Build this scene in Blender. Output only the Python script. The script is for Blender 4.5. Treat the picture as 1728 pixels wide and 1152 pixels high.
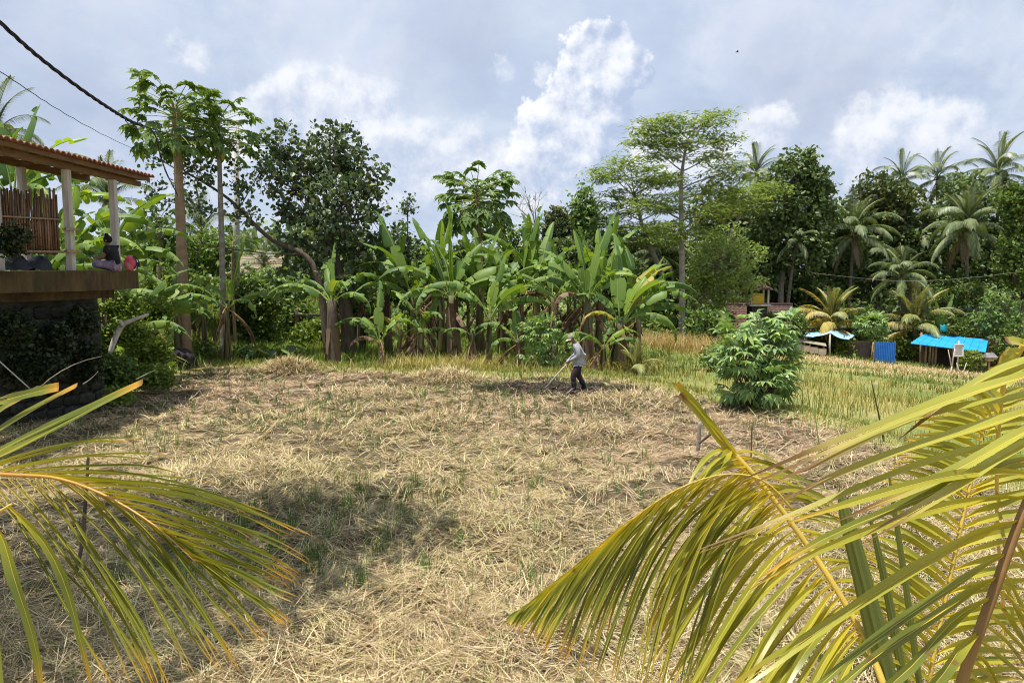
import bpy, math, random
import numpy as np
from mathutils import Vector, Matrix, Quaternion

for _o in list(bpy.data.objects): bpy.data.objects.remove(_o)
SC = bpy.context.scene
COL = SC.collection
PI = math.pi
R = math.radians
rng = np.random.default_rng(7)
random.seed(7)

# ---------------------------------------------------------------- camera
CAM_Z = 3.5
FPX = 1248.0                      # focal length in photograph pixels (1728 wide)
PITCH = math.atan(121 / FPX)
cam_d = bpy.data.cameras.new('camera')
cam = bpy.data.objects.new('camera', cam_d); COL.objects.link(cam)
cam.location = (0, 0, CAM_Z)
cam.rotation_euler = (PI / 2 - PITCH, 0, 0)
cam_d.sensor_width = 36.0
cam_d.lens = FPX / 1728 * 36
cam_d.clip_start = 0.05
cam_d.clip_end = 6000
SC.camera = cam

# ---------------------------------------------------------------- sun and sky
SUN = Vector((-0.21, -0.10, 1.0)).normalized()          # direction towards the sun
SUN_EL = math.asin(SUN.z); SUN_ROT = math.atan2(SUN.x, SUN.y)
sun_d = bpy.data.lights.new('sun', 'SUN')
sun_d.energy = 5.0; sun_d.angle = R(0.53); sun_d.color = (1.0, 0.955, 0.87)
sun = bpy.data.objects.new('sun', sun_d); COL.objects.link(sun)
sun.rotation_euler = SUN.to_track_quat('Z', 'Y').to_euler()
sun.location = (-20, -20, 60)

def ray(px, py):
    xc = (px - 864) / FPX; zc = -(py - 576) / FPX
    c, s = math.cos(PITCH), math.sin(PITCH)
    return Vector((xc, c + s * zc, -s + c * zc))
def P(px, py, d):                 # the point seen at a photograph pixel, d metres ahead
    r = ray(px, py); return Vector((0, 0, CAM_Z)) + r * (d / r.y)
def ppm(d): return FPX / d        # photograph pixels per metre

world = bpy.data.worlds.new('World'); SC.world = world; world.use_nodes = True
class NT:
    def __init__(s, tree): s.t = tree; s.n = tree.nodes; s.l = tree.links
    def new(s, typ, **kw):
        n = s.n.new(typ)
        for k, v in kw.items():
            if k == 'inp':
                for a, b in v.items():
                    if hasattr(b, 'is_output') or isinstance(b, bpy.types.NodeSocket): s.l.new(b, n.inputs[a])
                    else: n.inputs[a].default_value = b
            else: setattr(n, k, v)
        return n
    def math(s, op, a, b=None, c=None, clamp=False):
        n = s.n.new('ShaderNodeMath'); n.operation = op; n.use_clamp = clamp
        for i, v in enumerate((a, b, c)):
            if v is None: continue
            if isinstance(v, (int, float)): n.inputs[i].default_value = v
            else: s.l.new(v, n.inputs[i])
        return n.outputs[0]
    def smooth(s, v, a, b, lo=0.0, hi=1.0):
        n = s.n.new('ShaderNodeMapRange'); n.interpolation_type = 'SMOOTHSTEP'
        s.l.new(v, n.inputs[0]); n.inputs[1].default_value = a; n.inputs[2].default_value = b
        n.inputs[3].default_value = lo; n.inputs[4].default_value = hi
        return n.outputs[0]
    def mix(s, f, a, b, mode='MIX'):
        n = s.n.new('ShaderNodeMix'); n.data_type = 'RGBA'; n.blend_type = mode
        for sock, v in ((n.inputs[0], f), (n.inputs[6], a), (n.inputs[7], b)):
            if isinstance(v, bpy.types.NodeSocket): s.l.new(v, sock)
            elif isinstance(v, (int, float)): sock.default_value = v
            else: sock.default_value = (*v[:3], 1)
        return n.outputs[2]
    def noise(s, vec, scale, detail=4, rough=0.55, dist=0.0, out=0):
        n = s.n.new('ShaderNodeTexNoise')
        if vec is not None: s.l.new(vec, n.inputs['Vector'])
        n.inputs['Scale'].default_value = scale; n.inputs['Detail'].default_value = detail
        n.inputs['Roughness'].default_value = rough; n.inputs['Distortion'].default_value = dist
        return n.outputs[out]
    def comb(s, x, y, z):
        n = s.n.new('ShaderNodeCombineXYZ')
        for i, v in enumerate((x, y, z)):
            if isinstance(v, (int, float)): n.inputs[i].default_value = v
            else: s.l.new(v, n.inputs[i])
        return n.outputs[0]
    def ramp(s, f, stops):
        n = s.n.new('ShaderNodeValToRGB'); e = n.color_ramp.elements
        while len(e) < len(stops): e.new(0.5)
        for i, (p, c) in enumerate(stops): e[i].position = p; e[i].color = (*c[:3], 1)
        if f is not None: s.l.new(f, n.inputs[0])
        return n.outputs[0]

def build_sky():
    t = NT(world.node_tree); t.n.clear()
    sky = t.new('ShaderNodeTexSky', sky_type='NISHITA', sun_disc=False, sun_elevation=SUN_EL, sun_rotation=SUN_ROT,
                altitude=300.0, air_density=1.3, dust_density=2.0, ozone_density=1.0)
    base = t.mix(1.0, sky.outputs[0], (0.085, 0.085, 0.085), 'MULTIPLY')
    tc = t.new('ShaderNodeTexCoord')
    sep = t.new('ShaderNodeSeparateXYZ', inp={0: tc.outputs['Generated']})
    x, y, z = sep.outputs
    zc = t.math('MAXIMUM', z, 0.0)
    k = t.math('DIVIDE', 1.0, t.math('ADD', zc, 0.22))
    pv = t.comb(t.math('MULTIPLY', x, k), t.math('MULTIPLY', y, k), 0.0)
    # thin high veil
    veil = t.noise(pv, 0.9, 8, 0.58, 0.6)
    veil2 = t.noise(pv, 2.6, 7, 0.6, 0.4)
    vm = t.math('ADD', t.math('MULTIPLY', veil, 0.75), t.math('MULTIPLY', veil2, 0.35))
    vcol = t.ramp(vm, [(0.36, (0.33, 0.40, 0.545)), (0.54, (0.44, 0.515, 0.65)), (0.68, (0.57, 0.625, 0.71))])
    col = t.mix(t.smooth(vm, 0.25, 0.5, 0.72, 0.95), base, vcol)
    # cumulus, in azimuth and elevation, ragged by noise
    az0 = t.math('ARCTAN2', x, y); el = t.math('ARCSINE', z)
    dirv = tc.outputs['Generated']
    wn = t.new('ShaderNodeTexNoise', inp={'Vector': dirv, 'Scale': 17.0, 'Detail': 6.0, 'Roughness': 0.62})
    ws = t.new('ShaderNodeSeparateColor', inp={0: wn.outputs[1]})
    az = t.math('ADD', az0, t.math('MULTIPLY', t.math('SUBTRACT', ws.outputs[0], 0.5), 0.085))
    elw = t.math('ADD', el, t.math('MULTIPLY', t.math('SUBTRACT', ws.outputs[1], 0.5), 0.085))
    w1 = t.noise(dirv, 16.0, 8, 0.6); w2 = t.noise(dirv, 4.2, 4, 0.5)
    shv = t.new('ShaderNodeVectorMath', operation='ADD', inp={0: dirv, 1: (-0.012, -0.004, 0.016)}).outputs[0]
    w1b = t.noise(shv, 16.0, 8, 0.6)
    relief = t.math('SUBTRACT', w1, w1b)
    def group(blobs, rag, soft, strength):
        f = None; lit = None
        for (px, py, r) in blobs:
            d = ray(px, py).normalized(); a = math.atan2(d.x, d.y); e = math.asin(d.z); rr = r / FPX
            da = t.math('SUBTRACT', az, a); de = t.math('SUBTRACT', elw, e)
            q = t.math('SQRT', t.math('ADD', t.math('MULTIPLY', da, da), t.math('MULTIPLY', de, de)))
            v = t.math('SUBTRACT', 1.0, t.math('DIVIDE', q, rr))
            # light falls on each lobe from the upper left
            g = t.math('DIVIDE', t.math('SUBTRACT', t.math('MULTIPLY', de, 0.8), t.math('MULTIPLY', da, 0.75)), rr)
            vp = t.math('POWER', t.math('MAXIMUM', t.math('ADD', v, 0.15), 0.001), 2.0)
            if f is None: f, lit, wsum = v, t.math('MULTIPLY', g, vp), vp
            else:
                lit = t.math('MULTIPLY_ADD', g, vp, lit); wsum = t.math('ADD', wsum, vp)
                f = t.math('SMOOTH_MAX', f, v, 0.25)
        lit = t.math('DIVIDE', lit, wsum)
        f = t.math('ADD', f, t.math('MULTIPLY', t.math('SUBTRACT', w1, 0.5), rag))
        f = t.math('ADD', f, t.math('MULTIPLY', t.math('SUBTRACT', w2, 0.5), rag * 0.5))
        m = t.math('MULTIPLY', t.smooth(f, 0.0, soft), strength)
        return m, lit, f
    def paint(col, blobs, rag, soft, strength, lo, hi, k):
        m, lit, f = group(blobs, rag, soft, strength)
        s = t.math('ADD', t.math('MULTIPLY', lit, 0.42), t.math('MULTIPLY', relief, k))
        c = t.mix(t.smooth(s, -0.42, 0.5), lo, hi)
        return t.mix(m, col, c)
    # a pale cumulus field low all round the horizon
    hz = t.math('MULTIPLY', t.smooth(el, 0.42, 0.12), t.smooth(w2, 0.45, 0.68))
    low = t.mix(t.smooth(relief, -0.1, 0.14), (0.40, 0.47, 0.61), (0.60, 0.64, 0.72))
    col = t.mix(t.math('MULTIPLY', hz, 0.75), col, low)
    soft_white = [(1330, 30, 190), (1460, 60, 170), (1250, 70, 120), (560, 60, 240), (200, 20, 190), (1700, 60, 120)]
    col = paint(col, soft_white, 1.3, 0.9, 0.6, (0.50, 0.56, 0.68), (0.63, 0.66, 0.73), 1.2)
    dark = [(1330, 160, 130), (1420, 140, 100), (120, 150, 150), (760, 60, 140)]
    col = paint(col, dark, 1.2, 0.9, 0.5, (0.33, 0.38, 0.50), (0.40, 0.45, 0.58), 0.8)
    bank = [(455, 190, 60), (530, 185, 80), (610, 205, 85), (660, 300, 110), (820, 300, 90), (900, 330, 80), (1110, 300, 80), (1250, 300, 80), (690, 250, 70), (590, 280, 110), (420, 240, 70), (760, 280, 80),
            (1560, 215, 60), (1620, 225, 60), (1480, 240, 70), (1290, 240, 60), (1180, 270, 70)]
    col = paint(col, bank, 1.15, 0.5, 0.85, (0.42, 0.49, 0.63), (0.75, 0.76, 0.79), 2.0)
    puffs = [(325, 92, 34), (852, 124, 24), (910, 130, 24)]
    col = paint(col, puffs, 1.3, 0.7, 0.75, (0.46, 0.53, 0.66), (0.74, 0.75, 0.78), 2.0)
    tower = [(985, 90, 48), (1018, 86, 42), (1035, 118, 42), (968, 130, 50), (1010, 145, 56), (935, 165, 40), (950, 190, 55),
             (990, 205, 64), (1068, 135, 22), (905, 205, 46), (975, 250, 80), (910, 262, 76), (1025, 228, 46)]
    tower = [(x_ + 10, y_ - 8, r_) for x_, y_, r_ in tower]
    col = paint(col, tower, 0.8, 0.2, 0.92, (0.37, 0.445, 0.60), (0.78, 0.79, 0.82), 2.4)
    bg = t.new('ShaderNodeBackground', inp={0: col, 1: 1.0})
    out = t.new('ShaderNodeOutputWorld', inp={0: bg.outputs[0]})
build_sky()
world.cycles.sampling_method = 'MANUAL'; world.cycles.sample_map_resolution = 256
SC.view_settings.view_transform = 'Standard'; SC.view_settings.look = 'None'
SC.view_settings.gamma = 1.0; SC.view_settings.exposure = 0.42
SC.view_settings.use_curve_mapping = False
SC.cycles.max_bounces = 6; SC.cycles.diffuse_bounces = 3; SC.cycles.glossy_bounces = 2
SC.cycles.transmission_bounces = 4; SC.cycles.transparent_max_bounces = 8
SC.cycles.use_denoising = True
SC.cycles.filter_width = 1.05
SC.cycles.sample_clamp_indirect = 6

# ---------------------------------------------------------------- helpers
def tag(o, label=None, cat=None, group=None, kind=None):
    if label: o['label'] = label
    if cat: o['category'] = cat
    if group: o['group'] = group
    if kind: o['kind'] = kind
    return o
def empty(name, loc, label=None, cat=None, group=None):
    o = bpy.data.objects.new(name, None); COL.objects.link(o); o.location = loc
    o.empty_display_size = 0.2
    return tag(o, label, cat, group)
def link(name, me, mat=None, parent=None, loc=None, rot=None, scale=None):
    o = bpy.data.objects.new(name, me); COL.objects.link(o)
    if mat is not None and len(me.materials) == 0:
        for m in (mat if isinstance(mat, (list, tuple)) else [mat]): me.materials.append(m)
    if parent is not None: o.parent = parent
    if loc is not None: o.location = loc
    if rot is not None: o.rotation_euler = rot
    if scale is not None: o.scale = (scale,) * 3 if isinstance(scale, (int, float)) else scale
    return o
class MB:
    """collects pieces of one mesh"""
    def __init__(s): s.v = []; s.q = []; s.t = []; s.n = 0; s.mq = []; s.mt = []; s.uv = []
    def add(s, V, Q=None, T=None, m=0, uv=None):
        V = np.asarray(V, float).reshape(-1, 3)
        if Q is not None and len(Q):
            Q = np.asarray(Q, int).reshape(-1, 4); s.q.append(Q + s.n); s.mq.append(np.full(len(Q), m))
        if T is not None and len(T):
            T = np.asarray(T, int).reshape(-1, 3); s.t.append(T + s.n); s.mt.append(np.full(len(T), m))
        s.uv.append(np.zeros((len(V), 2)) if uv is None else np.asarray(uv, float))
        s.v.append(V); s.n += len(V)
        return s
    def mesh(s, name, mats=None, smooth=False, offset=None):
        V = np.concatenate(s.v) if s.v else np.zeros((0, 3))
        if offset is not None: V = V - np.asarray(offset, float)
        Q = np.concatenate(s.q) if s.q else np.zeros((0, 4), int)
        T = np.concatenate(s.t) if s.t else np.zeros((0, 3), int)
        me = bpy.data.meshes.new(name)
        me.vertices.add(len(V)); me.vertices.foreach_set('co', V.astype(np.float32).ravel())
        nl = Q.size + T.size
        me.loops.add(nl)
        lv = np.concatenate([Q.ravel(), T.ravel()]).astype(np.int32)
        me.loops.foreach_set('vertex_index', lv)
        me.polygons.add(len(Q) + len(T))
        st = np.concatenate([np.arange(len(Q)) * 4, Q.size + np.arange(len(T)) * 3]).astype(np.int32)
        me.polygons.foreach_set('loop_start', st)
        mi = np.concatenate([np.concatenate(s.mq) if s.mq else np.zeros(0, int), np.concatenate(s.mt) if s.mt else np.zeros(0, int)]).astype(np.int32)
        me.polygons.foreach_set('material_index', mi)
        me.polygons.foreach_set('use_smooth', np.full(len(Q) + len(T), smooth, bool))
        uvl = me.uv_layers.new(name='UVMap')
        UV = np.concatenate(s.uv) if s.uv else np.zeros((0, 2))
        uvl.data.foreach_set('uv', UV[lv].astype(np.float32).ravel())
        for m in (mats if isinstance(mats, (list, tuple)) else [mats] if mats else []): me.materials.append(m)
        me.update(calc_edges=True); me.validate()
        return me
    def obj(s, name, mats, parent=None, loc=None, smooth=False, world=False):
        """world=True: vertices are in world space and the object is put at loc (or at its parent)"""
        off = None
        if world:
            off = Vector(loc) if loc is not None else (parent.matrix_basis.translation if parent else None)
            me = s.mesh(name, mats, smooth, off)
            return link(name, me, None, parent, None if parent is not None else loc)
        return link(name, s.mesh(name, mats, smooth), None, parent, loc)
    # shapes
    def tube(s, pts, rad, n=6, m=0, cap=True, uvs=1.0):
        pts = np.asarray([tuple(p) for p in pts], float); k = len(pts)
        rad = np.full(k, rad) if np.isscalar(rad) else np.asarray(rad, float)
        tg = np.gradient(pts, axis=0); tg /= np.linalg.norm(tg, axis=1)[:, None] + 1e-9
        up = np.array([0, 0, 1.0]) if abs(tg[0][2]) < 0.9 else np.array([1.0, 0, 0])
        V = []; UV = []
        a = np.cross(up, tg[0]); a /= np.linalg.norm(a)
        L = 0.0
        for i in range(k):
            a = a - tg[i] * np.dot(a, tg[i]); a /= np.linalg.norm(a) + 1e-9
            b = np.cross(tg[i], a)
            if i: L += np.linalg.norm(pts[i] - pts[i - 1])
            for j in range(n):
                an = 2 * PI * j / n
                V.append(pts[i] + rad[i] * (math.cos(an) * a + math.sin(an) * b)); UV.append((L * uvs, j / n))
        Q = [(i * n + j, i * n + (j + 1) % n, (i + 1) * n + (j + 1) % n, (i + 1) * n + j) for i in range(k - 1) for j in range(n)]
        T = []
        if cap:
            V.append(pts[0]); UV.append((0, 0)); V.append(pts[-1]); UV.append((L, 0))
            c0, c1 = k * n, k * n + 1
            T = [(c0, (j + 1) % n, j) for j in range(n)] + [(c1, (k - 1) * n + j, (k - 1) * n + (j + 1) % n) for j in range(n)]
        return s.add(V, Q, T, m, UV)
    def box(s, c, size, rz=0.0, m=0, rot=None, bev=0.0):
        x, y, z = [v / 2 for v in size]
        b = bev
        if b <= 0:
            V = np.array([(sx * x, sy * y, sz * z) for sz in (-1, 1) for sx, sy in ((-1, -1), (1, -1), (1, 1), (-1, 1))])
            Q = [(3, 2, 1, 0), (4, 5, 6, 7), (0, 1, 5, 4), (1, 2, 6, 5), (2, 3, 7, 6), (3, 0, 4, 7)]
        else:
            rings = []
            for zz, ins in ((-z, b), (-z + b, 0), (z - b, 0), (z, b)):
                X, Y = x - ins, y - ins
                rings.append([(-X + b, -Y, zz), (X - b, -Y, zz), (X, -Y + b, zz), (X, Y - b, zz), (X - b, Y, zz), (-X + b, Y, zz), (-X, Y - b, zz), (-X, -Y + b, zz)])
            V = np.array([p for r_ in rings for p in r_])
            Q = [(i * 8 + j, i * 8 + (j + 1) % 8, (i + 1) * 8 + (j + 1) % 8, (i + 1) * 8 + j) for i in range(3) for j in range(8)]
            Q += [(3, 2, 1, 0), (0, 7, 4, 3), (7, 6, 5, 4)] + [(24, 25, 26, 27), (24, 27, 28, 31), (31, 28, 29, 30)]
        Rm = Matrix.Rotation(rz, 3, 'Z') if rot is None else rot
        V = V @ np.array(Rm).T + np.array(tuple(c))
        return s.add(V, Q, None, m)
    def beam(s, a, b, w, h, m=0, bev=0.0):
        a = Vector(a); b = Vector(b); d = b - a
        q = d.to_track_quat('X', 'Z').to_matrix()
        return s.box((a + b) / 2, (d.length, w, h), rot=q, m=m, bev=bev)

def unit(v): return v / (np.linalg.norm(v, axis=-1, keepdims=True) + 1e-9)
def bez(p0, p1, p2, n):
    t = np.linspace(0, 1, n)[:, None]
    return (1 - t) ** 2 * np.array(p0) + 2 * t * (1 - t) * np.array(p1) + t * t * np.array(p2)
def catmull(pts, n):
    p = [np.array(tuple(q), float) for q in pts]; p = [2 * p[0] - p[1]] + p + [2 * p[-1] - p[-2]]
    out = []
    segs = len(p) - 3
    for u in np.linspace(0, segs - 1e-6, n):
        i = int(u); t = u - i; a, b, c, d = p[i:i + 4]
        out.append(0.5 * ((2 * b) + (-a + c) * t + (2 * a - 5 * b + 4 * c - d) * t * t + (-a + 3 * b - 3 * c + d) * t ** 3))
    return np.array(out)
def wob(x, y, seed=0):            # cheap smooth noise, about -1..1
    s = seed * 1.7
    return (np.sin(x * 1.0 + 1.3 * np.sin(y * 0.7 + s) + s) + np.sin(y * 1.13 + 1.7 * np.sin(x * 0.61 - s) + 2.1 * s)
            + 0.6 * np.sin(x * 2.3 - y * 1.9 + s * 3) + 0.4 * np.sin(x * 3.9 + y * 4.3 + s)) / 3.0

# ---------------------------------------------------------------- materials
MATS = {}
def newmat(name):
    m = bpy.data.materials.new(name); m.use_nodes = True; t = NT(m.node_tree); t.n.clear(); MATS[name] = m
    return m, t
def finish(m, t, shader): t.new('ShaderNodeOutputMaterial', inp={0: shader})
def leafmat(name, stops, trans=0.35, tcol=(1.25, 1.15, 0.45), rough=0.5, spec=0.35, along=None, vein=0.0, objvar=0.5):
    """foliage: colour varies leaf by leaf, some light passes through"""
    m, t = newmat(name)
    g = t.new('ShaderNodeNewGeometry'); oi = t.new('ShaderNodeObjectInfo')
    f = t.math('FRACT', t.math('ADD', g.outputs['Random Per Island'], t.math('MULTIPLY', oi.outputs['Random'], objvar)))
    tc = t.new('ShaderNodeTexCoord')
    nz = t.noise(tc.outputs['Object'], 2.2, 3)
    f = t.math('ADD', t.math('MULTIPLY', f, 0.8), t.math('MULTIPLY', nz, 0.2))
    c = t.ramp(f, stops)
    if along:                      # colours along the blade (uv.x) from root to tip
        uv = t.new('ShaderNodeSeparateXYZ', inp={0: tc.outputs['UV']})
        u = t.math('ADD', uv.outputs[0], t.math('MULTIPLY', t.math('SUBTRACT', nz, 0.5), 0.25))
        c2 = t.ramp(u, along[0]); fac = t.ramp(u, [(p_, (v_,) * 3) for p_, v_ in along[1]])
        c = t.mix(fac, c, c2)
        if vein:
            st = t.new('ShaderNodeTexNoise', inp={'Vector': t.comb(t.math('MULTIPLY', uv.outputs[0], 2.0), t.math('MULTIPLY', uv.outputs[1], 26.0), oi.outputs['Random']), 'Scale': 1.0, 'Detail': 2.0})
            sp_ = t.noise(tc.outputs['Object'], 13.0, 3, 0.6); c = t.mix(t.smooth(sp_, 0.66, 0.74, 0.0, 0.75), c, (0.17, 0.095, 0.03))
            c = t.mix(vein, c, t.mix(st.outputs[0], (0.35, 0.35, 0.25), (1.6, 1.6, 1.3)), 'MULTIPLY')
    p = t.new('ShaderNodeBsdfPrincipled', inp={'Base Color': c, 'Roughness': rough, 'Specular IOR Level': spec})
    tr = t.new('ShaderNodeBsdfTranslucent', inp={0: t.mix(1.0, c, tcol, 'MULTIPLY')})
    mx = t.new('ShaderNodeMixShader', inp={0: trans, 1: p.outputs[0], 2: tr.outputs[0]})
    finish(m, t, mx.outputs[0]); return m
def surf(name, c1, c2, scale=3.0, rough=0.85, detail=6, bump=0.3, bscale=None, stretch=(1, 1, 1), spec=0.3, c3=None, metal=0.0, island=0.0, coords='Object'):
    m, t = newmat(name)
    tc = t.new('ShaderNodeTexCoord')
    mp = t.new('ShaderNodeMapping', inp={0: tc.outputs[coords]}); mp.inputs['Scale'].default_value = stretch
    n = t.noise(mp.outputs[0], scale, detail, 0.65)
    c = t.mix(t.smooth(n, 0.32, 0.68), c1, c2)
    if c3 is not None:
        n2 = t.noise(mp.outputs[0], scale * 0.37, 4, 0.6)
        c = t.mix(t.smooth(n2, 0.5, 0.72), c, c3)
    if island:
        g = t.new('ShaderNodeNewGeometry'); oi = t.new('ShaderNodeObjectInfo')
        f = t.math('FRACT', t.math('ADD', g.outputs['Random Per Island'], oi.outputs['Random']))
        c = t.mix(island, c, t.mix(f, (0.45, 0.45, 0.45), (1.5, 1.45, 1.35)), 'MULTIPLY')
    p = t.new('ShaderNodeBsdfPrincipled', inp={'Base Color': c, 'Roughness': rough, 'Specular IOR Level': spec, 'Metallic': metal})
    if bump:
        nb = t.noise(mp.outputs[0], bscale or scale * 5, 5, 0.6)
        b = t.new('ShaderNodeBump', inp={'Strength': bump, 'Distance': 0.03, 'Height': nb}); t.l.new(b.outputs[0], p.inputs['Normal'])
    finish(m, t, p.outputs[0]); return m

M_straw = leafmat('straw', [(0.0, (0.056, 0.038, 0.020)), (0.25, (0.215, 0.147, 0.066)), (0.5, (0.452, 0.339, 0.164)), (0.76, (0.768, 0.644, 0.384)), (0.84, (0.565, 0.520, 0.215)), (0.97, (0.249, 0.339, 0.073))], 0.12, (1.1, 1.0, 0.8), 0.6, 0.3)
M_straw_pink = leafmat('dry_straw', [(0.0, (0.086, 0.052, 0.030)), (0.3, (0.335, 0.216, 0.124)), (0.65, (0.572, 0.416, 0.254)), (1.0, (0.756, 0.626, 0.432))], 0.12, (1.1, 1.0, 0.8), 0.6, 0.3)
M_grass = leafmat('grass', [(0.0, (0.075, 0.12, 0.022)), (0.5, (0.15, 0.21, 0.04)), (0.85, (0.28, 0.31, 0.08)), (1.0, (0.42, 0.37, 0.15))], 0.35)
M_grass_y = leafmat('yellow_grass', [(0.0, (0.18, 0.20, 0.04)), (0.3, (0.34, 0.32, 0.085)), (0.7, (0.52, 0.43, 0.14)), (1.0, (0.60, 0.50, 0.25))], 0.35, (1.15, 1.0, 0.6))
M_grass_o = leafmat('ripe_grass', [(0.0, (0.30, 0.24, 0.08)), (0.5, (0.48, 0.34, 0.13)), (1.0, (0.55, 0.42, 0.22))], 0.3, (1.1, 1.0, 0.6))
M_rice = leafmat('rice_shoot', [(0.0, (0.04, 0.10, 0.02)), (0.6, (0.08, 0.17, 0.03)), (1.0, (0.18, 0.28, 0.06))], 0.35)
M_weed = leafmat('weed_leaf', [(0.0, (0.047, 0.092, 0.029)), (0.5, (0.106, 0.176, 0.040)), (1.0, (0.253, 0.324, 0.062))], 0.3)
M_weed_l = leafmat('light_weed', [(0.0, (0.084, 0.145, 0.026)), (0.5, (0.167, 0.254, 0.040)), (1.0, (0.334, 0.375, 0.080))], 0.35)
M_banana = leafmat('banana_leaf', [(0.0, (0.055, 0.115, 0.035)), (0.35, (0.11, 0.20, 0.045)), (0.75, (0.19, 0.29, 0.06)), (1.0, (0.30, 0.38, 0.075))], 0.36, (1.3, 1.25, 0.35), 0.5, 0.35)
M_banana_y = leafmat('young_banana_leaf', [(0.0, (0.22, 0.36, 0.04)), (1.0, (0.32, 0.44, 0.05))], 0.5, (1.2, 1.15, 0.35), 0.4, 0.4)
M_banana_yel = leafmat('yellowing_banana_leaf', [(0.0, (0.30, 0.32, 0.05)), (0.5, (0.45, 0.38, 0.06)), (1.0, (0.42, 0.28, 0.08))], 0.4, (1.2, 1.1, 0.4), 0.5, 0.3)
M_banana_d = leafmat('dead_banana_leaf', [(0.0, (0.05, 0.03, 0.018)), (0.5, (0.12, 0.075, 0.045)), (1.0, (0.30, 0.21, 0.14))], 0.15, (1, 0.9, 0.7), 0.7, 0.2)
M_papaya = leafmat('papaya_leaf', [(0.0, (0.085, 0.155, 0.040)), (0.6, (0.146, 0.227, 0.055)), (1.0, (0.260, 0.323, 0.084))], 0.32, (1.3, 1.25, 0.4))
M_heart = leafmat('heart_leaf', [(0.0, (0.047, 0.078, 0.043)), (0.45, (0.092, 0.137, 0.065)), (0.8, (0.182, 0.222, 0.098)), (1.0, (0.340, 0.325, 0.194))], 0.22, (1.2, 1.3, 0.4), 0.42, 0.45)
M_feather = leafmat('feathery_leaf', [(0.0, (0.108, 0.179, 0.055)), (0.5, (0.204, 0.290, 0.084)), (1.0, (0.356, 0.433, 0.139))], 0.5)
M_bush = leafmat('bush_leaf', [(0.0, (0.093, 0.179, 0.057)), (0.5, (0.185, 0.292, 0.092)), (1.0, (0.330, 0.421, 0.163))], 0.35)
M_jungle = leafmat('broad_leaf', [(0.0, (0.052, 0.092, 0.038)), (0.5, (0.107, 0.164, 0.052)), (0.85, (0.187, 0.250, 0.081)), (1.0, (0.372, 0.346, 0.159))], 0.25)
M_mango = leafmat('dark_glossy_leaf', [(0.0, (0.043, 0.070, 0.026)), (0.5, (0.090, 0.133, 0.044)), (1.0, (0.256, 0.230, 0.079))], 0.2)
M_cassava = leafmat('cassava_leaf', [(0.0, (0.126, 0.224, 0.082)), (0.5, (0.217, 0.349, 0.124)), (1.0, (0.437, 0.545, 0.166))], 0.32, (1.3, 1.2, 0.4), 0.42, 0.45)
M_palm = leafmat('palm_leaflet', [(0.0, (0.077, 0.128, 0.051)), (0.5, (0.143, 0.195, 0.080)), (1.0, (0.308, 0.305, 0.161))], 0.25, (1.2, 1.15, 0.5), 0.42, 0.5)
M_palm_y = leafmat('yellow_palm_leaflet', [(0.0, (0.12, 0.16, 0.05)), (0.5, (0.24, 0.27, 0.09)), (1.0, (0.42, 0.40, 0.15))], 0.3, (1.2, 1.1, 0.5), 0.45, 0.4)
M_palm_o = leafmat('orange_palm_leaflet', [(0.0, (0.22, 0.25, 0.07)), (0.5, (0.48, 0.40, 0.11)), (1.0, (0.60, 0.42, 0.15))], 0.3, (1.2, 1.0, 0.5), 0.45, 0.4)
M_palm_dead = leafmat('dead_palm_leaflet', [(0.0, (0.12, 0.08, 0.05)), (1.0, (0.33, 0.26, 0.18))], 0.12, (1, 1, 0.8), 0.7, 0.2)
GOLD = [(0.0, (0.60, 0.46, 0.03)), (0.16, (0.36, 0.36, 0.035)), (0.5, (0.085, 0.13, 0.02)), (0.8, (0.20, 0.23, 0.03)), (0.95, (0.62, 0.33, 0.04)), (1.0, (0.20, 0.10, 0.04))]
M_front = leafmat('coconut_leaflet', [(0.0, (0.06, 0.09, 0.015)), (0.45, (0.13, 0.165, 0.025)), (1.0, (0.32, 0.31, 0.04))], 0.38, (1.25, 1.1, 0.3), 0.36, 0.5,
                  along=(GOLD, [(0.0, 0.9), (0.3, 0.6), (0.6, 0.65), (1.0, 0.95)]), vein=0.28)
GOLD_R = [(0.0, (0.66, 0.50, 0.03)), (0.2, (0.48, 0.44, 0.04)), (0.5, (0.20, 0.24, 0.03)), (0.8, (0.34, 0.35, 0.04)), (0.95, (0.62, 0.36, 0.05)), (1.0, (0.20, 0.10, 0.04))]
M_front_r = leafmat('golden_coconut_leaflet', [(0.0, (0.10, 0.14, 0.02)), (0.4, (0.28, 0.30, 0.035)), (1.0, (0.58, 0.50, 0.05))], 0.4, (1.25, 1.1, 0.3), 0.36, 0.5,
                  along=(GOLD_R, [(0.0, 0.85), (0.3, 0.5), (0.6, 0.5), (1.0, 0.9)]), vein=0.3)
BROWNTIP = [(0.0, (0.52, 0.46, 0.07)), (0.3, (0.36, 0.38, 0.08)), (0.62, (0.30, 0.32, 0.08)), (0.8, (0.42, 0.34, 0.12)), (0.9, (0.20, 0.10, 0.05))]
M_front_b = leafmat('browning_coconut_leaflet', [(0.0, (0.362, 0.398, 0.055)), (0.5, (0.507, 0.507, 0.074)), (1.0, (0.664, 0.580, 0.092))], 0.36, (1.2, 1.1, 0.35), 0.4, 0.45,
                  along=(BROWNTIP, [(0.0, 0.8), (0.4, 0.5), (0.75, 0.8), (1.0, 1.0)]), vein=0.35)
M_spear = leafmat('spear_leaf', [(0.0, (0.11, 0.15, 0.03)), (1.0, (0.20, 0.23, 0.05))], 0.15)
M_rib = surf('yellow_midrib', (0.62, 0.44, 0.07), (0.50, 0.36, 0.06), 6, 0.4, 3, 0.05, spec=0.5)
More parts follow.
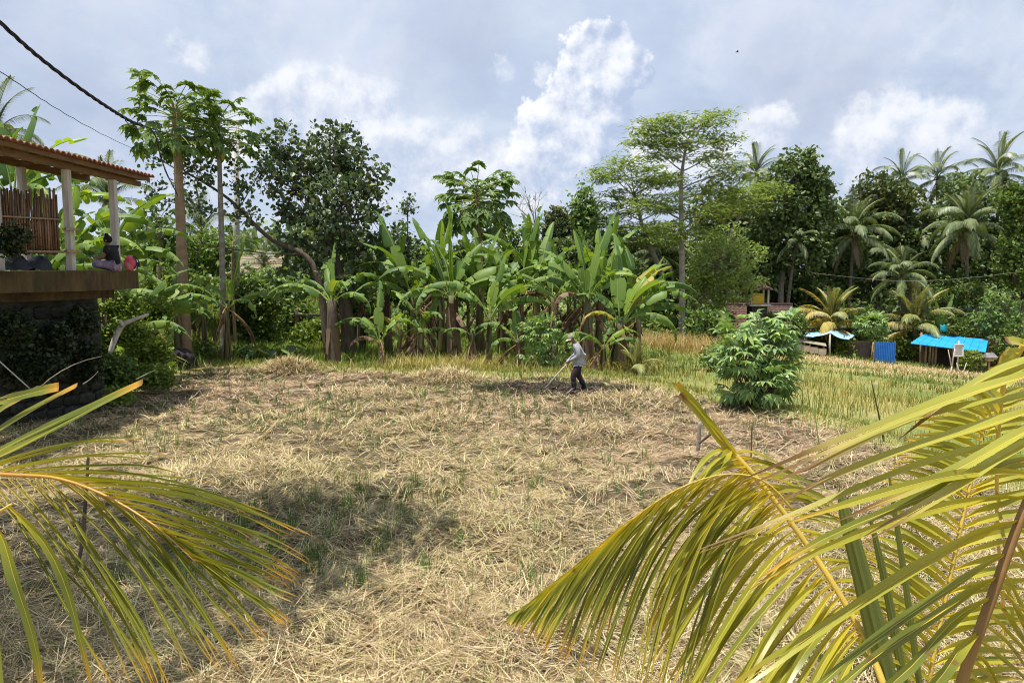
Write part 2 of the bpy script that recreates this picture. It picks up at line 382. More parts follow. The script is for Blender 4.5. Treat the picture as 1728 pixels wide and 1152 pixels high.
M_rib_o = surf('orange_midrib', (0.46, 0.22, 0.035), (0.44, 0.29, 0.045), 6, 0.4, 3, 0.05, spec=0.5)
M_rib_b = surf('brown_midrib', (0.20, 0.105, 0.035), (0.34, 0.20, 0.05), 5, 0.5, 4, 0.2, stretch=(1, 1, 0.2))
M_petiole = surf('green_petiole', (0.16, 0.24, 0.05), (0.24, 0.30, 0.07), 6, 0.5, 3, 0.05)
M_pseudo = surf('banana_stem', (0.075, 0.075, 0.03), (0.15, 0.135, 0.055), 2.0, 0.65, 6, 0.4, stretch=(3, 3, 0.5), c3=(0.055, 0.033, 0.02))
M_bark = surf('dark_bark', (0.07, 0.052, 0.04), (0.15, 0.115, 0.085), 3, 0.9, 6, 0.6, stretch=(2, 2, 0.6))
M_bark_p = surf('papaya_bark', (0.33, 0.22, 0.13), (0.24, 0.16, 0.10), 2.2, 0.85, 6, 0.45, stretch=(1, 1, 3.5), c3=(0.20, 0.17, 0.12))
M_bark_g = surf('grey_bark', (0.20, 0.17, 0.14), (0.33, 0.29, 0.24), 2.5, 0.9, 6, 0.5, stretch=(1, 1, 2.5))
M_pale = surf('bleached_wood', (0.60, 0.56, 0.49), (0.42, 0.37, 0.30), 3, 0.8, 6, 0.4, stretch=(2, 2, 1))
M_soil = surf('tilled_soil', (0.03, 0.022, 0.017), (0.10, 0.075, 0.058), 5, 0.95, 6, 0.7, island=0.5)
M_wood = surf('weathered_timber', (0.23, 0.16, 0.10), (0.38, 0.27, 0.17), 2, 0.8, 6, 0.25, stretch=(1, 8, 8))
M_beam = surf('roof_timber', (0.14, 0.075, 0.035), (0.22, 0.125, 0.06), 2, 0.7, 6, 0.2, stretch=(6, 1, 6))
M_post = surf('grey_post', (0.40, 0.36, 0.31), (0.55, 0.51, 0.45), 2, 0.85, 6, 0.3, stretch=(5, 5, 0.8))
M_tile = surf('clay_tile', (0.21, 0.085, 0.05), (0.32, 0.145, 0.085), 4, 0.8, 5, 0.3, c3=(0.17, 0.10, 0.075), island=0.45)
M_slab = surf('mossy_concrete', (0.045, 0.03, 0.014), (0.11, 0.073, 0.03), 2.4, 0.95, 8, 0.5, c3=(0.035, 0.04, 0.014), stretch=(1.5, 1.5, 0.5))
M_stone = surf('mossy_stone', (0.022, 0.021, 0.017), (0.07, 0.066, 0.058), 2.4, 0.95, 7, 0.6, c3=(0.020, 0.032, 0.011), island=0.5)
M_tile_d = surf('old_brown_tile', (0.07, 0.036, 0.03), (0.125, 0.064, 0.05), 4, 0.85, 5, 0.3, c3=(0.07, 0.055, 0.048), island=0.3)
M_bamboo = surf('brown_bamboo', (0.12, 0.066, 0.04), (0.25, 0.15, 0.085), 2.5, 0.6, 5, 0.25, stretch=(3, 3, 0.5), island=0.6)
M_black = surf('black_sheet', (0.012, 0.013, 0.015), (0.03, 0.032, 0.036), 3, 0.5, 4, 0.4)
M_cable = surf('black_cable', (0.012, 0.012, 0.02), (0.02, 0.02, 0.03), 3, 0.5, 2, 0.0)
M_blue = surf('blue_metal', (0.012, 0.26, 0.66), (0.02, 0.34, 0.74), 1.2, 0.45, 4, 0.06, spec=0.5)
M_blue_d = surf('blue_sheet', (0.012, 0.13, 0.50), (0.02, 0.19, 0.60), 1.4, 0.5, 4, 0.06, spec=0.5)
M_tarp = surf('pale_blue_tarp', (0.22, 0.46, 0.66), (0.44, 0.56, 0.64), 2.5, 0.6, 5, 0.35, c3=(0.10, 0.36, 0.62))
M_plank = surf('pale_plank', (0.50, 0.43, 0.32), (0.36, 0.30, 0.22), 2, 0.85, 6, 0.25, stretch=(1, 6, 6))
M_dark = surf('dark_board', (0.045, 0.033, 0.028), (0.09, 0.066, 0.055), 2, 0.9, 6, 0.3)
M_yellow = surf('yellow_paint', (0.62, 0.40, 0.045), (0.70, 0.48, 0.07), 3, 0.7, 4, 0.1)
M_concrete = surf('pale_concrete', (0.36, 0.34, 0.31), (0.50, 0.48, 0.44), 2, 0.9, 6, 0.3, c3=(0.20, 0.19, 0.16))
M_white = surf('white_paint', (0.72, 0.73, 0.75), (0.80, 0.80, 0.80), 3, 0.35, 3, 0.0, spec=0.5)
M_glass = surf('dark_glass', (0.02, 0.025, 0.03), (0.03, 0.035, 0.04), 3, 0.08, 2, 0.0, spec=0.8)
M_tyre = surf('tyre_rubber', (0.015, 0.015, 0.016), (0.03, 0.03, 0.03), 8, 0.85, 3, 0.2)
M_thatch = surf('thatch', (0.25, 0.19, 0.13), (0.38, 0.31, 0.22), 5, 0.95, 6, 0.6, stretch=(4, 4, 0.8))
M_skin = surf('brown_skin', (0.155, 0.077, 0.045), (0.20, 0.105, 0.062), 8, 0.55, 3, 0.05)
M_shirt = surf('grey_shirt', (0.28, 0.29, 0.31), (0.40, 0.41, 0.43), 9, 0.9, 5, 0.3)
M_trouser = surf('dark_trousers', (0.028, 0.021, 0.026), (0.055, 0.042, 0.05), 7, 0.9, 5, 0.4)
M_boot = surf('rubber_boot', (0.013, 0.014, 0.018), (0.03, 0.03, 0.034), 8, 0.45, 3, 0.1)
M_cap = surf('olive_cap', (0.30, 0.30, 0.21), (0.17, 0.18, 0.115), 22, 0.9, 3, 0.2)
M_cap_b = surf('pale_cap_brim', (0.46, 0.46, 0.38), (0.36, 0.36, 0.28), 10, 0.9, 3, 0.2)
M_bshirt = surf('black_shirt', (0.010, 0.010, 0.012), (0.02, 0.02, 0.024), 7, 0.9, 4, 0.3)
M_sarong = surf('patterned_sarong', (0.30, 0.21, 0.28), (0.13, 0.12, 0.21), 16, 0.9, 4, 0.3, c3=(0.42, 0.27, 0.30))
M_hair = surf('black_hair', (0.005, 0.004, 0.004), (0.01, 0.009, 0.009), 14, 0.65, 4, 0.3, spec=0.2)
M_pink = surf('pink_fabric', (0.62, 0.05, 0.11), (0.72, 0.18, 0.24), 5, 0.8, 4, 0.2)
M_navy = surf('navy_cloth', (0.02, 0.03, 0.075), (0.04, 0.055, 0.12), 5, 0.8, 4, 0.2)
M_steel = surf('worn_steel', (0.22, 0.20, 0.18), (0.38, 0.36, 0.33), 6, 0.5, 5, 0.15, metal=0.7)
M_fruit = surf('papaya_fruit', (0.42, 0.36, 0.06), (0.16, 0.22, 0.05), 4, 0.5, 3, 0.05, island=0.2)
M_paper = surf('pale_sign_sheet', (0.66, 0.66, 0.66), (0.74, 0.74, 0.74), 5, 0.7, 3, 0.0)
M_red = surf('faded_red_print', (0.45, 0.12, 0.12), (0.5, 0.2, 0.2), 5, 0.7, 3, 0.0)
M_ink = surf('blue_grey_print', (0.10, 0.13, 0.2), (0.14, 0.18, 0.26), 5, 0.7, 3, 0.0)
M_teal = surf('teal_sheet', (0.02, 0.36, 0.34), (0.04, 0.46, 0.42), 5, 0.7, 3, 0.1)

# ---------------------------------------------------------------- terrain
def sstep(v, a, b):
    t = np.clip((v - a) / (b - a), 0, 1); return t * t * (3 - 2 * t)
def yb(x): return 24.0 - 0.25 * np.minimum(np.asarray(x, float), 0)      # the bund behind the field
EDGE = np.array([(2.6, 24.2), (4.3, 22.0), (6.0, 18.9), (7.6, 16.0), (8.2, 12.0), (8.8, 6.0), (9.2, 0.0), (9.5, -40.0)])   # right-hand bund of the field
def edge_x(y): return np.interp(-y, -EDGE[:, 1], EDGE[:, 0])
def gz(x, y):
    x = np.asarray(x, float); y = np.asarray(y, float)
    s = np.where(y > 22, np.hypot(np.maximum(x - 3.2 + (y - 22) * 0.42, 0), 0) * 0.62 + 0.0, (x - edge_x(y)) * 0.85)
    drop = -2.8 * sstep(s, 1.2, 26.0) * sstep(x - edge_x(np.minimum(y, 22)), 0.5, 7)
    bank = 2.1 * sstep(-x, 11.2, 15.0) * sstep(y, 16.5, 20.0)
    rise = 2.2 * sstep(-x - 0.10 * (y - 30), 5.5, 10.5) * sstep(y, 32.0, 41.0)
    rise = np.maximum(bank, rise)
    # bunds: low grassy ridges
    b1 = 0.16 * np.exp(-((y - yb(x)) / 0.7) ** 2) * sstep(3.5 - x, 0, 2) * sstep(x, -12, -9)
    b2 = 0.14 * np.exp(-((x - edge_x(y)) / 0.55) ** 2) * sstep(24.5 - y, 0, 1)
    m = 0.035 * wob(x * 1.3, y * 1.3, 1) + 0.02 * wob(x * 4.1, y * 4.3, 2)
    far = 0.25 * wob(x * 0.21, y * 0.19, 3) * sstep(y, 30, 60)
    return drop + rise + b1 + b2 + m + far
def in_field(x, y):               # the harvested paddy in front
    return (x < edge_x(y) - 0.55) & (y < yb(x) - 0.6) & (x > -11.0)
def sinhgrid(lo, hi, n, c, k):
    t = np.linspace(np.arcsinh((lo - c) / k), np.arcsinh((hi - c) / k), n); return c + k * np.sinh(t)
def build_ground():
    xs = sinhgrid(-700, 700, 260, 0, 9.0); ys = sinhgrid(-60, 1500, 330, 14, 12.0)
    X, Y = np.meshgrid(xs, ys); Z = gz(X, Y)
    nx, ny = len(xs), len(ys)
    V = np.stack([X.ravel(), Y.ravel(), Z.ravel()], 1)
    i = np.arange(nx - 1); j = np.arange(ny - 1); I, J = np.meshgrid(i, j)
    a = (J * nx + I).ravel(); Q = np.stack([a, a + 1, a + 1 + nx, a + nx], 1)
    m, t = newmat('ground_soil_and_grass')
    tc = t.new('ShaderNodeTexCoord'); o = tc.outputs['Object']
    n1 = t.noise(o, 0.9, 8, 0.65); n2 = t.noise(o, 9.0, 6, 0.7); n3 = t.noise(o, 0.25, 5, 0.6)
    mud = t.mix(t.smooth(n1, 0.35, 0.65), (0.13, 0.095, 0.06), (0.27, 0.20, 0.12))
    mud = t.mix(t.smooth(n2, 0.45, 0.62), mud, (0.40, 0.30, 0.17))
    green = t.mix(t.smooth(n2, 0.35, 0.65), (0.07, 0.115, 0.025), (0.16, 0.22, 0.05))
    green = t.mix(t.smooth(n3, 0.35, 0.6, 0.1, 0.75), green, (0.36, 0.30, 0.12))
    dry = t.mix(t.smooth(n2, 0.35, 0.65), (0.36, 0.26, 0.14), (0.52, 0.40, 0.22))
    at = t.new('ShaderNodeAttribute', attribute_name='cover')
    sp = t.new('ShaderNodeSeparateColor', inp={0: at.outputs[0]})
    c = t.mix(sp.outputs[0], green, mud); c = t.mix(sp.outputs[1], c, dry)
    p = t.new('ShaderNodeBsdfPrincipled', inp={'Base Color': c, 'Roughness': 0.95, 'Specular IOR Level': 0.15})
    b = t.new('ShaderNodeBump', inp={'Strength': 0.6, 'Distance': 0.05, 'Height': n2}); t.l.new(b.outputs[0], p.inputs['Normal'])
    finish(m, t, p.outputs[0])
    g = MB().add(V, Q); o = g.obj('ground', m, smooth=True); tag(o, kind='structure')
    fld = in_field(V[:, 0], V[:, 1]).astype(float)
    # dry harvested strip on the lower terrace in front of the sheds
    d2 = strip(V[:, 0], V[:, 1])
    ca = o.data.color_attributes.new('cover', 'FLOAT_COLOR', 'POINT')
    ca.data.foreach_set('color', np.stack([fld, d2, 0 * fld, 0 * fld + 1], 1).astype(np.float32).ravel())
    return o
def strip(x, y):
    w = 0.8 * wob(x * 0.5, y * 0.5, 5)
    return (sstep(x, 12.5, 14.5) * ((sstep(y + w, 32.4, 33.4) * sstep(42.2 - y - w * 0.3, 0, 0.6)) + 0.85 * sstep(y + w, 28.2, 29.0) * sstep(30.8 - y - w, 0, 0.8)) * sstep(60 - x, 0, 10))
ground = build_ground()

# ---------------------------------------------------------------- straw and grass (uncountable)
def blades(P0, az, lean, L, Wd, bend, seg=2):
    """ribbon blades: root points, azimuth, lean from vertical, length, width, extra bend"""
    n = len(P0); h = np.stack([np.cos(az), np.sin(az), 0 * az], 1); side = np.stack([-np.sin(az), np.cos(az), 0 * az], 1)
    V = np.zeros((n, 2 * seg + 1, 3)); p = P0.copy(); a = lean.copy()
    for k in range(seg + 1):
        w = Wd * (1 - (k / seg) ** 1.6) * 0.5
        if k < seg:
            V[:, 2 * k] = p - side * w[:, None]; V[:, 2 * k + 1] = p + side * w[:, None]
            p = p + (L / seg)[:, None] * (h * np.sin(a)[:, None] + np.array([0, 0, 1.0]) * np.cos(a)[:, None]); a = a + bend
        else: V[:, 2 * k] = p
    m = 2 * seg + 1; base = (np.arange(n) * m)[:, None]
    Q = np.concatenate([base + np.array([2 * k, 2 * k + 1, 2 * k + 3, 2 * k + 2]) for k in range(seg - 1)]) if seg > 1 else np.zeros((0, 4), int)
    T = base + np.array([2 * seg - 2, 2 * seg - 1, 2 * seg])
    return V.reshape(-1, 3), Q, T
def mound(x, y):                  # lumps of matted straw
    return 0.07 * np.maximum(0, wob(x * 0.9, y * 1.4, 6)) + 0.05 * np.maximum(0, wob(x * 2.6, y * 3.1, 7)) + 0.05 * np.maximum(0, wob(x * 6.1, y * 7.0, 8))
HEAPS = [(-7.6, 24.9, 0.38, 0.7), (-2.1, 22.9, 0.34, 0.8), (-1.7, 16.6, 0.14, 0.7), (-3.9, 20.4, 0.12, 0.9), (1.7, 15.4, 0.13, 0.6), (-4.4, 11.9, 0.18, 1.3), (-0.2, 9.7, 0.16, 0.8), (3.0, 19.0, 0.15, 1.0)]
def heap(x, y):
    z = 0 * x
    for hx, hy, hh, hr in HEAPS: z = z + hh * np.exp(-((x - hx) ** 2 + (y - hy) ** 2) / (hr * hr))
    return z
def scatter_view(n, y0, y1, xlim=(-99, 99), marg=1.18, extra=1.0):
    y = np.exp(rng.uniform(np.log(y0), np.log(y1), n)); x = rng.uniform(-1, 1, n) * (0.70 * y * marg + extra)
    return x, y
def in_soil(x, y, k=1.0): return (((x - 1.15) / 2.35) ** 2 + ((y - 21.3) / (0.95 + 0.1 * np.sin(3 * x))) ** 2) < k + 0.3 * wob(x * 3, y * 4, 16)
def build_straw():
    n = 128000
    x, y = scatter_view(n, 4.2, 26.8)
    k = in_field(x, y); x, y = x[k], y[k]
    # bare, shaded patch left of centre holds less straw; straw swirls in mats
    dens = 0.55 + 0.75 * wob(x * 0.8, y * 0.9, 9) + 0.35 * wob(x * 2.3, y * 2.6, 31) + 0.25 * sstep(y, 12, 16)
    k = rng.uniform(0, 1, len(x)) < dens + 0.05; x, y = x[k], y[k]
    bx, by = scatter_view(5200, 4.2, 26.8); k = in_field(bx, by); bx, by = bx[k], by[k]; nb = len(bx); per = 17      # bundles lying together
    ba = rng.uniform(0, 2 * PI, nb); fx_ = np.repeat(bx, per) + rng.normal(0, 0.07, nb * per); fy_ = np.repeat(by, per) + rng.normal(0, 0.07, nb * per); baz = np.repeat(ba, per) + rng.normal(0, 0.2, nb * per)
    k = ~in_soil(x, y) | (rng.uniform(0, 1, len(x)) < 0.10); x, y = x[k], y[k]; k = ~in_soil(fx_, fy_); fx_, fy_, baz = fx_[k], fy_[k], baz[k]
    x = np.concatenate([x, fx_]); y = np.concatenate([y, fy_]); n0 = len(x) - len(fx_)
    n = len(x)
    az = 2.6 * wob(x * 0.55, y * 0.5, 10) + rng.normal(0, 1.0, n) + (rng.uniform(0, 1, n) < 0.5) * PI
    az[n0:] = baz
    lean = np.clip(rng.normal(1.54, 0.16, n), 0.7, 1.75)
    L = rng.uniform(0.18, 0.62, n); Wd = np.maximum(0.0072, y * 0.00085) * rng.uniform(0.6, 1.5, n)
    lift = np.abs(rng.normal(0, 0.034, n)) + 0.008
    st = rng.uniform(0, 1, n) < 0.04                     # standing stubble bits
    lean = np.where(st, rng.uniform(0.1, 0.7, n), lean); L = np.where(st, rng.uniform(0.08, 0.22, n), L)
    P0 = np.stack([x, y, gz(x, y) + mound(x, y) + heap(x, y) + lift], 1)
    V, Q, T = blades(P0, az, lean, L, Wd, rng.normal(0.02, 0.22, n), 2)
    mats = [M_straw, M_straw_pink]
    b = MB(); b.add(V, Q, T)
    o = b.obj('straw_litter', mats)
    pk = (wob(x * 0.35, y * 0.3, 11) + 0.7 * sstep(y, 11, 20) + rng.normal(0, 0.4, n) > 0.62).astype(np.int32)
    o.data.polygons.foreach_set('material_index', np.concatenate([pk, pk]).astype(np.int32))
    tag(o, 'matted dry rice straw lying over the harvested paddy', 'straw', kind='stuff')
build_straw()
def build_heaps():
    # the loose straw heaps, as raised blades over their own low body
    n = 15000; P_ = []
    for hx, hy, hh, hr in HEAPS:
        c = int(n * hh * hr / 2.5); a = rng.uniform(0, 2 * PI, c); r = hr * 1.3 * np.sqrt(rng.uniform(0, 1, c)); P_.append(np.stack([hx + r * np.cos(a), hy + r * np.sin(a)], 1))
    q = np.concatenate(P_); x, y = q[:, 0], q[:, 1]
    P0 = np.stack([x, y, gz(x, y) + mound(x, y) + heap(x, y) + rng.uniform(-0.02, 0.06, len(x))], 1)
    V, Q, T = blades(P0, rng.uniform(0, 2 * PI, len(x)), rng.normal(1.35, 0.35, len(x)), rng.uniform(0.2, 0.5, len(x)), np.maximum(0.006, y * 0.0009), rng.normal(0.2, 0.2, len(x)), 2)
    o = MB().add(V, Q, T).obj('straw_heaps', M_straw); tag(o, 'loose heaps of dry straw on the paddy', 'straw', kind='stuff')
    xs = np.linspace(-11, 8, 120); ys = np.linspace(5, 27, 140); X, Y = np.meshgrid(xs, ys); Z = gz(X, Y) + mound(X, Y) * 0.85 + heap(X, Y) - 0.012
    a = (np.arange(139)[:, None] * 120 + np.arange(119)).ravel(); Q = np.stack([a, a + 1, a + 121, a + 120], 1)
    ok = in_field(X, Y).ravel(); Q = Q[ok[Q].all(1)]
    o = MB().add(np.stack([X.ravel(), Y.ravel(), Z.ravel()], 1), Q).obj('straw_mat', M_matted, smooth=True)
    tag(o, kind='structure')
M_matted = surf('matted_straw', (0.04, 0.03, 0.018), (0.155, 0.112, 0.062), 7.0, 0.95, 8, 0.9, bscale=40, c3=(0.055, 0.055, 0.03))  # under-layer colour kept dark to stand in for shadow between the straws
build_heaps()
def grass_obj(name, label, cat, mat, pts, Lr, wmin, wk, leanr=(0.1, 0.7), bend=0.35, seg=2, per=1, spread=0.0):
    x, y = pts
    if per > 1: x = np.repeat(x, per) + rng.normal(0, spread, len(x) * per); y = np.repeat(y, per) + rng.normal(0, spread, len(y) * per)
    n = len(x); P0 = np.stack([x, y, gz(x, y) - 0.01], 1)
    V, Q, T = blades(P0, rng.uniform(0, 2 * PI, n), rng.uniform(*leanr, n), rng.uniform(*Lr, n), np.maximum(wmin, y * wk) * rng.uniform(0.6, 1.3, n), rng.normal(bend, 0.2, n), seg)
    o = MB().add(V, Q, T).obj(name, mat); tag(o, label, cat, kind='stuff'); return o
def region(n, f, xr, yr):
    x = rng.uniform(*xr, n); y = rng.uniform(*yr, n); k = f(x, y) > rng.uniform(0, 1, n); return x[k], y[k]
# rice regrowth: tufts in rows
gx, gy = np.meshgrid(np.arange(-10.5, 8.5, 0.27), np.arange(5.4, 26.0, 0.30)); gx = gx.ravel() + rng.normal(0, 0.04, gx.size); gy = gy.ravel() + rng.normal(0, 0.04, gy.size)
k = in_field(gx, gy) & (rng.uniform(0, 1, gx.size) < 0.26 + 0.40 * sstep(wob(gx * 0.45, gy * 0.5, 12), -0.1, 0.5) + 0.55 * np.exp(-((gx + 2.6) / 1.5) ** 2 - ((gy - 10.0) / 2.0) ** 2))
grass_obj('rice_regrowth', 'short green rice shoots in rows among the straw', 'rice shoots', M_rice, (gx[k], gy[k]), (0.12, 0.36), 0.006, 0.0007, (0.02, 0.5), 0.15, 2, 12, 0.035)
sx_ = np.concatenate([np.full(7, -4.3) , np.full(8, -3.6), np.full(9, -2.95), np.full(9, -2.3), np.full(7, -1.65), np.full(5, -0.9), np.full(4, 0.3)]); sy_ = np.concatenate([np.linspace(8.0, 11.6, k_) for k_ in (7, 8, 9, 9, 7, 5, 4)])
sx_ = sx_ + rng.normal(0, 0.12, len(sx_)); sy_ = sy_ + rng.normal(0, 0.12, len(sy_))
grass_obj('rice_seedlings', 'taller fresh green rice tufts in the shaded near field', 'rice shoots', M_rice, (sx_, sy_), (0.2, 0.46), 0.010, 0.0009, (0.02, 0.42), 0.14, 3, 34, 0.055)
# bund and bank grass
def f_bund(x, y): return np.exp(-((y - yb(x) - 0.15) / 0.75) ** 2) * sstep(3.8 - x, 0, 1.5) * sstep(x, -13, -11) + np.exp(-((x - edge_x(y)) / 0.6) ** 2) * (y < 24.2) * (y > 5)
grass_obj('bund_grass', 'short bright green grass on the earth bunds round the paddy', 'grass', M_grass, region(130000, f_bund, (-13, 11), (5, 29)), (0.08, 0.3), 0.008, 0.0009)
grass_obj('dry_bund_grass', 'dry yellow blades mixed through the bund grass', 'grass', M_grass_y, region(60000, f_bund, (-13, 11), (5, 29)), (0.1, 0.34), 0.008, 0.0009, (0.2, 1.1), 0.4)
def f_mid(x, y): return 0.9 * sstep(y - yb(x), 0.3, 2) * sstep(-x, -8, -4) * sstep(x, -14, -11)
grass_obj('banana_row_grass', 'green grass under and behind the banana row', 'grass', M_weed_l, region(36000, f_mid, (-14, 8), (24.3, 40)), (0.15, 0.5), 0.012, 0.001)
def f_row(x, y): return np.exp(-((y - 25.5) / 0.9) ** 2) * sstep(x, -6, -3) * sstep(6 - x, 0, 2) * (0.5 + 0.5 * wob(x * 1.2, y, 13))
grass_obj('tall_yellow_grass', 'long yellowing grass blades at the foot of the banana row', 'grass', M_grass_y, region(17000, f_row, (-7, 6), (24.3, 27.5)), (0.3, 0.9), 0.014, 0.0009, (0.1, 0.6), 0.5, 3)
def f_right(x, y): return sstep(x - edge_x(np.minimum(y, 24)), 0.5, 2.0) * (1 - 0.99 * np.minimum(1, strip(x, y))) * sstep(41.5 - y, 0, 2) * (0.45 + 0.55 * sstep(wob(x * 0.4, y * 0.5, 14), -0.5, 0.3))
grass_obj('yellow_rice_grass', 'ripe yellow rice and grass on the lower terrace', 'grass', M_grass_y, region(52000, lambda x, y: f_right(x, y) * sstep(26.5 - y, 0, 5) * sstep(x - edge_x(np.minimum(y, 24)), 0.8, 3), (4, 34), (9, 30)), (0.14, 0.42), 0.012, 0.0011, (0.05, 0.5), 0.35, 2)
def f_right2(x, y): return 0.7 * f_right(x, y) * sstep(wob(x * 0.6, y * 0.6, 15), 0.0, 0.6)
grass_obj('green_terrace_grass', 'green grass clumps between the ripe rice on the lower terrace', 'grass', M_grass, region(15000, f_right2, (4, 34), (9, 42)), (0.1, 0.32), 0.012, 0.0011)
def f_or(x, y): return np.exp(-((x - 7.4) / 1.4) ** 2 - ((y - 33.5) / 1.6) ** 2) + 0.7 * np.exp(-((x - 9.8) / 1.0) ** 2 - ((y - 34.0) / 1.0) ** 2)
grass_obj('ripe_orange_grass', 'tall orange-tan ripe grass behind the last banana plant', 'grass', M_grass_o, region(20000, f_or, (3, 14), (29, 38)), (0.4, 1.0), 0.02, 0.001, (0.05, 0.35), 0.3, 3)
def f_short(x, y): return f_right(x, y) * sstep(y, 25, 30)
grass_obj('short_tan_grass', 'short tan and green grass on the far lower terrace', 'grass', M_grass_y, region(40000, f_short, (4, 40), (24, 43)), (0.07, 0.24), 0.015, 0.0011, (0.2, 1.0), 0.3)
def f_tuft(x, y): return np.exp(-((x - 7.6) / 0.7) ** 2 - ((y - 17.6) / 0.7) ** 2) + 0.8 * np.exp(-((x - 8.9) / 0.4) ** 2 - ((y - 20) / 0.4) ** 2)
grass_obj('tall_green_grass', 'tall fresh green grass clump right of the cassava bush', 'grass', M_grass, region(3500, f_tuft, (5, 11), (15, 22)), (0.5, 1.0), 0.014, 0.0008, (0.03, 0.3), 0.2, 3)
def f_bank(x, y): return np.maximum(sstep(-x, 10.9, 11.8) * sstep(y, 16.5, 18) * sstep(40 - y, 0, 4), 0.8 * sstep(-x - 0.10 * (y - 30), 4.5, 7) * sstep(y, 27, 29) * sstep(46 - y, 0, 5))
grass_obj('bank_grass', 'lush light green grass on the bank beside the raised hut', 'grass', M_weed_l, region(90000, f_bank, (-24, -4), (16.5, 46)), (0.2, 0.65), 0.014, 0.0011)
def f_strip(x, y): return strip(x, y) * 0.9
grass_obj('cut_stubble', 'short tan stubble on the cut strip before the sheds', 'stubble', M_straw, region(60000, f_strip, (11, 44), (27, 43)), (0.08, 0.25), 0.025, 0.001, (0.2, 1.3), 0.2)
def f_shed(x, y): return np.exp(-((y - 42.6) / 0.6) ** 2) * sstep(x, 13, 16)
grass_obj('shed_verge_grass', 'green verge of grass in front of the sheds', 'grass', M_grass, region(16000, f_shed, (13, 42), (39, 45)), (0.15, 0.45), 0.03, 0.001)
def f_lines(x, y): return (np.exp(-((y - 31.6 - 0.3 * wob(x * 0.4, y * 0, 5)) / 0.45) ** 2) + 0.8 * np.exp(-((y - 27.4 - 0.3 * wob(x * 0.5, y * 0, 6)) / 0.5) ** 2)) * sstep(x, 10, 13)
grass_obj('terrace_edge_grass', 'green grass along the low edges of the lower terraces', 'grass', M_rice, region(22000, f_lines, (9, 42), (26, 33.5)), (0.12, 0.36), 0.02, 0.001)
def f_clump(x, y): return sstep(x - edge_x(np.minimum(y, 24)), 0.6, 2.0) * sstep(28 - y, 0, 3) * sstep(wob(x * 1.5, y * 1.3, 33), 0.15, 0.5)
grass_obj('green_rice_clumps', 'fresh green clumps in the ripe rice right of the cassava bush', 'grass', M_grass, region(26000, f_clump, (4, 30), (10, 28)), (0.25, 0.62), 0.012, 0.001, (0.05, 0.4), 0.3, 3)
# tilled patch where the farmer works
def build_soil():
    def ok(x, y): return (((x - 1.15) / 2.35) ** 2 + ((y - 21.3) / (0.95 + 0.1 * np.sin(3 * x))) ** 2) < 1 + 0.35 * wob(x * 3, y * 4, 16)
    n = 9500; x = rng.uniform(-1.6, 3.9, n); y = rng.uniform(20, 22.7, n); k = ok(x, y); x, y = x[k], y[k]; n = len(x)
    # clods: tumbled irregular lumps
    cube = np.array([(sx, sy, sz) for sz in (-1, 1) for sx, sy in ((-1, -1), (1, -1), (1, 1), (-1, 1))], float) * 0.62
    T = np.array([(3, 2, 1), (3, 1, 0), (4, 5, 6), (4, 6, 7), (0, 1, 5), (0, 5, 4), (1, 2, 6), (1, 6, 5), (2, 3, 7), (2, 7, 6), (3, 0, 4), (3, 4, 7)])
    s = np.minimum(rng.gamma(1.8, 0.014, n) + 0.014, 0.06)
    V = (cube[None] + rng.normal(0, 0.24, (n, 8, 3))) * s[:, None, None] * rng.uniform(0.6, 1.4, (n, 1, 3))
    q = unit(rng.normal(0, 1, (n, 4))); w_, i_, j_, k_ = q.T
    Rm = np.stack([np.stack([1 - 2 * (j_ * j_ + k_ * k_), 2 * (i_ * j_ - k_ * w_), 2 * (i_ * k_ + j_ * w_)], 1), np.stack([2 * (i_ * j_ + k_ * w_), 1 - 2 * (i_ * i_ + k_ * k_), 2 * (j_ * k_ - i_ * w_)], 1), np.stack([2 * (i_ * k_ - j_ * w_), 2 * (j_ * k_ + i_ * w_), 1 - 2 * (i_ * i_ + j_ * j_)], 1)], 1)
    V = np.einsum('nij,nvj->nvi', Rm, V)
    V += np.stack([x, y, gz(x, y) + mound(x, y) + 0.01 + rng.uniform(0, 0.05, n) + 0.06 * np.maximum(0, wob(x * 5, y * 5, 4))], 1)[:, None]
    Tn = (np.arange(n) * 8)[:, None, None] + T[None]
    o = MB().add(V.reshape(-1, 3), None, Tn.reshape(-1, 3)).obj('tilled_soil_clods', M_soil)
    tag(o, 'dark freshly hoed clods of soil round the farmer', 'soil', kind='stuff')
build_soil()
M_bark_pm = surf('palm_bark', (0.10, 0.085, 0.07), (0.19, 0.165, 0.14), 2.5, 0.9, 6, 0.5, stretch=(1, 1, 3.0))

# ---------------------------------------------------------------- plant generators
def leaf_cards(Pc, size, seed_up=0.55, aspect=0.62, fold=0.0, normal=None, droop=0.0):
    """one leaf-shaped hexagon per point"""
    n = len(Pc)
    nrm = unit(rng.normal(0, 1, (n, 3)) + np.array([0, 0, 1.0]) * seed_up * 2 + (0 if normal is None else normal))
    d = rng.normal(0, 1, (n, 3)) + np.array([0, 0, -droop]); d = unit(d - nrm * (d * nrm).sum(1, keepdims=True)); s = np.cross(nrm, d)
    L = size * rng.uniform(0.6, 1.35, n); w = L * aspect * 0.5
    f = np.array([(0, 0), (0.30, 1), (0.68, 0.78), (1, 0), (0.68, -0.78), (0.30, -1)])
    V = Pc[:, None] + d[:, None] * (f[None, :, 0:1] * L[:, None, None]) + s[:, None] * (f[None, :, 1:2] * w[:, None, None])
    if fold: V = V - nrm[:, None] * (np.abs(f[None, :, 1:2]) * w[:, None, None] * -fold)
    b = (np.arange(n) * 6)[:, None]
    Q = np.concatenate([b + np.array([0, 1, 2, 3]), b + np.array([0, 3, 4, 5])])
    return V.reshape(-1, 3), Q
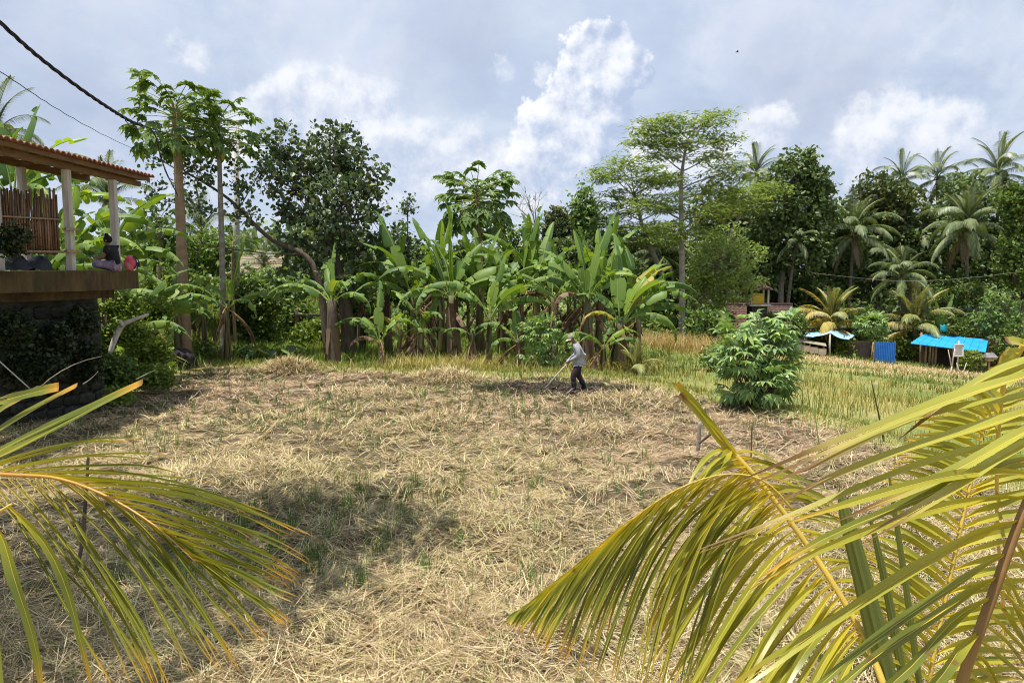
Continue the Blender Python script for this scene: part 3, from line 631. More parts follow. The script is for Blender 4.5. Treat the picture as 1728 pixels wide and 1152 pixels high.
def feather_cards(Pc, size, aspect=0.32):
    n = len(Pc); a = rng.uniform(0, 2 * PI, n); d = np.stack([np.cos(a), np.sin(a), rng.normal(-0.1, 0.25, n)], 1); d = unit(d)
    nrm = unit(np.array([0, 0, 1.0]) + rng.normal(0, 0.28, (n, 3))); s = unit(np.cross(nrm, d)); L = size * rng.uniform(0.6, 1.3, n); w = L * aspect * 0.5
    f = np.array([(0, 0), (0.5, 1), (1, 0), (0.5, -1)])
    V = Pc[:, None] + d[:, None] * (f[None, :, 0:1] * L[:, None, None]) + s[:, None] * (f[None, :, 1:2] * w[:, None, None])
    V[:, 2, 2] -= 0.15 * L
    return V.reshape(-1, 3), (np.arange(n) * 4)[:, None] + np.array([0, 1, 2, 3])
def ell(n, surfbias=0.5):
    v = unit(rng.normal(0, 1, (n, 3))); r = rng.uniform(0, 1, n) ** (1 / 3); r = r * (1 - surfbias) + surfbias * np.maximum(r, rng.uniform(0.75, 1, n)); return v * r[:, None]
def limb(mb, a, b, r0, r1, sag=0.12, n=6, k=5, jit=0.06):
    a = np.array(tuple(a)); b = np.array(tuple(b)); L = np.linalg.norm(b - a)
    mid = a * 0.55 + b * 0.45 + rng.normal(0, jit, 3) * L; mid[2] += sag * L * rng.uniform(-1, 0.5)
    mb.tube(bez(a, mid, b, k), np.linspace(r0, r1, k), n)
def tree(name, label, trunk, blobs, leafm, bark, size, leafn, clump=26, crad=0.28, kind='leaf', cat='tree', group=None, twigs=True, droop=0.3, aspect=0.62, up=0.5, fork=None, surfb=0.5, limbr=0.35, crown='crown', flat=None):
    """trunk: [(point, radius)...] in world space; blobs: [(centre, (rx, ry, rz), weight)]; crown leaves gather in clumps"""
    root = empty(name, trunk[0][0], label, cat, group)
    tb = MB(); pts = catmull([p for p, r in trunk], 4 * len(trunk)); rad = np.interp(np.linspace(0, 1, len(pts)), np.linspace(0, 1, len(trunk)), [r for p, r in trunk])
    tb.tube(pts, rad, 9)
    wsum = sum(b[2] for b in blobs); L_ = []; 
    forkz = np.linspace(0.45, 1.0, len(blobs)) if fork is None else fork
    for bi, (c, rr, w) in enumerate(blobs):
        c = np.array(tuple(c)); rr = np.array(rr, float)
        # the limb leaves the trunk at the point that suits this blob
        zs = c[2] - rr[2] * 0.9 - 0.25 * np.linalg.norm((c - pts[-1])[:2])
        i0 = int(np.clip(np.argmin(np.abs(pts[:, 2] - zs)), len(pts) * 0.3, len(pts) - 1))
        limb(tb, pts[i0], c, max(rad[i0] * limbr, 0.02), 0.018, 0.1)
        ncl = max(5, int(leafn * w / wsum / clump)); cc = c + ell(ncl, surfb) * rr
        for q in cc:
            if twigs and rng.uniform() < 0.45: limb(tb, c + (q - c) * 0.1, q, 0.016, 0.006, 0.1, 3, 3)
            m = clump; cr = crad * rng.uniform(0.6, 1.3) * np.array([1, 1, 0.7 if flat is None else flat])
            L_.append(q + rng.normal(0, 1, (m, 3)) * cr * 0.6)
    LP = np.concatenate(L_)
    cb = MB()
    if kind == 'leaf': V, Q = leaf_cards(LP, size, up, aspect, 0.15, droop=droop)
    else: V, Q = feather_cards(LP, size, aspect)
    cb.add(V, Q)
    tb.obj('trunk', bark, root, world=True, smooth=True)
    cb.obj(crown, leafm, root, world=True)
    return root
def blob(px, py, d, rxp, rzp, w=None, dd=0.0, ry=None):
    """crown lobe seen at a photograph pixel: centre, radii in pixels at that distance"""
    k = d / FPX; return (P(px, py, d + dd), (rxp * k, (ry if ry is not None else 0.8 * rxp) * k, rzp * k), w if w is not None else rxp * rzp)
def onground(px, d, dz=0.0):
    x = (px - 864) / FPX * d / (math.cos(PITCH)) ; x = P(px, 600, d).x
    return Vector((x, d, float(gz(x, d)) + dz))

# banana -----------------------------------------------------------
def banana_leaf_mesh(name, a0, bend, L=2.1, W=0.30, tears=0.5, fold=0.35, furl=0.0, pet=0.45, seed=0, dead=False):
    g = np.random.default_rng(seed); n = 26
    u = np.linspace(0, 1, n); tot = L + pet; ang = a0 - bend * u ** 1.4
    ds = tot / (n - 1); px = np.concatenate([[0], np.cumsum(np.cos(ang[:-1]) * ds)]); pz = np.concatenate([[0], np.cumsum(np.sin(ang[:-1]) * ds)])
    lat = np.cumsum(g.normal(0, 0.01, n)); mid = np.stack([px, lat, pz], 1)
    tg = unit(np.gradient(mid, axis=0)); sd = np.stack([-tg[:, 1] * 0, np.ones(n), 0 * tg[:, 1]], 1); nr = unit(np.cross(tg, sd)); nr *= np.sign(nr[:, 2:3].sum() + 1e-6)
    s = (u * tot - pet) / L; wv = np.where(s > 0, np.clip(np.sin(np.clip(s, 0, 1) ** 0.62 * PI) ** 0.55, 0, 1), 0) * W
    mb = MB()
    i0 = int(np.argmax(s > 0.0))
    for sg in (-1, 1):
        i = i0; prev = None
        while i < n - 1:
            k = int(g.integers(1, 3)) if g.uniform() < tears else int(g.integers(4, 9)); k = min(k, n - 1 - i)
            dr = fold + g.normal(0, 0.55 if tears > 0.3 else 0.08) + (0.5 if dead else 0); sh = g.uniform(0.0, 0.3) * (tears > 0.15); wf = g.uniform(0.7, 1.06)
            V = []; UV = []
            for j in range(i, i + k + 1):
                o = mid[j]; jj = j + (sh if j == i else -sh if j == i + k else 0)
                oo = mid[j] + tg[j] * (jj - j) * ds
                w = wv[j] * wf * (1 - 0.14 * (j in (i, i + k)))
                for q, f in ((0.0, 0.0), (0.5, 0.35), (1.0, 1.0)):
                    if furl: 
                        th = furl * q * PI; rr = W * 0.22; p = o + sd[j] * sg * rr * math.sin(th) + nr[j] * rr * (1 - math.cos(th)) * 1.0
                    else:
                        a = dr * f * 1.1 + fold * 0.4; p = (o * (1 - q) + oo * q) + sd[j] * sg * w * q * math.cos(a) - nr[j] * w * q * math.sin(a) + nr[j] * 0.10 * w * (q < 0.9) * (q > 0)
                    V.append(p); UV.append((u[j], 0.5 + 0.5 * sg * q))
            Q = [(3 * a + b, 3 * a + b + 1, 3 * a + b + 4, 3 * a + b + 3) for a in range(k) for b in range(2)]
            mb.add(V, Q, None, 0, UV); i += k
    mb.tube(mid[::2], np.interp(np.linspace(0, 1, len(mid[::2])), [0, 0.2, 1], [0.035, 0.022, 0.006]), 5, 1, False)
    return mb.mesh(name, None, True)
BL = {}
def bl(kind, i):
    spec = {'erect': (R(84), R(26), 2.3, 0.28, 0.55, 0.25), 'up': (R(76), R(70), 2.3, 0.29, 0.75, 0.3), 'arch': (R(66), R(122), 2.4, 0.29, 0.85, 0.4), 'flat': (R(48), R(108), 2.2, 0.28, 0.85, 0.5),
            'droop': (R(38), R(150), 2.0, 0.27, 0.9, 0.75), 'hang': (R(-35), R(55), 1.7, 0.2, 0.7, 0.9), 'furl': (R(88), R(6), 2.2, 0.24, 0.0, 0.0)}[kind]
    key = (kind, i % 4)
    if key not in BL:
        a0, b, L, W, te, fo = spec; s = 100 + 7 * (i % 4) + sum(map(ord, kind))
        BL[key] = banana_leaf_mesh('banana_leaf_' + kind, a0, b, L, W, te, fo, furl=0.92 if kind == 'furl' else 0, pet=0.4 if kind != 'hang' else 0.25, seed=s, dead=kind == 'hang')
    return BL[key]
BLM = {}
def banana_leaf(root, kind, i, z, az, sc, mat):
    me = bl(kind, i); key = (me.name, mat.name)
    if key not in BLM:
        m2 = me.copy(); m2.materials.append(mat); m2.materials.append(M_rib_b if mat is M_banana_d else M_petiole); BLM[key] = m2
    return link('leaf', BLM[key], None, root, (0.05 * math.cos(az) * sc, 0.05 * math.sin(az) * sc, z), (rng.normal(0, 0.08), rng.normal(0, 0.08), az), sc)
def banana(label, base, stem_h, r, leaves, group=None, dead=2, lean=(0, 0), stemmat=None, name='banana_plant', skirts=6):
    """leaves: [(kind, azimuth deg, scale, material or None)]; azimuth 0 = to the right in the photo, 90 = away"""
    base = Vector(base); root = empty(name, base, label, 'banana plant', group)
    mb = MB(); k = 7; zs = np.linspace(-0.15, stem_h, k)
    pts = [(lean[0] * (z / stem_h) ** 1.5, lean[1] * (z / stem_h) ** 1.5, z) for z in np.maximum(zs, 0)]; pts[0] = (0, 0, -0.15)
    mb.tube(pts, r * np.interp(np.linspace(0, 1, k), [0, 0.15, 1], [1.25, 1.05, 0.62]), 10)
    mb.obj('pseudostem', stemmat or M_pseudo, root, smooth=True)
    for i in range(skirts):                        # dry leaf sheaths hugging the stem
        a = rng.uniform(0, 2 * PI); z0 = stem_h * rng.uniform(0.45, 1.0); Ls = stem_h * rng.uniform(0.35, 0.7); w = r * rng.uniform(0.5, 0.9)
        V = []; 
        for q in range(5):
            z = max(0.03, z0 - Ls * q / 4); f = z / stem_h; rr = r * (1.08 - 0.35 * f) + 0.012 + 0.05 * (q / 4) ** 2 * rng.uniform(0.2, 1.4); cx = lean[0] * f ** 1.5; cy = lean[1] * f ** 1.5
            for s_ in (-1, 0, 1):
                aa = a + s_ * w * (1 - 0.5 * q / 4) / max(rr, 0.03); V.append((cx + rr * math.cos(aa), cy + rr * math.sin(aa), z + rng.normal(0, 0.02)))
        Q = [(3 * q + s_, 3 * q + s_ + 1, 3 * q + s_ + 4, 3 * q + s_ + 3) for q in range(4) for s_ in range(2)]
        MB().add(V, Q).obj('dry_sheath', M_banana_d, root, smooth=True)
    top = Vector((lean[0], lean[1], stem_h))
    for i, lf in enumerate(leaves):
        kind, az, sc, mat = lf if len(lf) == 4 else (*lf, None)
        o = banana_leaf(root, kind, i, stem_h - 0.12 - 0.03 * (i % 3), R(az) + rng.normal(0, 0.08), sc, mat or (M_banana_y if kind == 'furl' else M_banana))
        o.location.x += lean[0]; o.location.y += lean[1]
    for i in range(dead + 1):
        o = banana_leaf(root, 'hang', i, stem_h * rng.uniform(0.8, 0.97), rng.uniform(0, 2 * PI), rng.uniform(0.6, 1.0), M_banana_d); o.location.x += lean[0] * 0.9; o.location.y += lean[1] * 0.9
    return root
def rleaves(n, smin=0.75, smax=1.05, kinds=('erect', 'erect', 'up', 'up', 'arch', 'arch', 'flat'), yellow=0.15, start=None):
    a0 = rng.uniform(0, 360) if start is None else start; out = []
    for i in range(n):
        kd = kinds[min(int(i / n * len(kinds)), len(kinds) - 1)]
        out.append((kd, a0 + i * 137.5 + rng.normal(0, 15), rng.uniform(smin, smax), M_banana_yel if kd in ('flat', 'droop') and rng.uniform() < yellow else None))
    return out

# papaya -----------------------------------------------------------
def papaya_leaf_mesh(seed):
    g = np.random.default_rng(seed); mb = MB(); Lp = 0.98
    end = np.array([Lp, 0, 0.10]); mb.tube(bez((0, 0, 0), (Lp * 0.5, 0, 0.16), end, 4), [0.016, 0.013, 0.01, 0.008], 4, 1, False)
    for k in range(7):
        a = (k - 3) * 0.62 + g.normal(0, 0.06); L = (0.36 - 0.025 * abs(k - 3)) * g.uniform(0.9, 1.1); dr = g.uniform(0.3, 0.7)
        d = np.array([math.cos(a), math.sin(a), 0]); s = np.array([-d[1], d[0], 0])
        prof = [(0, 0.03), (0.22, 0.12), (0.38, 0.19), (0.5, 0.30), (0.58, 0.15), (0.72, 0.23), (0.8, 0.10), (1, 0)]
        V = []; 
        for f, w in prof:
            c = end + d * L * f + np.array([0, 0, -dr * L * f * f]); V += [c + s * w * L * 1.05 + np.array([0, 0, 0.03 * (w > 0.1)]), c, c - s * w * L * 1.05 + np.array([0, 0, 0.03 * (w > 0.1)])]
        Q = [(3 * i + j, 3 * i + j + 1, 3 * i + j + 4, 3 * i + j + 3) for i in range(len(prof) - 1) for j in range(2)]
        mb.add(V, Q, None, 0)
    return mb.mesh('papaya_leaf', [M_papaya, M_petiole], False)
PL = [papaya_leaf_mesh(s) for s in (1, 2, 3)]
def uvsphere(c, r, nu=8, nv=6, m=0, mb=None, R3=None):
    V = []; 
    for i in range(nv + 1):
        th = PI * i / nv
        for j in range(nu): V.append((r[0] * math.sin(th) * math.cos(2 * PI * j / nu), r[1] * math.sin(th) * math.sin(2 * PI * j / nu), r[2] * math.cos(th)))
    V = np.array(V); 
    if R3 is not None: V = V @ np.array(R3).T
    Q = [(i * nu + j, (i + 1) * nu + j, (i + 1) * nu + (j + 1) % nu, i * nu + (j + 1) % nu) for i in range(nv) for j in range(nu)]
    mb = mb or MB(); mb.add(V + np.array(tuple(c)), Q, None, m); return mb
_fm = MB()
for z, r in (): pass
FRUIT = None
def papaya(label, trunk, r0, n=22, sc=1.0, fruits=6, spread=(-0.5, 1.0), bark=None):
    """trunk: world points"""
    global FRUIT
    root = empty('papaya_tree', trunk[0], label, 'papaya tree', None)
    pts = catmull(trunk, 16); rad = np.linspace(r0, r0 * 0.48, 16) * (1 + 0.05 * np.sin(np.arange(16) * 2.3)); rad[0] *= 1.15
    MB().tube(pts, rad, 10).obj('trunk', bark or M_bark_p, root, world=True, smooth=True)
    if FRUIT is None:
        mb = MB(); V = []
        prof = [(0, 0.015), (0.05, 0.05), (0.13, 0.085), (0.22, 0.08), (0.29, 0.05), (0.32, 0.0)]
        for z, r in prof:
            for j in range(8): V.append((r * math.cos(j * PI / 4), r * math.sin(j * PI / 4), -z))
        mb.add(V, [(i * 8 + j, i * 8 + (j + 1) % 8, (i + 1) * 8 + (j + 1) % 8, (i + 1) * 8 + j) for i in range(len(prof) - 1) for j in range(8)])
        FRUIT = mb.mesh('papaya_fruit', [M_fruit], True)
    top = Vector(pts[-1]) - Vector(trunk[0])
    for i in range(n):
        f = i / n; el = spread[1] + (spread[0] - spread[1]) * f + rng.normal(0, 0.1); az = i * 2.399 + rng.normal(0, 0.2)
        link('leaf', PL[i % 3], None, root, top + Vector((0, 0, -0.75 * f * sc)), (rng.normal(0, 0.25), -el, az), sc * rng.uniform(0.85, 1.2))
    for i in range(fruits):
        az = i * 2.4 + 2.5; link('fruit', FRUIT, None, root, top + Vector((0.13 * math.cos(az), 0.13 * math.sin(az), -0.75 - 0.11 * i)), (0.15, 0, az), 1.1 * rng.uniform(0.8, 1.2))
    return root

# coconut palm ----------------------------------------------------------
def frond_mesh(name, L, a0, bend, nl=48, ll=0.95, w=0.055, hang=0.6, seed=0, back=0.55, cluster=0.0):
    g = np.random.default_rng(seed); n = 14; u = np.linspace(0, 1, n); ang = a0 - bend * u ** 1.35; ds = L / (n - 1)
    x = np.concatenate([[0], np.cumsum(np.cos(ang[:-1]) * ds)]); z = np.concatenate([[0], np.cumsum(np.sin(ang[:-1]) * ds)]); mid = np.stack([x, np.cumsum(g.normal(0, 0.012, n)), z], 1)
    mb = MB(); mb.tube(mid, np.linspace(0.045, 0.008, n), 4, 1, False)
    tg = unit(np.gradient(mid, axis=0))
    for sg in (-1, 1):
        for i in range(nl):
            t = 0.12 + 0.88 * (i + g.uniform(-0.2, 0.2)) / (nl - 1); t = min(t, 1.0); p = np.array([np.interp(t, u, mid[:, k]) for k in range(3)]); d0 = np.array([np.interp(t, u, tg[:, k]) for k in range(3)])
            l = ll * (0.45 + 0.75 * math.sin(PI * min(1, t * 0.92 + 0.06)) ** 0.7) * g.uniform(0.85, 1.1)
            sd = np.array([0, sg, 0.0]); d = unit(sd * (1 - 0.35 * t) + d0 * (back + 0.6 * t) + np.array([0, 0, 0.15 - hang * 0.35])); 
            q1 = p + d * l * 0.45; d2 = unit(d + np.array([0, 0, -hang - 0.25 * g.uniform()])); q2 = q1 + d2 * l * 0.55
            wv = unit(np.cross(d, np.array([0.15, 0, 1.0]))) * w * 0.5; wv = wv if np.isfinite(wv).all() else np.array([w / 2, 0, 0])
            mb.add([p - wv * 0.7, p + wv * 0.7, q1 - wv, q1 + wv, q2], [(0, 1, 3, 2)], [(2, 3, 4)], 0, [(0, 0), (0, 1), (0.45, 0), (0.45, 1), (1, 0.5)])
    return mb.mesh(name, None, False)
FR = {}
def frond(root, kind, loc, az, sc, mat, tilt=0.0):
    spec = {'spear': (3.4, R(86), R(14), 0.55), 'erect': (4.0, R(76), R(55), 0.45), 'arch': (4.3, R(56), R(100), 0.9), 'flat': (4.3, R(28), R(88), 1.2), 'droop': (4.2, R(-8), R(72), 1.5), 'dead': (3.6, R(-45), R(42), 1.4)}[kind]
    i = int(rng.integers(0, 2)); key = (kind, i, mat.name)
    if key not in FR:
        L, a0, b, h = spec; me = frond_mesh('frond_' + kind, L, a0, b, hang=h, seed=5 + i * 11 + len(kind)); me.materials.append(mat); me.materials.append(M_rib_b if kind == 'dead' else M_petiole if mat is M_palm else M_rib); FR[key] = me
    return link('frond', FR[key], None, root, loc, (tilt, rng.normal(0, 0.06), az), sc)
def palm(label, base, top, r, n=18, sc=1.0, mat=None, kinds=('spear', 'erect', 'erect', 'arch', 'arch', 'arch', 'flat', 'flat', 'droop', 'droop', 'dead'), group=None, mat2=None, mix=0.0, cat='coconut palm', name='coconut_palm', a0=None, nuts=0):
    base = Vector(base); top = Vector(top); root = empty(name, base, label, cat, group)
    d = top - base; mid = base + d * 0.5 + Vector((rng.normal(0, 0.03) * d.length, 0, 0))
    pts = bez(base - Vector((0, 0, 0.15)), mid, top, 10); rad = np.interp(np.linspace(0, 1, 10), [0, 0.1, 1], [r * 1.5, r, r * 0.75])
    MB().tube(pts, rad, 9).obj('trunk', M_bark_pm, root, world=True, smooth=True)
    a0 = rng.uniform(0, 6.28) if a0 is None else a0
    for i in range(n):
        kd = kinds[min(int(i / n * len(kinds)), len(kinds) - 1)]
        m = M_palm_dead if kd == 'dead' else (mat2 if mat2 is not None and rng.uniform() < mix + 0.5 * (kd in ('flat', 'droop')) * (mix > 0) else (mat or M_palm))
        frond(root, kd, d + Vector((0, 0, -0.02 * i * sc)), a0 + i * 2.399 + rng.normal(0, 0.12), sc * rng.uniform(0.85, 1.1), m)
    for i in range(nuts):
        az = i * 1.3; uvsphere((0, 0, 0), (0.11, 0.11, 0.14), mb=None).obj('coconut', M_petiole, root, d + Vector((0.25 * math.cos(az), 0.25 * math.sin(az), -0.3 - 0.06 * i)), smooth=True)
    return root

# palmate bush (cassava) ---------------------------------------------------
def palmate_cards(Pc, size, nrm_out, nf=6):
    """drooping hands of narrow leaflets"""
    n = len(Pc); ax = unit(nrm_out + np.array([0, 0, 0.35]) + rng.normal(0, 0.35, (n, 3))); s = unit(np.cross(ax, np.array([0, 0, 1.0]) + rng.normal(0, 0.05, (n, 3)))); 
    S = size * rng.uniform(0.65, 1.25, n); Vs = []; Qs = []; k = 0
    for i in range(nf):
        a = (i - (nf - 1) / 2) * 2.1 / (nf - 1) * 1.25
        d = unit(ax * math.cos(a) + s * math.sin(a)); d[:, 2] -= 0.15; d = unit(d); sd = unit(np.cross(d, np.cross(s, ax) + 0.01)); L = S * (1 - 0.12 * abs(i - (nf - 1) / 2)); w = L * 0.13
        p1 = Pc + d * (L * 0.5)[:, None]; d2 = unit(d + np.array([0, 0, -0.75])); p2 = p1 + d2 * (L * 0.5)[:, None]
        V = np.stack([Pc, p1 - sd * w[:, None], p2, p1 + sd * w[:, None]], 1); Vs.append(V.reshape(-1, 3)); Qs.append((np.arange(n) * 4)[:, None] + np.array([0, 1, 2, 3]) + k); k += 4 * n
    return np.concatenate(Vs), np.concatenate(Qs)
def palmate_bush(name, label, base, blobs, n, size, mat, cat='bush', stems=6):
    root = empty(name, base, label, cat); tb = MB(); cb = MB(); ws = sum(b[2] for b in blobs)
    for c, rr, w in blobs:
        c = np.array(tuple(c)); m = int(n * w / ws); e = ell(m, 0.7); Pc = c + e * np.array(rr)
        V, Q = palmate_cards(Pc, size, unit(e + 1e-6)); cb.add(V, Q)
        for j in range(stems): limb(tb, Vector(base) + Vector((rng.normal(0, 0.12), rng.normal(0, 0.12), -0.05)), Pc[j % m], 0.022, 0.008, 0.05, 5, 5)
    tb.obj('stem', M_bark, root, world=True, smooth=True); cb.obj('foliage', mat, root, world=True); return root
def bush(name, label, base, blobs, n, size, mat, cat='bush', aspect=0.5, kind='leaf', clump=14, crad=0.2, group=None):
    return tree(name, label, [(Vector(base) + Vector((0, 0, -0.1)), 0.06), (Vector(base) + Vector((0.05, 0, 0.5)), 0.04), (Vector(base) + Vector((0, 0.05, 0.9)), 0.03)], blobs, mat, M_bark, size, n, clump, crad, kind, cat, group, aspect=aspect, crown='foliage')
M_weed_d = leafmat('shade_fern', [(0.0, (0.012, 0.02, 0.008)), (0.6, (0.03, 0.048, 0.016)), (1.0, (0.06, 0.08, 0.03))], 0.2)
M_lightbush = leafmat('pale_green_leaf', [(0.0, (0.17, 0.25, 0.08)), (0.5, (0.27, 0.38, 0.13)), (1.0, (0.40, 0.48, 0.19))], 0.45)

# ---------------------------------------------------------------- the banana row
Y_ = M_banana_yel; YG = M_banana_y
GB = 'banana plants in the row behind the field'
def bp(px, d): return onground(px, d)
banana('slim banana plant with upright lime-green new leaf beside the papaya trunks', bp(384, 27.3), 2.2, 0.10,
       [('furl', 80, 0.95, YG), ('up', 95, 0.6, YG), ('flat', 8, 0.95), ('arch', 175, 0.7), ('flat', 200, 0.75), ('droop', -30, 0.8)], GB, 1, (0.05, 0))
banana('thin banana plant with small bright leaf between the two papaya trunks', bp(346, 28.4), 1.9, 0.09, [('up', 100, 0.55, YG), ('arch', 0, 0.7), ('flat', 170, 0.6), ('droop', -60, 0.6)], GB, 1)
banana('banana plant hugging the left papaya trunk, long leaves towards the hut', bp(300, 26.6), 2.1, 0.12,
       [('up', 120, 0.9), ('arch', 168, 1.0), ('flat', 185, 1.0), ('flat', 205, 0.9), ('arch', 10, 0.85), ('droop', -100, 0.8), ('droop', 60, 0.7)], GB, 2)
banana('banana plant with thick dark stem at the foot of the heart-leaved tree', bp(562, 26.6), 2.4, 0.24,
       [('up', 110, 0.9), ('erect', 60, 0.85), ('arch', 40, 1.0), ('flat', 172, 1.05), ('flat', 190, 1.0), ('arch', 150, 0.9), ('droop', -20, 0.9), ('arch', -70, 0.8)], GB, 3, stemmat=M_bark)
banana('short young banana plant standing alone left of the thick clump', bp(642, 26.0), 1.0, 0.10,
       [('erect', 80, 0.85), ('up', 20, 0.6, YG), ('arch', 160, 0.85), ('arch', 185, 0.7), ('droop', -160, 0.6, M_banana_d)], GB, 1)
banana('banana plant with two very tall dark upright leaves, left of the lime spear', bp(698, 28.2), 2.6, 0.16,
       [('erect', 150, 1.35), ('up', 20, 1.1), ('up', 190, 1.1), ('arch', 165, 1.2), ('flat', 200, 1.0), ('droop', -80, 1.0), ('flat', -30, 0.9, Y_)], GB, 2)
banana('largest banana plant with shaggy stem and lime rolled leaf at the row centre', bp(765, 27.4), 2.55, 0.27,
       [('furl', 90, 1.32, YG), ('erect', 170, 1.25), ('up', 150, 1.15), ('up', 30, 1.1), ('arch', 5, 1.25), ('arch', 185, 1.2), ('flat', -10, 1.2), ('flat', 215, 1.0), ('droop', -60, 1.0), ('droop', -130, 1.0)], GB, 3, (-0.05, 0), skirts=12)
banana('slim young banana plant with reddish stem and pale arching leaves, front of row', bp(826, 25.9), 1.95, 0.095,
       [('erect', 60, 0.85), ('up', 75, 0.75, YG), ('arch', 183, 1.1), ('arch', -5, 1.05), ('flat', 0, 1.0), ('flat', 20, 1.0)], GB, 0, (0.02, 0))
banana('cut banana stem with one side leaf next to the reddish young plant', bp(798, 26.2), 1.25, 0.13, [('flat', 170, 0.5), ('flat', 20, 0.4)], GB, 1)
banana('small banana sucker with broad low leaves left of the farmer', bp(874, 25.6), 1.1, 0.08,
       [('up', 95, 0.75), ('flat', 15, 0.75), ('arch', 175, 0.7), ('flat', 40, 0.7), ('droop', 200, 0.6)], GB, 0)
banana('banana plant with huge folded upright leaf reaching the sky right of centre', bp(878, 29.0), 2.7, 0.18,
       [('erect', 20, 1.35), ('erect', 45, 1.25), ('up', 160, 1.15), ('arch', 190, 1.15), ('flat', 175, 1.1), ('arch', -10, 1.0), ('flat', -80, 0.9, Y_), ('droop', -120, 0.9)], GB, 2)
banana('banana plant with brown drooping leaf between centre and right clumps', bp(932, 28.0), 2.5, 0.17,
       [('up', 100, 1.0), ('arch', 170, 1.1), ('arch', 20, 1.0), ('flat', 205, 1.0), ('flat', -30, 1.0), ('droop', 160, 0.9, M_banana_d)], GB, 4)
banana('tall banana plant behind the farmer with narrow upright leaves and dry skirts', bp(990, 25.9), 2.5, 0.22,
       [('erect', 30, 1.25), ('up', 60, 0.95), ('erect', 140, 1.0), ('arch', 165, 1.2, None), ('up', 175, 1.0), ('flat', 195, 1.0), ('arch', -20, 0.9), ('droop', 220, 0.8, M_banana_d)], GB, 5, skirts=10)
banana('banana plant with yellow-tipped leaves spreading right at the row end', bp(1042, 25.6), 1.75, 0.22,
       [('erect', 100, 1.3), ('up', 35, 1.15, YG), ('up', 20, 1.15, Y_), ('arch', 5, 1.25), ('arch', -4, 1.2), ('flat', 2, 1.15), ('droop', -12, 1.1), ('arch', 170, 0.9), ('flat', 200, 0.7, Y_)], GB, 4, (0.1, 0), skirts=9)
banana('low banana sucker with pale leaves directly right of the farmer', bp(1018, 24.9), 1.0, 0.09, [('up', 60, 0.5), ('arch', 180, 0.65), ('flat', 0, 0.6), ('flat', 215, 0.5), ('arch', 20, 0.6, YG)], GB, 2)
banana('banana plant in second row with torn leaves behind the lone young plant', bp(612, 30.5), 2.2, 0.15, rleaves(7, 0.8, 1.1, start=20), GB, 2)
banana('banana plant in second row left of the reddish young plant', bp(728, 31.0), 2.0, 0.15, rleaves(7, 0.8, 1.05, start=80), GB, 2)
banana('banana plant in second row behind the small broad sucker', bp(846, 30.6), 2.3, 0.15, rleaves(7, 0.8, 1.1, start=140), GB, 2)
banana('banana plant in second row behind the tall farmer-side plant', bp(960, 30.4), 2.2, 0.15, rleaves(7, 0.85, 1.1, start=200), GB, 3)
banana('leaning thin banana stem with drooping dry leaf before the big clump', bp(668, 26.4), 1.3, 0.07, [('droop', 10, 0.7), ('arch', 175, 0.6, Y_), ('droop', 200, 0.5, M_banana_d)], GB, 1, (0.25, 0))
banana('banana plant low and leafy between the lone young plant and the shaggy stem', bp(712, 26.6), 1.4, 0.12, rleaves(6, 0.6, 0.85, ('up', 'arch', 'flat', 'droop'), 0.2, 40), GB, 2)
for k_, (px, dd_, st_, lab) in enumerate([(655, 30.0, 2.6, 'banana plant with broad leaves behind the two tall dark upright leaves'), (745, 29.6, 2.9, 'banana plant directly behind the lime rolled leaf'), (810, 29.8, 2.5, 'banana plant filling the gap right of the shaggy stem'), (905, 30.0, 2.8, 'banana plant right of the huge folded upright leaf'), (1010, 28.6, 2.6, 'banana plant behind the right-hand dry skirts'), (1075, 29.0, 1.8, 'banana plant behind the yellow-tipped leaves at the row end')]):
    banana(lab, bp(px, dd_), st_, 0.16, rleaves(8, 0.95, 1.25, start=50 * k_), GB, 2)
# behind the raised hut
GH = 'banana plants behind the raised hut'
banana('banana plant with two tall leaves above the left end of the hut roof', bp(38, 22.0), 3.7, 0.20, [('erect', 60, 1.1), ('erect', 150, 1.1), ('up', 20, 1.1, YG), ('arch', 0, 1.2), ('flat', 190, 1.1, YG), ('arch', 215, 1.0, YG), ('droop', -20, 1.0), ('flat', 20, 1.1)], GH, 2)
banana('banana plant with broad lime leaf rising above the roof middle', bp(122, 21.4), 3.1, 0.18, [('erect', 92, 1.0, YG), ('up', 85, 0.85, YG), ('arch', 8, 1.15), ('flat', 180, 1.1, YG), ('flat', -15, 1.1, YG), ('droop', 200, 1.0), ('arch', 30, 1.1), ('droop', -60, 0.9)], GH, 2)
banana('banana plant with leaf pointing up over the roof end beside the cable', bp(186, 23.2), 3.0, 0.17, [('up', 12, 1.25), ('arch', 4, 1.2), ('flat', -5, 1.15), ('flat', 172, 1.15), ('arch', 190, 1.1), ('droop', -40, 1.0, YG), ('up', 110, 1.0), ('droop', -100, 1.0)], GH, 2)
banana('banana plant behind the seated woman with drooping pale leaves', bp(232, 24.0), 1.5, 0.15, [('up', 30, 1.0), ('arch', 0, 1.15), ('flat', 175, 1.15), ('flat', 5, 1.1), ('droop', -20, 1.0), ('arch', 160, 1.0, YG), ('droop', -150, 0.9, Y_)], GH, 1)
banana('banana plant with yellow backlit leaves behind the bamboo screen', bp(78, 20.4), 2.3, 0.16, [('flat', 178, 1.0, YG), ('arch', 200, 0.95, YG), ('up', 150, 0.9), ('flat', 10, 1.0), ('arch', -10, 1.0), ('droop', -80, 0.9, YG), ('droop', 230, 0.8, Y_)], GH, 1)
banana('banana plant with pale leaves low behind the rear hut post', bp(196, 21.2), 1.3, 0.15, [('arch', 170, 1.0, YG), ('up', 90, 1.0), ('flat', 190, 0.9), ('flat', -8, 1.0), ('arch', 20, 0.9), ('droop', -50, 0.9, YG)], GH, 1)
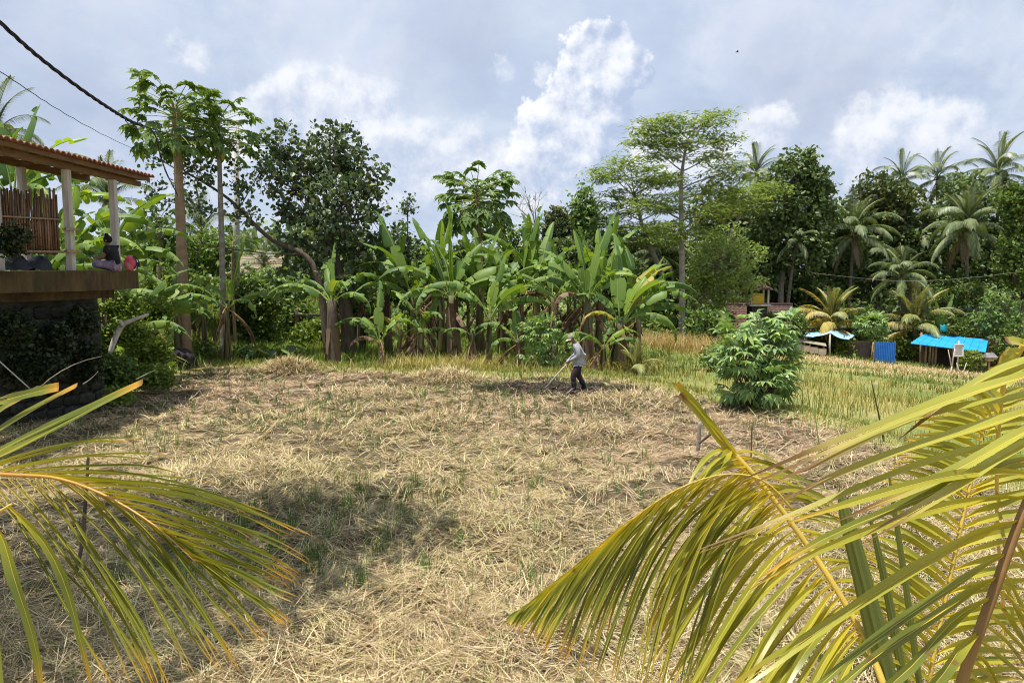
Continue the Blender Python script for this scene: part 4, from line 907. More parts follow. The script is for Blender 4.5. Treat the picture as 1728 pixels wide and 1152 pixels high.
banana('banana plant far left behind the roof with leaves over the eave', bp(-20, 23.5), 3.4, 0.18, rleaves(8, 1.0, 1.25, start=30), GH, 1)
banana('banana plant between the hut posts with crossing leaves', bp(160, 22.4), 2.2, 0.16, [('up', 160, 1.1, YG), ('arch', 10, 1.1), ('flat', 175, 1.0, YG), ('up', 40, 1.0), ('droop', -30, 1.0), ('flat', -10, 1.0), ('arch', 200, 1.0)], GH, 1)
banana('banana plant right of the slab with low arching leaves', bp(258, 25.4), 1.2, 0.13, [('up', 60, 0.9), ('arch', 5, 1.05), ('arch', 178, 1.1), ('flat', -12, 0.95), ('flat', 190, 1.0), ('droop', -70, 0.8)], GH, 1)
banana('banana plant behind the screen top with tall lime leaf', bp(92, 22.8), 2.9, 0.17, [('erect', 120, 1.0, YG), ('up', 170, 1.1), ('arch', 15, 1.1, YG), ('flat', 190, 1.1), ('flat', -20, 1.0), ('droop', 240, 1.0, YG)], GH, 1)
# far right sheds
banana('bluish banana plant behind the blue-roofed shed', bp(1585, 46.8), 2.2, 0.14, [('erect', 30, 1.0), ('up', 160, 0.9), ('erect', 100, 0.8), ('flat', 10, 0.8), ('arch', 190, 0.8)], 'banana plants by the sheds', 0)
banana('small banana plant at the right end of the blue-roofed shed', bp(1672, 45.6), 2.3, 0.13, [('up', 20, 0.7), ('arch', 175, 0.7), ('flat', 0, 0.7), ('arch', 60, 0.7)], 'banana plants by the sheds', 1)

# ---------------------------------------------------------------- papayas
papaya('tall papaya tree with thick tan trunk and hanging fruit, tallest on the left', [onground(313, 27.0, -0.1), P(308, 470, 27), P(303, 330, 27), P(295, 178, 27)], 0.24, 74, 1.25, 7, (-0.6, 0.5))
papaya('thinner papaya tree right of the tallest one, with yellow fruit', [onground(377, 28.0, -0.1), P(375, 440, 28), P(371, 300, 28), P(368, 200, 28)], 0.13, 56, 1.1, 5, (-0.6, 0.5), M_bark_g)
papaya('papaya tree with two-tiered dark crown behind the banana row centre', [onground(808, 33.0, -0.1), P(810, 470, 33), P(806, 380, 33), P(804, 318, 33)], 0.20, 110, 1.35, 3, (-0.8, 0.5))
papaya('small papaya tree low behind the rear hut post', [onground(262, 28.5, -0.1), P(270, 450, 28.5), P(268, 372, 28.5)], 0.08, 16, 0.85, 0, (-0.5, 0.9))
papaya('small papaya tree low between the two tall papayas', [onground(398, 31.5, -0.1), P(392, 470, 31.5), P(394, 405, 31.5)], 0.08, 16, 0.8, 0, (-0.5, 0.9))

# ---------------------------------------------------------------- trees of the middle ground
tree('heart_leaved_tree', 'dense dark heart-leaved tree left of centre with forked trunk', [(onground(590, 29.5, -0.2), 0.34), (P(586, 540, 29.5), 0.28), (P(575, 470, 29.5), 0.22), (P(555, 400, 29.5), 0.16), (P(548, 320, 29.5), 0.10)],
     [blob(470, 240, 29.5, 34, 36), blob(558, 245, 29.5, 48, 40), blob(600, 320, 29.5, 46, 56), blob(498, 320, 29.5, 44, 60), blob(550, 400, 29.5, 70, 50), blob(638, 300, 29.5, 24, 36, 420), blob(640, 390, 29.5, 26, 46, 700), blob(455, 300, 29.5, 22, 40, 480), blob(590, 262, 29.5, 32, 28), blob(520, 285, 29.5, 40, 46, dd=0.8), blob(575, 350, 29.5, 56, 56, dd=-0.9), blob(500, 400, 29.5, 34, 44, 700), blob(625, 440, 29.5, 34, 40, 700), blob(560, 460, 29.5, 56, 36, 1100), blob(485, 445, 29.5, 24, 34, 400), blob(600, 500, 29.5, 30, 30, 500)],
     M_heart, M_bark, 0.185, 7600, 11, 0.27, aspect=0.85, up=0.35, droop=0.8, surfb=0.35)
tree('leaning_tree', 'thin leaning tree with long bare limb and sparse leaf sprays beside the papayas', [(onground(556, 28.6, -0.2), 0.17), (P(530, 450, 28.6), 0.12), (P(455, 402, 28.6), 0.08), (P(385, 335, 28.4), 0.055), (P(310, 288, 28.2), 0.03)],
     [blob(335, 290, 28.2, 36, 26, 500), blob(270, 268, 28.2, 26, 22, 260), blob(400, 300, 28.4, 22, 34, 330), blob(415, 360, 28.4, 26, 22, 300), blob(330, 345, 28.2, 30, 24, 330), blob(400, 240, 28.4, 26, 24, 200), blob(262, 330, 28.2, 24, 30, 300), blob(440, 290, 28.6, 26, 40, 350), blob(250, 385, 28.2, 30, 26, 260)],
     M_heart, M_bark, 0.15, 1500, 7, 0.28, aspect=0.85, up=0.25, droop=0.8, limbr=0.3)
tree('slender_tree', 'slender sparse sapling rising above the banana leaves left of the middle papaya', [(onground(690, 31, -0.1), 0.06), (P(688, 440, 31), 0.04), (P(688, 350, 31), 0.02)], [blob(690, 345, 31, 14, 16, 100), blob(676, 400, 31, 18, 26, 160), blob(700, 430, 31, 26, 30, 300)], M_heart, M_bark, 0.15, 700, 8, 0.2, aspect=0.85)
def bare_tree(label, px, py0, py1, d, w, n=16):
    b = onground(px, d); root = empty('bare_tree', b, label, 'tree'); mb = MB()
    top = np.array(P(px, py1, d)); fork = np.array(P(px - 2, py0, d)); mb.tube(catmull([b, P(px + 4, (py0 + 470) / 2, d), fork], 8), np.linspace(0.14, 0.06, 8), 6)
    def rec(p, dirn, L, r, k):
        e = p + dirn * L; mb.tube(bez(p, p + dirn * L * 0.5 + rng.normal(0, 0.08, 3) * L, e, 4), [r, r * 0.85, r * 0.7, r * 0.6], 4, 0, False)
        if k > 0:
            for _ in range(2 if rng.uniform() < 0.6 else 3): rec(e, unit(dirn + rng.normal(0, 0.5, 3) * np.array([1, 1, 0.6])), L * rng.uniform(0.6, 0.85), r * 0.62, k - 1)
    for i in range(5): rec(fork, unit(np.array([rng.normal(0, 0.7), rng.normal(0, 0.5), 0.9])), w, 0.045, 3)
    mb.obj('trunk', M_bark_g, root, world=True)
bare_tree('leafless twiggy tree against the sky right of the middle papaya', 905, 382, 300, 42, 0.85)
def ftree(label, trunk, blobs, n, d, size=0.33, asp=0.26, mat=None, clump=16, crad=0.62, name='feathery_tree'):
    return tree(name, label, trunk, blobs, mat or M_feather, M_bark_g, size, n, clump, crad, 'feather', aspect=asp, flat=0.22, surfb=0.15, limbr=0.5)
d = 40
ftree('tall slender feathery-leaved tree with open flat-topped crown right of centre', [(onground(1150, d, -0.2), 0.20), (P(1151, 470, d), 0.16), (P(1150, 380, d), 0.13), (P(1150, 300, d), 0.10), (P(1160, 235, d), 0.05)],
      [blob(1098, 212, d, 34, 15), blob(1082, 240, d, 34, 12), blob(1140, 206, d, 34, 13), blob(1204, 198, d, 34, 12), blob(1178, 216, d, 42, 14), blob(1160, 242, d, 56, 14), blob(1216, 238, d, 32, 13), blob(1195, 264, d, 46, 11), blob(1118, 262, d, 36, 11), blob(1226, 292, d, 44, 17), blob(1200, 320, d, 44, 11), blob(1105, 345, d, 52, 11), blob(1205, 358, d, 56, 12), blob(1130, 382, d, 52, 11), blob(1120, 230, d, 36, 16), blob(1245, 335, d, 44, 14), blob(1165, 395, d, 50, 10), blob(1140, 300, d, 40, 9)], 8600, d)
d = 47
ftree('wide layered feathery-leaved tree left of the tall slender one', [(onground(1128, d, -0.2), 0.24), (P(1118, 470, d), 0.18), (P(1090, 400, d), 0.13), (P(1070, 330, d), 0.08)],
      [blob(1062, 272, d, 44, 9), blob(1028, 290, d, 36, 9), blob(1098, 288, d, 40, 9), blob(1050, 302, d, 56, 9), blob(1104, 312, d, 36, 9), blob(1040, 326, d, 40, 8), blob(1085, 338, d, 44, 9), blob(1120, 352, d, 40, 9), blob(1058, 358, d, 30, 8), blob(1030, 346, d, 26, 8), blob(1140, 330, d, 30, 10), blob(1120, 300, d, 30, 10), blob(1070, 385, d, 50, 10), blob(1015, 372, d, 40, 12), blob(1100, 405, d, 50, 12), blob(1040, 405, d, 44, 12)], 7600, d, 0.36)
d = 50
ftree('feathery-leaved tree with tilted crown left of the tallest jungle tree', [(onground(1200, d, -0.2), 0.2), (P(1215, 450, d), 0.15), (P(1245, 370, d), 0.10), (P(1265, 340, d), 0.06)],
      [blob(1255, 330, d, 40, 16), blob(1290, 318, d, 36, 14), blob(1225, 350, d, 32, 12), blob(1275, 350, d, 34, 14)], 2300, d, 0.36)
d = 42
tree('light_green_tree', 'rounded light green fine-leaved tree above the tiled roof', [(onground(1225, d, -0.2), 0.18), (P(1225, 520, d), 0.14), (P(1228, 460, d), 0.08)],
     [blob(1230, 398, d, 24, 22), blob(1212, 420, d, 34, 26), blob(1262, 432, d, 28, 24), blob(1200, 450, d, 36, 30), blob(1230, 480, d, 50, 36), blob(1190, 500, d, 30, 28), blob(1172, 470, d, 22, 20), blob(1215, 440, d, 46, 44, dd=-1), blob(1266, 472, d, 26, 16, dd=-0.8)], M_lightbush, M_bark_g, 0.24, 7000, 14, 0.32, aspect=0.36, up=0.8, surfb=0.7)
d = 52
tree('tall_jungle_tree', 'tallest broad-leaved jungle tree with bumpy crown right of centre', [(onground(1318, d, -0.2), 0.22), (P(1318, 480, d), 0.2), (P(1330, 400, d), 0.16), (P(1345, 300, d), 0.08)],
     [blob(1350, 272, d, 26, 22), blob(1330, 300, d, 34, 30), blob(1378, 310, d, 26, 34), blob(1305, 345, d, 40, 40), blob(1350, 350, d, 46, 44), blob(1385, 370, d, 26, 40), blob(1300, 400, d, 46, 36), blob(1345, 420, d, 56, 44), blob(1290, 450, d, 36, 36), blob(1370, 300, d, 26, 22)], M_jungle, M_bark_g, 0.30, 12500, 20, 0.42, up=0.45)
# the dark wall of trees behind the sheds
JT = 'dark background jungle trees'
jung = [(1255, 62, 385, 70, 115, 'dark jungle tree behind the light green rounded tree'), (1405, 64, 395, 62, 110, 'dark jungle tree right of the tallest jungle tree'), (1455, 66, 430, 60, 100, 'dark jungle tree behind the left yellow palm'),
        (1535, 66, 385, 70, 120, 'dark jungle tree between the tall coconut palms'), (1600, 64, 385, 64, 125, 'dark jungle tree behind the blue-roofed shed'), (1655, 66, 375, 60, 130, 'dark jungle tree below the tallest coconut palm'), (1725, 64, 390, 60, 130, 'dark jungle tree at the right edge'),
        (1110, 60, 430, 66, 80, 'dark jungle tree behind the wide layered feathery tree'), (1180, 62, 440, 56, 80, 'dark jungle tree behind the tall slender feathery tree'), (1040, 58, 440, 50, 62, 'dark jungle tree behind the right end of the banana row'), (1330, 62, 480, 66, 60, 'dark jungle tree behind the tiled-roof house')]
for i, (px, d, py, rx, rz, lab) in enumerate(jung):
    d -= 7
    bl_ = [blob(px + rng.normal(0, rx * 0.35), py + rng.uniform(-0.7, 0.9) * rz * 0.6, d, rx * rng.uniform(0.45, 0.7), rz * rng.uniform(0.3, 0.5), dd=rng.normal(0, 1)) for _ in range(9)]
    tree('jungle_tree', lab, [(onground(px, d, -0.2), 0.25), (P(px, 540, d), 0.2), (P(px + 3, py + 20, d), 0.12)], bl_, M_jungle if i % 3 else M_mango, M_bark_g, 0.34, 7200, 18, 0.6, group=JT, up=0.45)
d = 58
tree('mango_tree', 'dark rounded mango-like tree with reddish-yellow tints left of the tall palms', [(onground(1480, d, -0.2), 0.3), (P(1480, 480, d), 0.24), (P(1480, 370, d), 0.1)], [blob(1478, 318, d, 34, 28), blob(1505, 340, d, 32, 34), blob(1450, 362, d, 34, 34), blob(1485, 370, d, 46, 40), blob(1440, 400, d, 36, 36), blob(1510, 390, d, 34, 36)], M_mango, M_bark, 0.30, 7500, 20, 0.4, up=0.5)
d = 46
tree('vine_covered_tree', 'bright green creeper-covered tree at the right edge', [(onground(1716, d, -0.2), 0.3), (P(1714, 480, d), 0.25), (P(1712, 340, d), 0.12)], [blob(1712, 338, d, 30, 26), blob(1722, 380, d, 24, 34), blob(1708, 420, d, 24, 36), blob(1714, 460, d, 32, 34), blob(1735, 350, d, 36, 36)], M_weed, M_bark, 0.24, 6500, 20, 0.32, up=0.4)
GBU = 'rounded bushes beside the sheds'
for (px, py, d, rx, rz, mt, lab) in [(1690, 520, 45.5, 34, 34, M_bush, 'rounded green bush right of the blue-roofed shed, topmost on the slope'), (1620, 492, 50, 46, 24, M_weed, 'broad low bush above the blue roof'), (1655, 555, 47, 40, 28, M_weed, 'leafy bush behind the right end of the blue-roofed shed'),
        (1712, 585, 42.5, 34, 42, M_weed, 'leafy bush at the right edge beside the birdhouse post'), (1466, 545, 45.5, 24, 26, M_weed, 'dark bush between tarp shelter and blue sheet'), (1385, 575, 45.5, 22, 16, M_weed, 'low plant under the tarp shelter'), (1425, 588, 43.6, 14, 18, M_weed_l, 'small leafy plant beside the tarp shelter post'),
        (1195, 552, 38, 40, 34, M_weed, 'dark green bush left of the tiled-roof house'), (1140, 560, 41, 30, 26, M_weed, 'dark bush at the foot of the tall feathery tree'), (1330, 545, 43, 30, 20, M_weed, 'dark bush in front of the tiled roof'), (1205, 535, 43.6, 30, 22, M_weed, 'dark bush covering the left half of the tiled roof'), (1300, 548, 43.2, 26, 18, M_weed, 'dark bush covering the right end of the tiled roof'), (1218, 600, 25.5, 30, 22, M_bush, 'low fine-leaved shrub behind the cassava bush'), (1560, 575, 47.5, 60, 22, M_weed, 'dark shrubs behind the blue-roofed shed')]:
    b = onground(px, d); zt = P(px, py, d).z
    bush('bush', lab, b, [blob(px, py, d, rx, rz), blob(px - rx * 0.5, py + rz * 0.5, d, rx * 0.6, rz * 0.7), blob(px + rx * 0.5, py + rz * 0.4, d, rx * 0.6, rz * 0.7)], 2600 if rx > 20 else 900, 0.2 if d > 30 else 0.1, mt, crad=0.24, group=GBU if d > 40 else None)
# fill of dark undergrowth along the foot of the jungle
def undergrowth():
    n = 30000; x = rng.uniform(6, 48, n); y = rng.uniform(48.5, 70, n); k = (x > 0.2 * y); x, y = x[k], y[k]
    h = rng.uniform(0, 1, len(x)) * (2.0 + 3.4 * np.abs(wob(x * 0.5, y * 0.5, 21))); Pc = np.stack([x, y, gz(x, y) + h], 1)
    V, Q = leaf_cards(Pc, 0.42, 0.6, 0.6); o = MB().add(V, Q).obj('jungle_undergrowth', M_jungle); tag(o, 'dark leafy undergrowth at the foot of the jungle', 'undergrowth', kind='stuff')
    n = 26000; x = rng.uniform(-32, 9, n); y = rng.uniform(33, 60, n); h = rng.uniform(0, 1, n) ** 1.3 * (0.6 + 1.5 * np.abs(wob(x * 0.6, y * 0.6, 22))) * sstep(y, 33, 38); Pc = np.stack([x, y, gz(x, y) + h], 1)
    V, Q = leaf_cards(Pc, 0.28, 0.6, 0.5); o = MB().add(V, Q).obj('garden_undergrowth', M_weed); tag(o, 'mixed green undergrowth behind the banana row', 'undergrowth', kind='stuff')
    n = 30000; y = rng.uniform(74, 120, n); x = rng.uniform(-0.95, 0.95, n) * y; h = rng.uniform(0, 1, n) ** 0.8 * (4.5 + 2.5 * wob(x * 0.25, y * 0.2, 23)); Pc = np.stack([x, y, gz(x, y) + h], 1)
    V, Q = leaf_cards(Pc, 1.0, 0.6, 0.6); o = MB().add(V, Q).obj('far_woodland', M_jungle); tag(o, 'far woodland glimpsed through gaps between the trees', 'woodland', kind='stuff')
undergrowth()
# trees and bushes behind the banana row
GM = 'trees and shrubs behind the banana row'
for (px, py, d, rx, rz, mt, n, sz, lab) in [(690, 455, 36, 46, 60, M_jungle, 4200, 0.22, 'dark shrub tree behind the two tall upright banana leaves'), (790, 450, 37, 50, 55, M_jungle, 4200, 0.22, 'dark shrub tree at the foot of the middle papaya'), (880, 425, 40, 46, 50, M_weed, 3600, 0.24, 'green shrub tree below the leafless twiggy tree'),
        (940, 380, 44, 24, 44, M_mango, 2600, 0.22, 'narrow brownish tree right of the leafless one'), (985, 350, 46, 24, 50, M_bush, 2600, 0.24, 'narrow pale green tree left of the layered feathery tree'), (970, 440, 42, 50, 50, M_jungle, 4200, 0.25, 'dark shrub tree behind the tall farmer-side banana plant'), (1055, 470, 42, 46, 50, M_jungle, 4200, 0.25, 'dark shrub tree behind the row-end banana plant'),
        (600, 500, 34, 46, 40, M_jungle, 3300, 0.2, 'dark shrub behind the lone young banana plant'), (470, 475, 36, 60, 26, M_bush, 3600, 0.2, 'light green bush left of the heart-leaved tree'), (420, 545, 33, 42, 30, M_weed, 3000, 0.16, 'dark green thicket right of the slim banana plant'), (500, 540, 35, 40, 34, M_weed, 2800, 0.18, 'thicket below the thin leaning tree'),
        (1110, 500, 44, 40, 36, M_jungle, 3000, 0.25, 'dark shrub left of the tall slender trunk')]:
    b = onground(px, d)
    tree('shrub', lab, [(b - Vector((0, 0, 0.1)), 0.09), (P(px, py + rz * 0.6, d), 0.07), (P(px, py, d), 0.04)], [blob(px, py, d, rx * 0.8, rz * 0.8), blob(px - rx * 0.5, py + rz * 0.4, d, rx * 0.6, rz * 0.6), blob(px + rx * 0.5, py + rz * 0.3, d, rx * 0.6, rz * 0.6), blob(px + rx * 0.1, py + rz * 0.7, d, rx * 0.8, rz * 0.5)], mt, M_bark, sz, n, 14, 0.3, cat='shrub', group=GM, up=0.45)
for (px, py, d, rx, rz, mt, n, lab) in [(262, 400, 31, 40, 44, M_papaya, 1300, 'loose leafy shrub tree left of the tallest papaya trunk'), (345, 420, 32, 44, 50, M_papaya, 1500, 'loose leafy shrub tree between the two papaya trunks'), (300, 480, 31, 60, 30, M_weed_l, 2200, 'light green shrub behind the tallest papaya trunk'), (425, 500, 33, 46, 34, M_weed, 2600, 'dark green shrub right of the thinner papaya'), (540, 560, 33, 44, 26, M_weed_l, 1800, 'light shrub behind the thick dark banana stem')]:
    b = onground(px, d)
    tree('shrub', lab, [(b - Vector((0, 0, 0.1)), 0.06), (P(px, py + rz * 0.6, d), 0.05), (P(px, py, d), 0.03)], [blob(px, py, d, rx * 0.8, rz * 0.8), blob(px - rx * 0.5, py + rz * 0.4, d, rx * 0.6, rz * 0.6), blob(px + rx * 0.5, py + rz * 0.3, d, rx * 0.6, rz * 0.6)], mt, M_bark, 0.2, n, 9, 0.32, cat='shrub', group=GM, up=0.45)
# ---------------------------------------------------------------- palms
d = 0
for (px, py, d, sc, n, lab) in [(1276, 292, 60, 0.72, 16, 'coconut palm top peeping out left of the tallest jungle tree'), (1440, 388, 53, 0.85, 18, 'coconut palm with drooping fronds right of the tallest jungle tree'), (1522, 300, 62, 0.66, 12, 'small upright coconut palm top, leftmost of three against the sky'), (1582, 298, 62, 0.74, 14, 'coconut palm top, middle of three against the sky'),
        (1684, 288, 60, 0.84, 18, 'tallest coconut palm top, rightmost of three against the sky'), (1632, 378, 51, 0.80, 20, 'big coconut palm with long drooping pale fronds on the right'), (1522, 462, 49, 0.62, 16, 'low coconut palm above the left end of the blue roof'), (1110, 425, 50, 0.62, 14, 'coconut palm with grey drooping fronds behind the slender trunk'),
        (1478, 440, 57, 0.75, 16, 'coconut palm half hidden under the mango-like tree'), (1555, 400, 58, 0.8, 16, 'coconut palm half hidden between the tall palms'), (1000, 395, 50, 0.6, 14, 'palm behind the narrow pale green tree'), (1345, 405, 51, 0.5, 8, 'palm with few pale fronds on the tallest jungle tree side')]:
    tp = P(px, py, d); b = onground(px + rng.normal(0, 12), d)
    palm(lab, b, tp, 0.14, n + 8, sc * 0.95, kinds=('spear', 'erect', 'erect', 'arch', 'arch', 'arch', 'flat', 'flat', 'flat', 'droop', 'droop', 'droop', 'dead'), group='coconut palms in the jungle', mat2=None, mix=0)
KY = ('spear', 'erect', 'erect', 'arch', 'arch', 'arch', 'flat', 'flat', 'droop')
palm('short coconut palm with orange lower fronds behind the tarp shelter', onground(1404, 46.5), P(1404, 545, 46.5), 0.2, 22, 0.72, M_palm_y, KY, None, M_palm_o, 0.3)
palm('short coconut palm with yellow fronds left of the blue-roofed shed', onground(1548, 47.5), P(1545, 548, 47.5), 0.2, 22, 0.74, M_palm_y, KY, None, M_palm_o, 0.15)
palm('coconut palm behind the light end of the garden, left of the thinner papaya', onground(335, 42), P(340, 392, 42), 0.14, 16, 0.75, None, KY)
palm('coconut palm far left above the hut roof', onground(0, 30), P(-8, 225, 30), 0.15, 16, 0.6, M_palm, KY)
palm('coconut palm whose frond tips rise behind the roof and cable', onground(175, 36), P(180, 335, 36), 0.14, 18, 0.62, M_palm, KY)
palm('small palm with grey fronds right of the thinner papaya', onground(440, 45), P(445, 445, 45), 0.12, 14, 0.5, M_palm, KY)
palm('coconut seedling at the right end of the banana row', onground(1072, 24.6), onground(1072, 24.6, 0.12), 0.06, 9, 0.29, M_palm_y, ('spear', 'erect', 'erect', 'arch', 'arch'), None, None, 0, 'coconut palm', 'coconut_seedling')
# ---------------------------------------------------------------- bushes in front
d = 18.4
palmate_bush('cassava_bush', 'large drooping-leaved cassava bush on the right bund', onground(1278, d), [blob(1236, 566, d, 30, 28), blob(1322, 552, d, 26, 26), blob(1262, 552, d, 24, 26), blob(1300, 585, d, 34, 34), blob(1258, 612, d, 52, 34), blob(1302, 646, d, 40, 30), blob(1240, 650, d, 34, 26), blob(1322, 622, d, 24, 38), blob(1250, 595, d, 36, 34, dd=-0.5), blob(1285, 645, d, 40, 34, dd=-0.5), blob(1335, 590, d, 14, 22, 300)], 360, 0.40, M_cassava)
d = 25.4
palmate_bush('palmate_shrub', 'dark palmate-leaved shrub behind the farmer', onground(925, d), [blob(915, 560, d, 36, 30), blob(940, 590, d, 30, 28), blob(905, 600, d, 26, 20)], 280, 0.30, M_cassava)
d = 41.5
palmate_bush('palmate_shrub', 'small palmate plant in front of the blue-roofed shed', onground(1640, d), [blob(1640, 605, d, 15, 13), blob(1632, 615, d, 12, 10)], 130, 0.3, M_weed_l)
d = 44.5
palmate_bush('palmate_shrub', 'papaya-like plant between the tarp shelter and the blue sheet', onground(1470, d), [blob(1468, 545, d, 26, 16), blob(1480, 565, d, 18, 14)], 160, 0.42, M_cassava)
# weeds on the bank by the hut
GW = 'weeds on the bank beside the hut'
for (px, py, d, rx, rz, mt, n, lab) in [(205, 515, 21.5, 26, 18, M_weed_l, 1500, 'leafy weed clump right under the slab corner'), (255, 520, 23.5, 34, 22, M_weed_l, 2000, 'light green weed clump between slab and papaya trunk'), (215, 560, 20.6, 34, 26, M_weed_l, 2200, 'weed clump behind the bleached branch'), (250, 590, 22.0, 34, 22, M_weed_l, 2000, 'light weed clump right of the bleached branch'),
        (190, 625, 19.4, 36, 26, M_weed, 2400, 'weed clump at the corner of the stone wall'), (250, 632, 20.5, 34, 16, M_weed_l, 1800, 'low grassy weed clump at the field corner'), (110, 655, 18.3, 44, 18, M_weed, 2200, 'dark weeds along the foot of the stone wall'), (30, 650, 17.8, 44, 22, M_weed, 2200, 'dark weeds at the left foot of the stone wall'),
        (330, 590, 28.0, 32, 18, M_weed, 1600, 'broad-leaved weeds round the papaya bases'), (420, 595, 28.4, 34, 14, M_weed, 1500, 'broad-leaved weeds right of the slim banana plant'), (480, 600, 28.8, 26, 10, M_weed_l, 1000, 'low weeds left of the thick dark banana stem'), (180, 668, 18.6, 40, 12, M_weed_l, 1500, 'low weeds spilling onto the field edge')]:
    b = onground(px, d)
    tree('weed_clump', lab, [(b - Vector((0, 0, 0.05)), 0.02), (b + Vector((0, 0, 0.2)), 0.015), (P(px, py, d), 0.01)], [blob(px, py, d, rx, rz), blob(px - rx * 0.6, py + rz * 0.4, d, rx * 0.6, rz * 0.7), blob(px + rx * 0.6, py + rz * 0.4, d, rx * 0.6, rz * 0.7)], mt, M_petiole, 0.11, n, 10, 0.16, cat='weeds', group=GW, crown='foliage')
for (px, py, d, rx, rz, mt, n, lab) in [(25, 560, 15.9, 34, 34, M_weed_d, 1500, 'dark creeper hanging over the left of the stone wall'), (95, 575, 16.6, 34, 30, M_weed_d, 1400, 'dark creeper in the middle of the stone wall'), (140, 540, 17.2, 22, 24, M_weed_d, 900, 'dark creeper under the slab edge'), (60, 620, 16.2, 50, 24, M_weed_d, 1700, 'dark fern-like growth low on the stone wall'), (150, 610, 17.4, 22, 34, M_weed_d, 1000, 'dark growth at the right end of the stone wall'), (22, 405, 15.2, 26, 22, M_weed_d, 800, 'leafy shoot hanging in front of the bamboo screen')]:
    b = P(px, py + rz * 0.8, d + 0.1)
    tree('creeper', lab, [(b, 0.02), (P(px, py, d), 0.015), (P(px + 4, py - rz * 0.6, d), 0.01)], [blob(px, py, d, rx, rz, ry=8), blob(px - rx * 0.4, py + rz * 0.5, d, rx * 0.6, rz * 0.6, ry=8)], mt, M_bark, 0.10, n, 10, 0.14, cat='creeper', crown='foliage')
def taro(label, base, n, sc):
    root = empty('taro_plant', base, label, 'taro')
    for i in range(n):
        az = i * 2.4 + rng.normal(0, 0.3); L = sc * rng.uniform(0.6, 1.0); e = np.array([math.cos(az) * L * 0.5, math.sin(az) * L * 0.5, L * 0.75]); mb = MB()
        mb.tube(bez((0, 0, 0), (e[0] * 0.3, e[1] * 0.3, e[2] * 0.8), e, 4), 0.012, 4, 1, False)
        dv = unit(np.array([math.cos(az), math.sin(az), -0.35])); s = np.array([-math.sin(az), math.cos(az), 0]); W = 0.45 * sc
        f = [(-0.25, 0.32), (0.0, 0.46), (0.3, 0.40), (0.6, 0.22), (0.85, 0.0)]
        V = [e + dv * a * W * 1.2 - np.array([0, 0, 0.08 * a]) + s * b * W * sg + np.array([0, 0, 0.05 * (b > 0.2)]) for a, b in f for sg in (1, 0, -1)]
        mb.add(V, [(3 * i_ + j, 3 * i_ + j + 1, 3 * i_ + j + 4, 3 * i_ + j + 3) for i_ in range(4) for j in range(2)], None, 0); mb.obj('leaf', [M_weed_l if i % 2 else M_weed, M_petiole], root, smooth=True)
for px, d, n, sc, lab in [(432, 27.6, 6, 0.8, 'taro plant with broad leaves at the back left field edge'), (205, 20.0, 6, 0.9, 'taro plant behind the bleached branch'), (468, 27.4, 5, 0.7, 'taro plant left of the straw heap'), (490, 28.2, 5, 0.9, 'taro plant in shade left of the thick banana stem'), (285, 24.6, 5, 0.7, 'taro plant left of the tallest papaya foot')]:
    taro(lab, onground(px, d), n, sc)
# the shade tree left of the camera, out of frame; its shadow lies across the near field
tree('shade_tree', 'leafy shade tree standing left of the viewpoint', [(Vector((-8.8, 5.6, -0.2)), 0.25), (Vector((-8.4, 6.0, 5.0)), 0.2), (Vector((-6.8, 7.0, 8.8)), 0.12)],
     [(Vector((-6.2, 8.6, 9.3)), (1.9, 1.5, 0.7), 10), (Vector((-4.7, 9.4, 9.2)), (1.5, 1.1, 0.6), 6), (Vector((-6.8, 6.8, 9.2)), (1.7, 1.5, 0.7), 8), (Vector((-4.0, 8.4, 9.5)), (1.2, 1.1, 0.5), 4.5), (Vector((-4.8, 6.9, 9.6)), (1.2, 1.2, 0.5), 4.5), (Vector((-5.8, 5.4, 9.3)), (1.7, 1.1, 0.6), 6), (Vector((-8.0, 5.6, 9.2)), (1.7, 1.6, 0.6), 7), (Vector((-7.9, 9.2, 9.2)), (1.4, 1.2, 0.6), 5)], M_jungle, M_bark, 0.2, 6600, 14, 0.5)

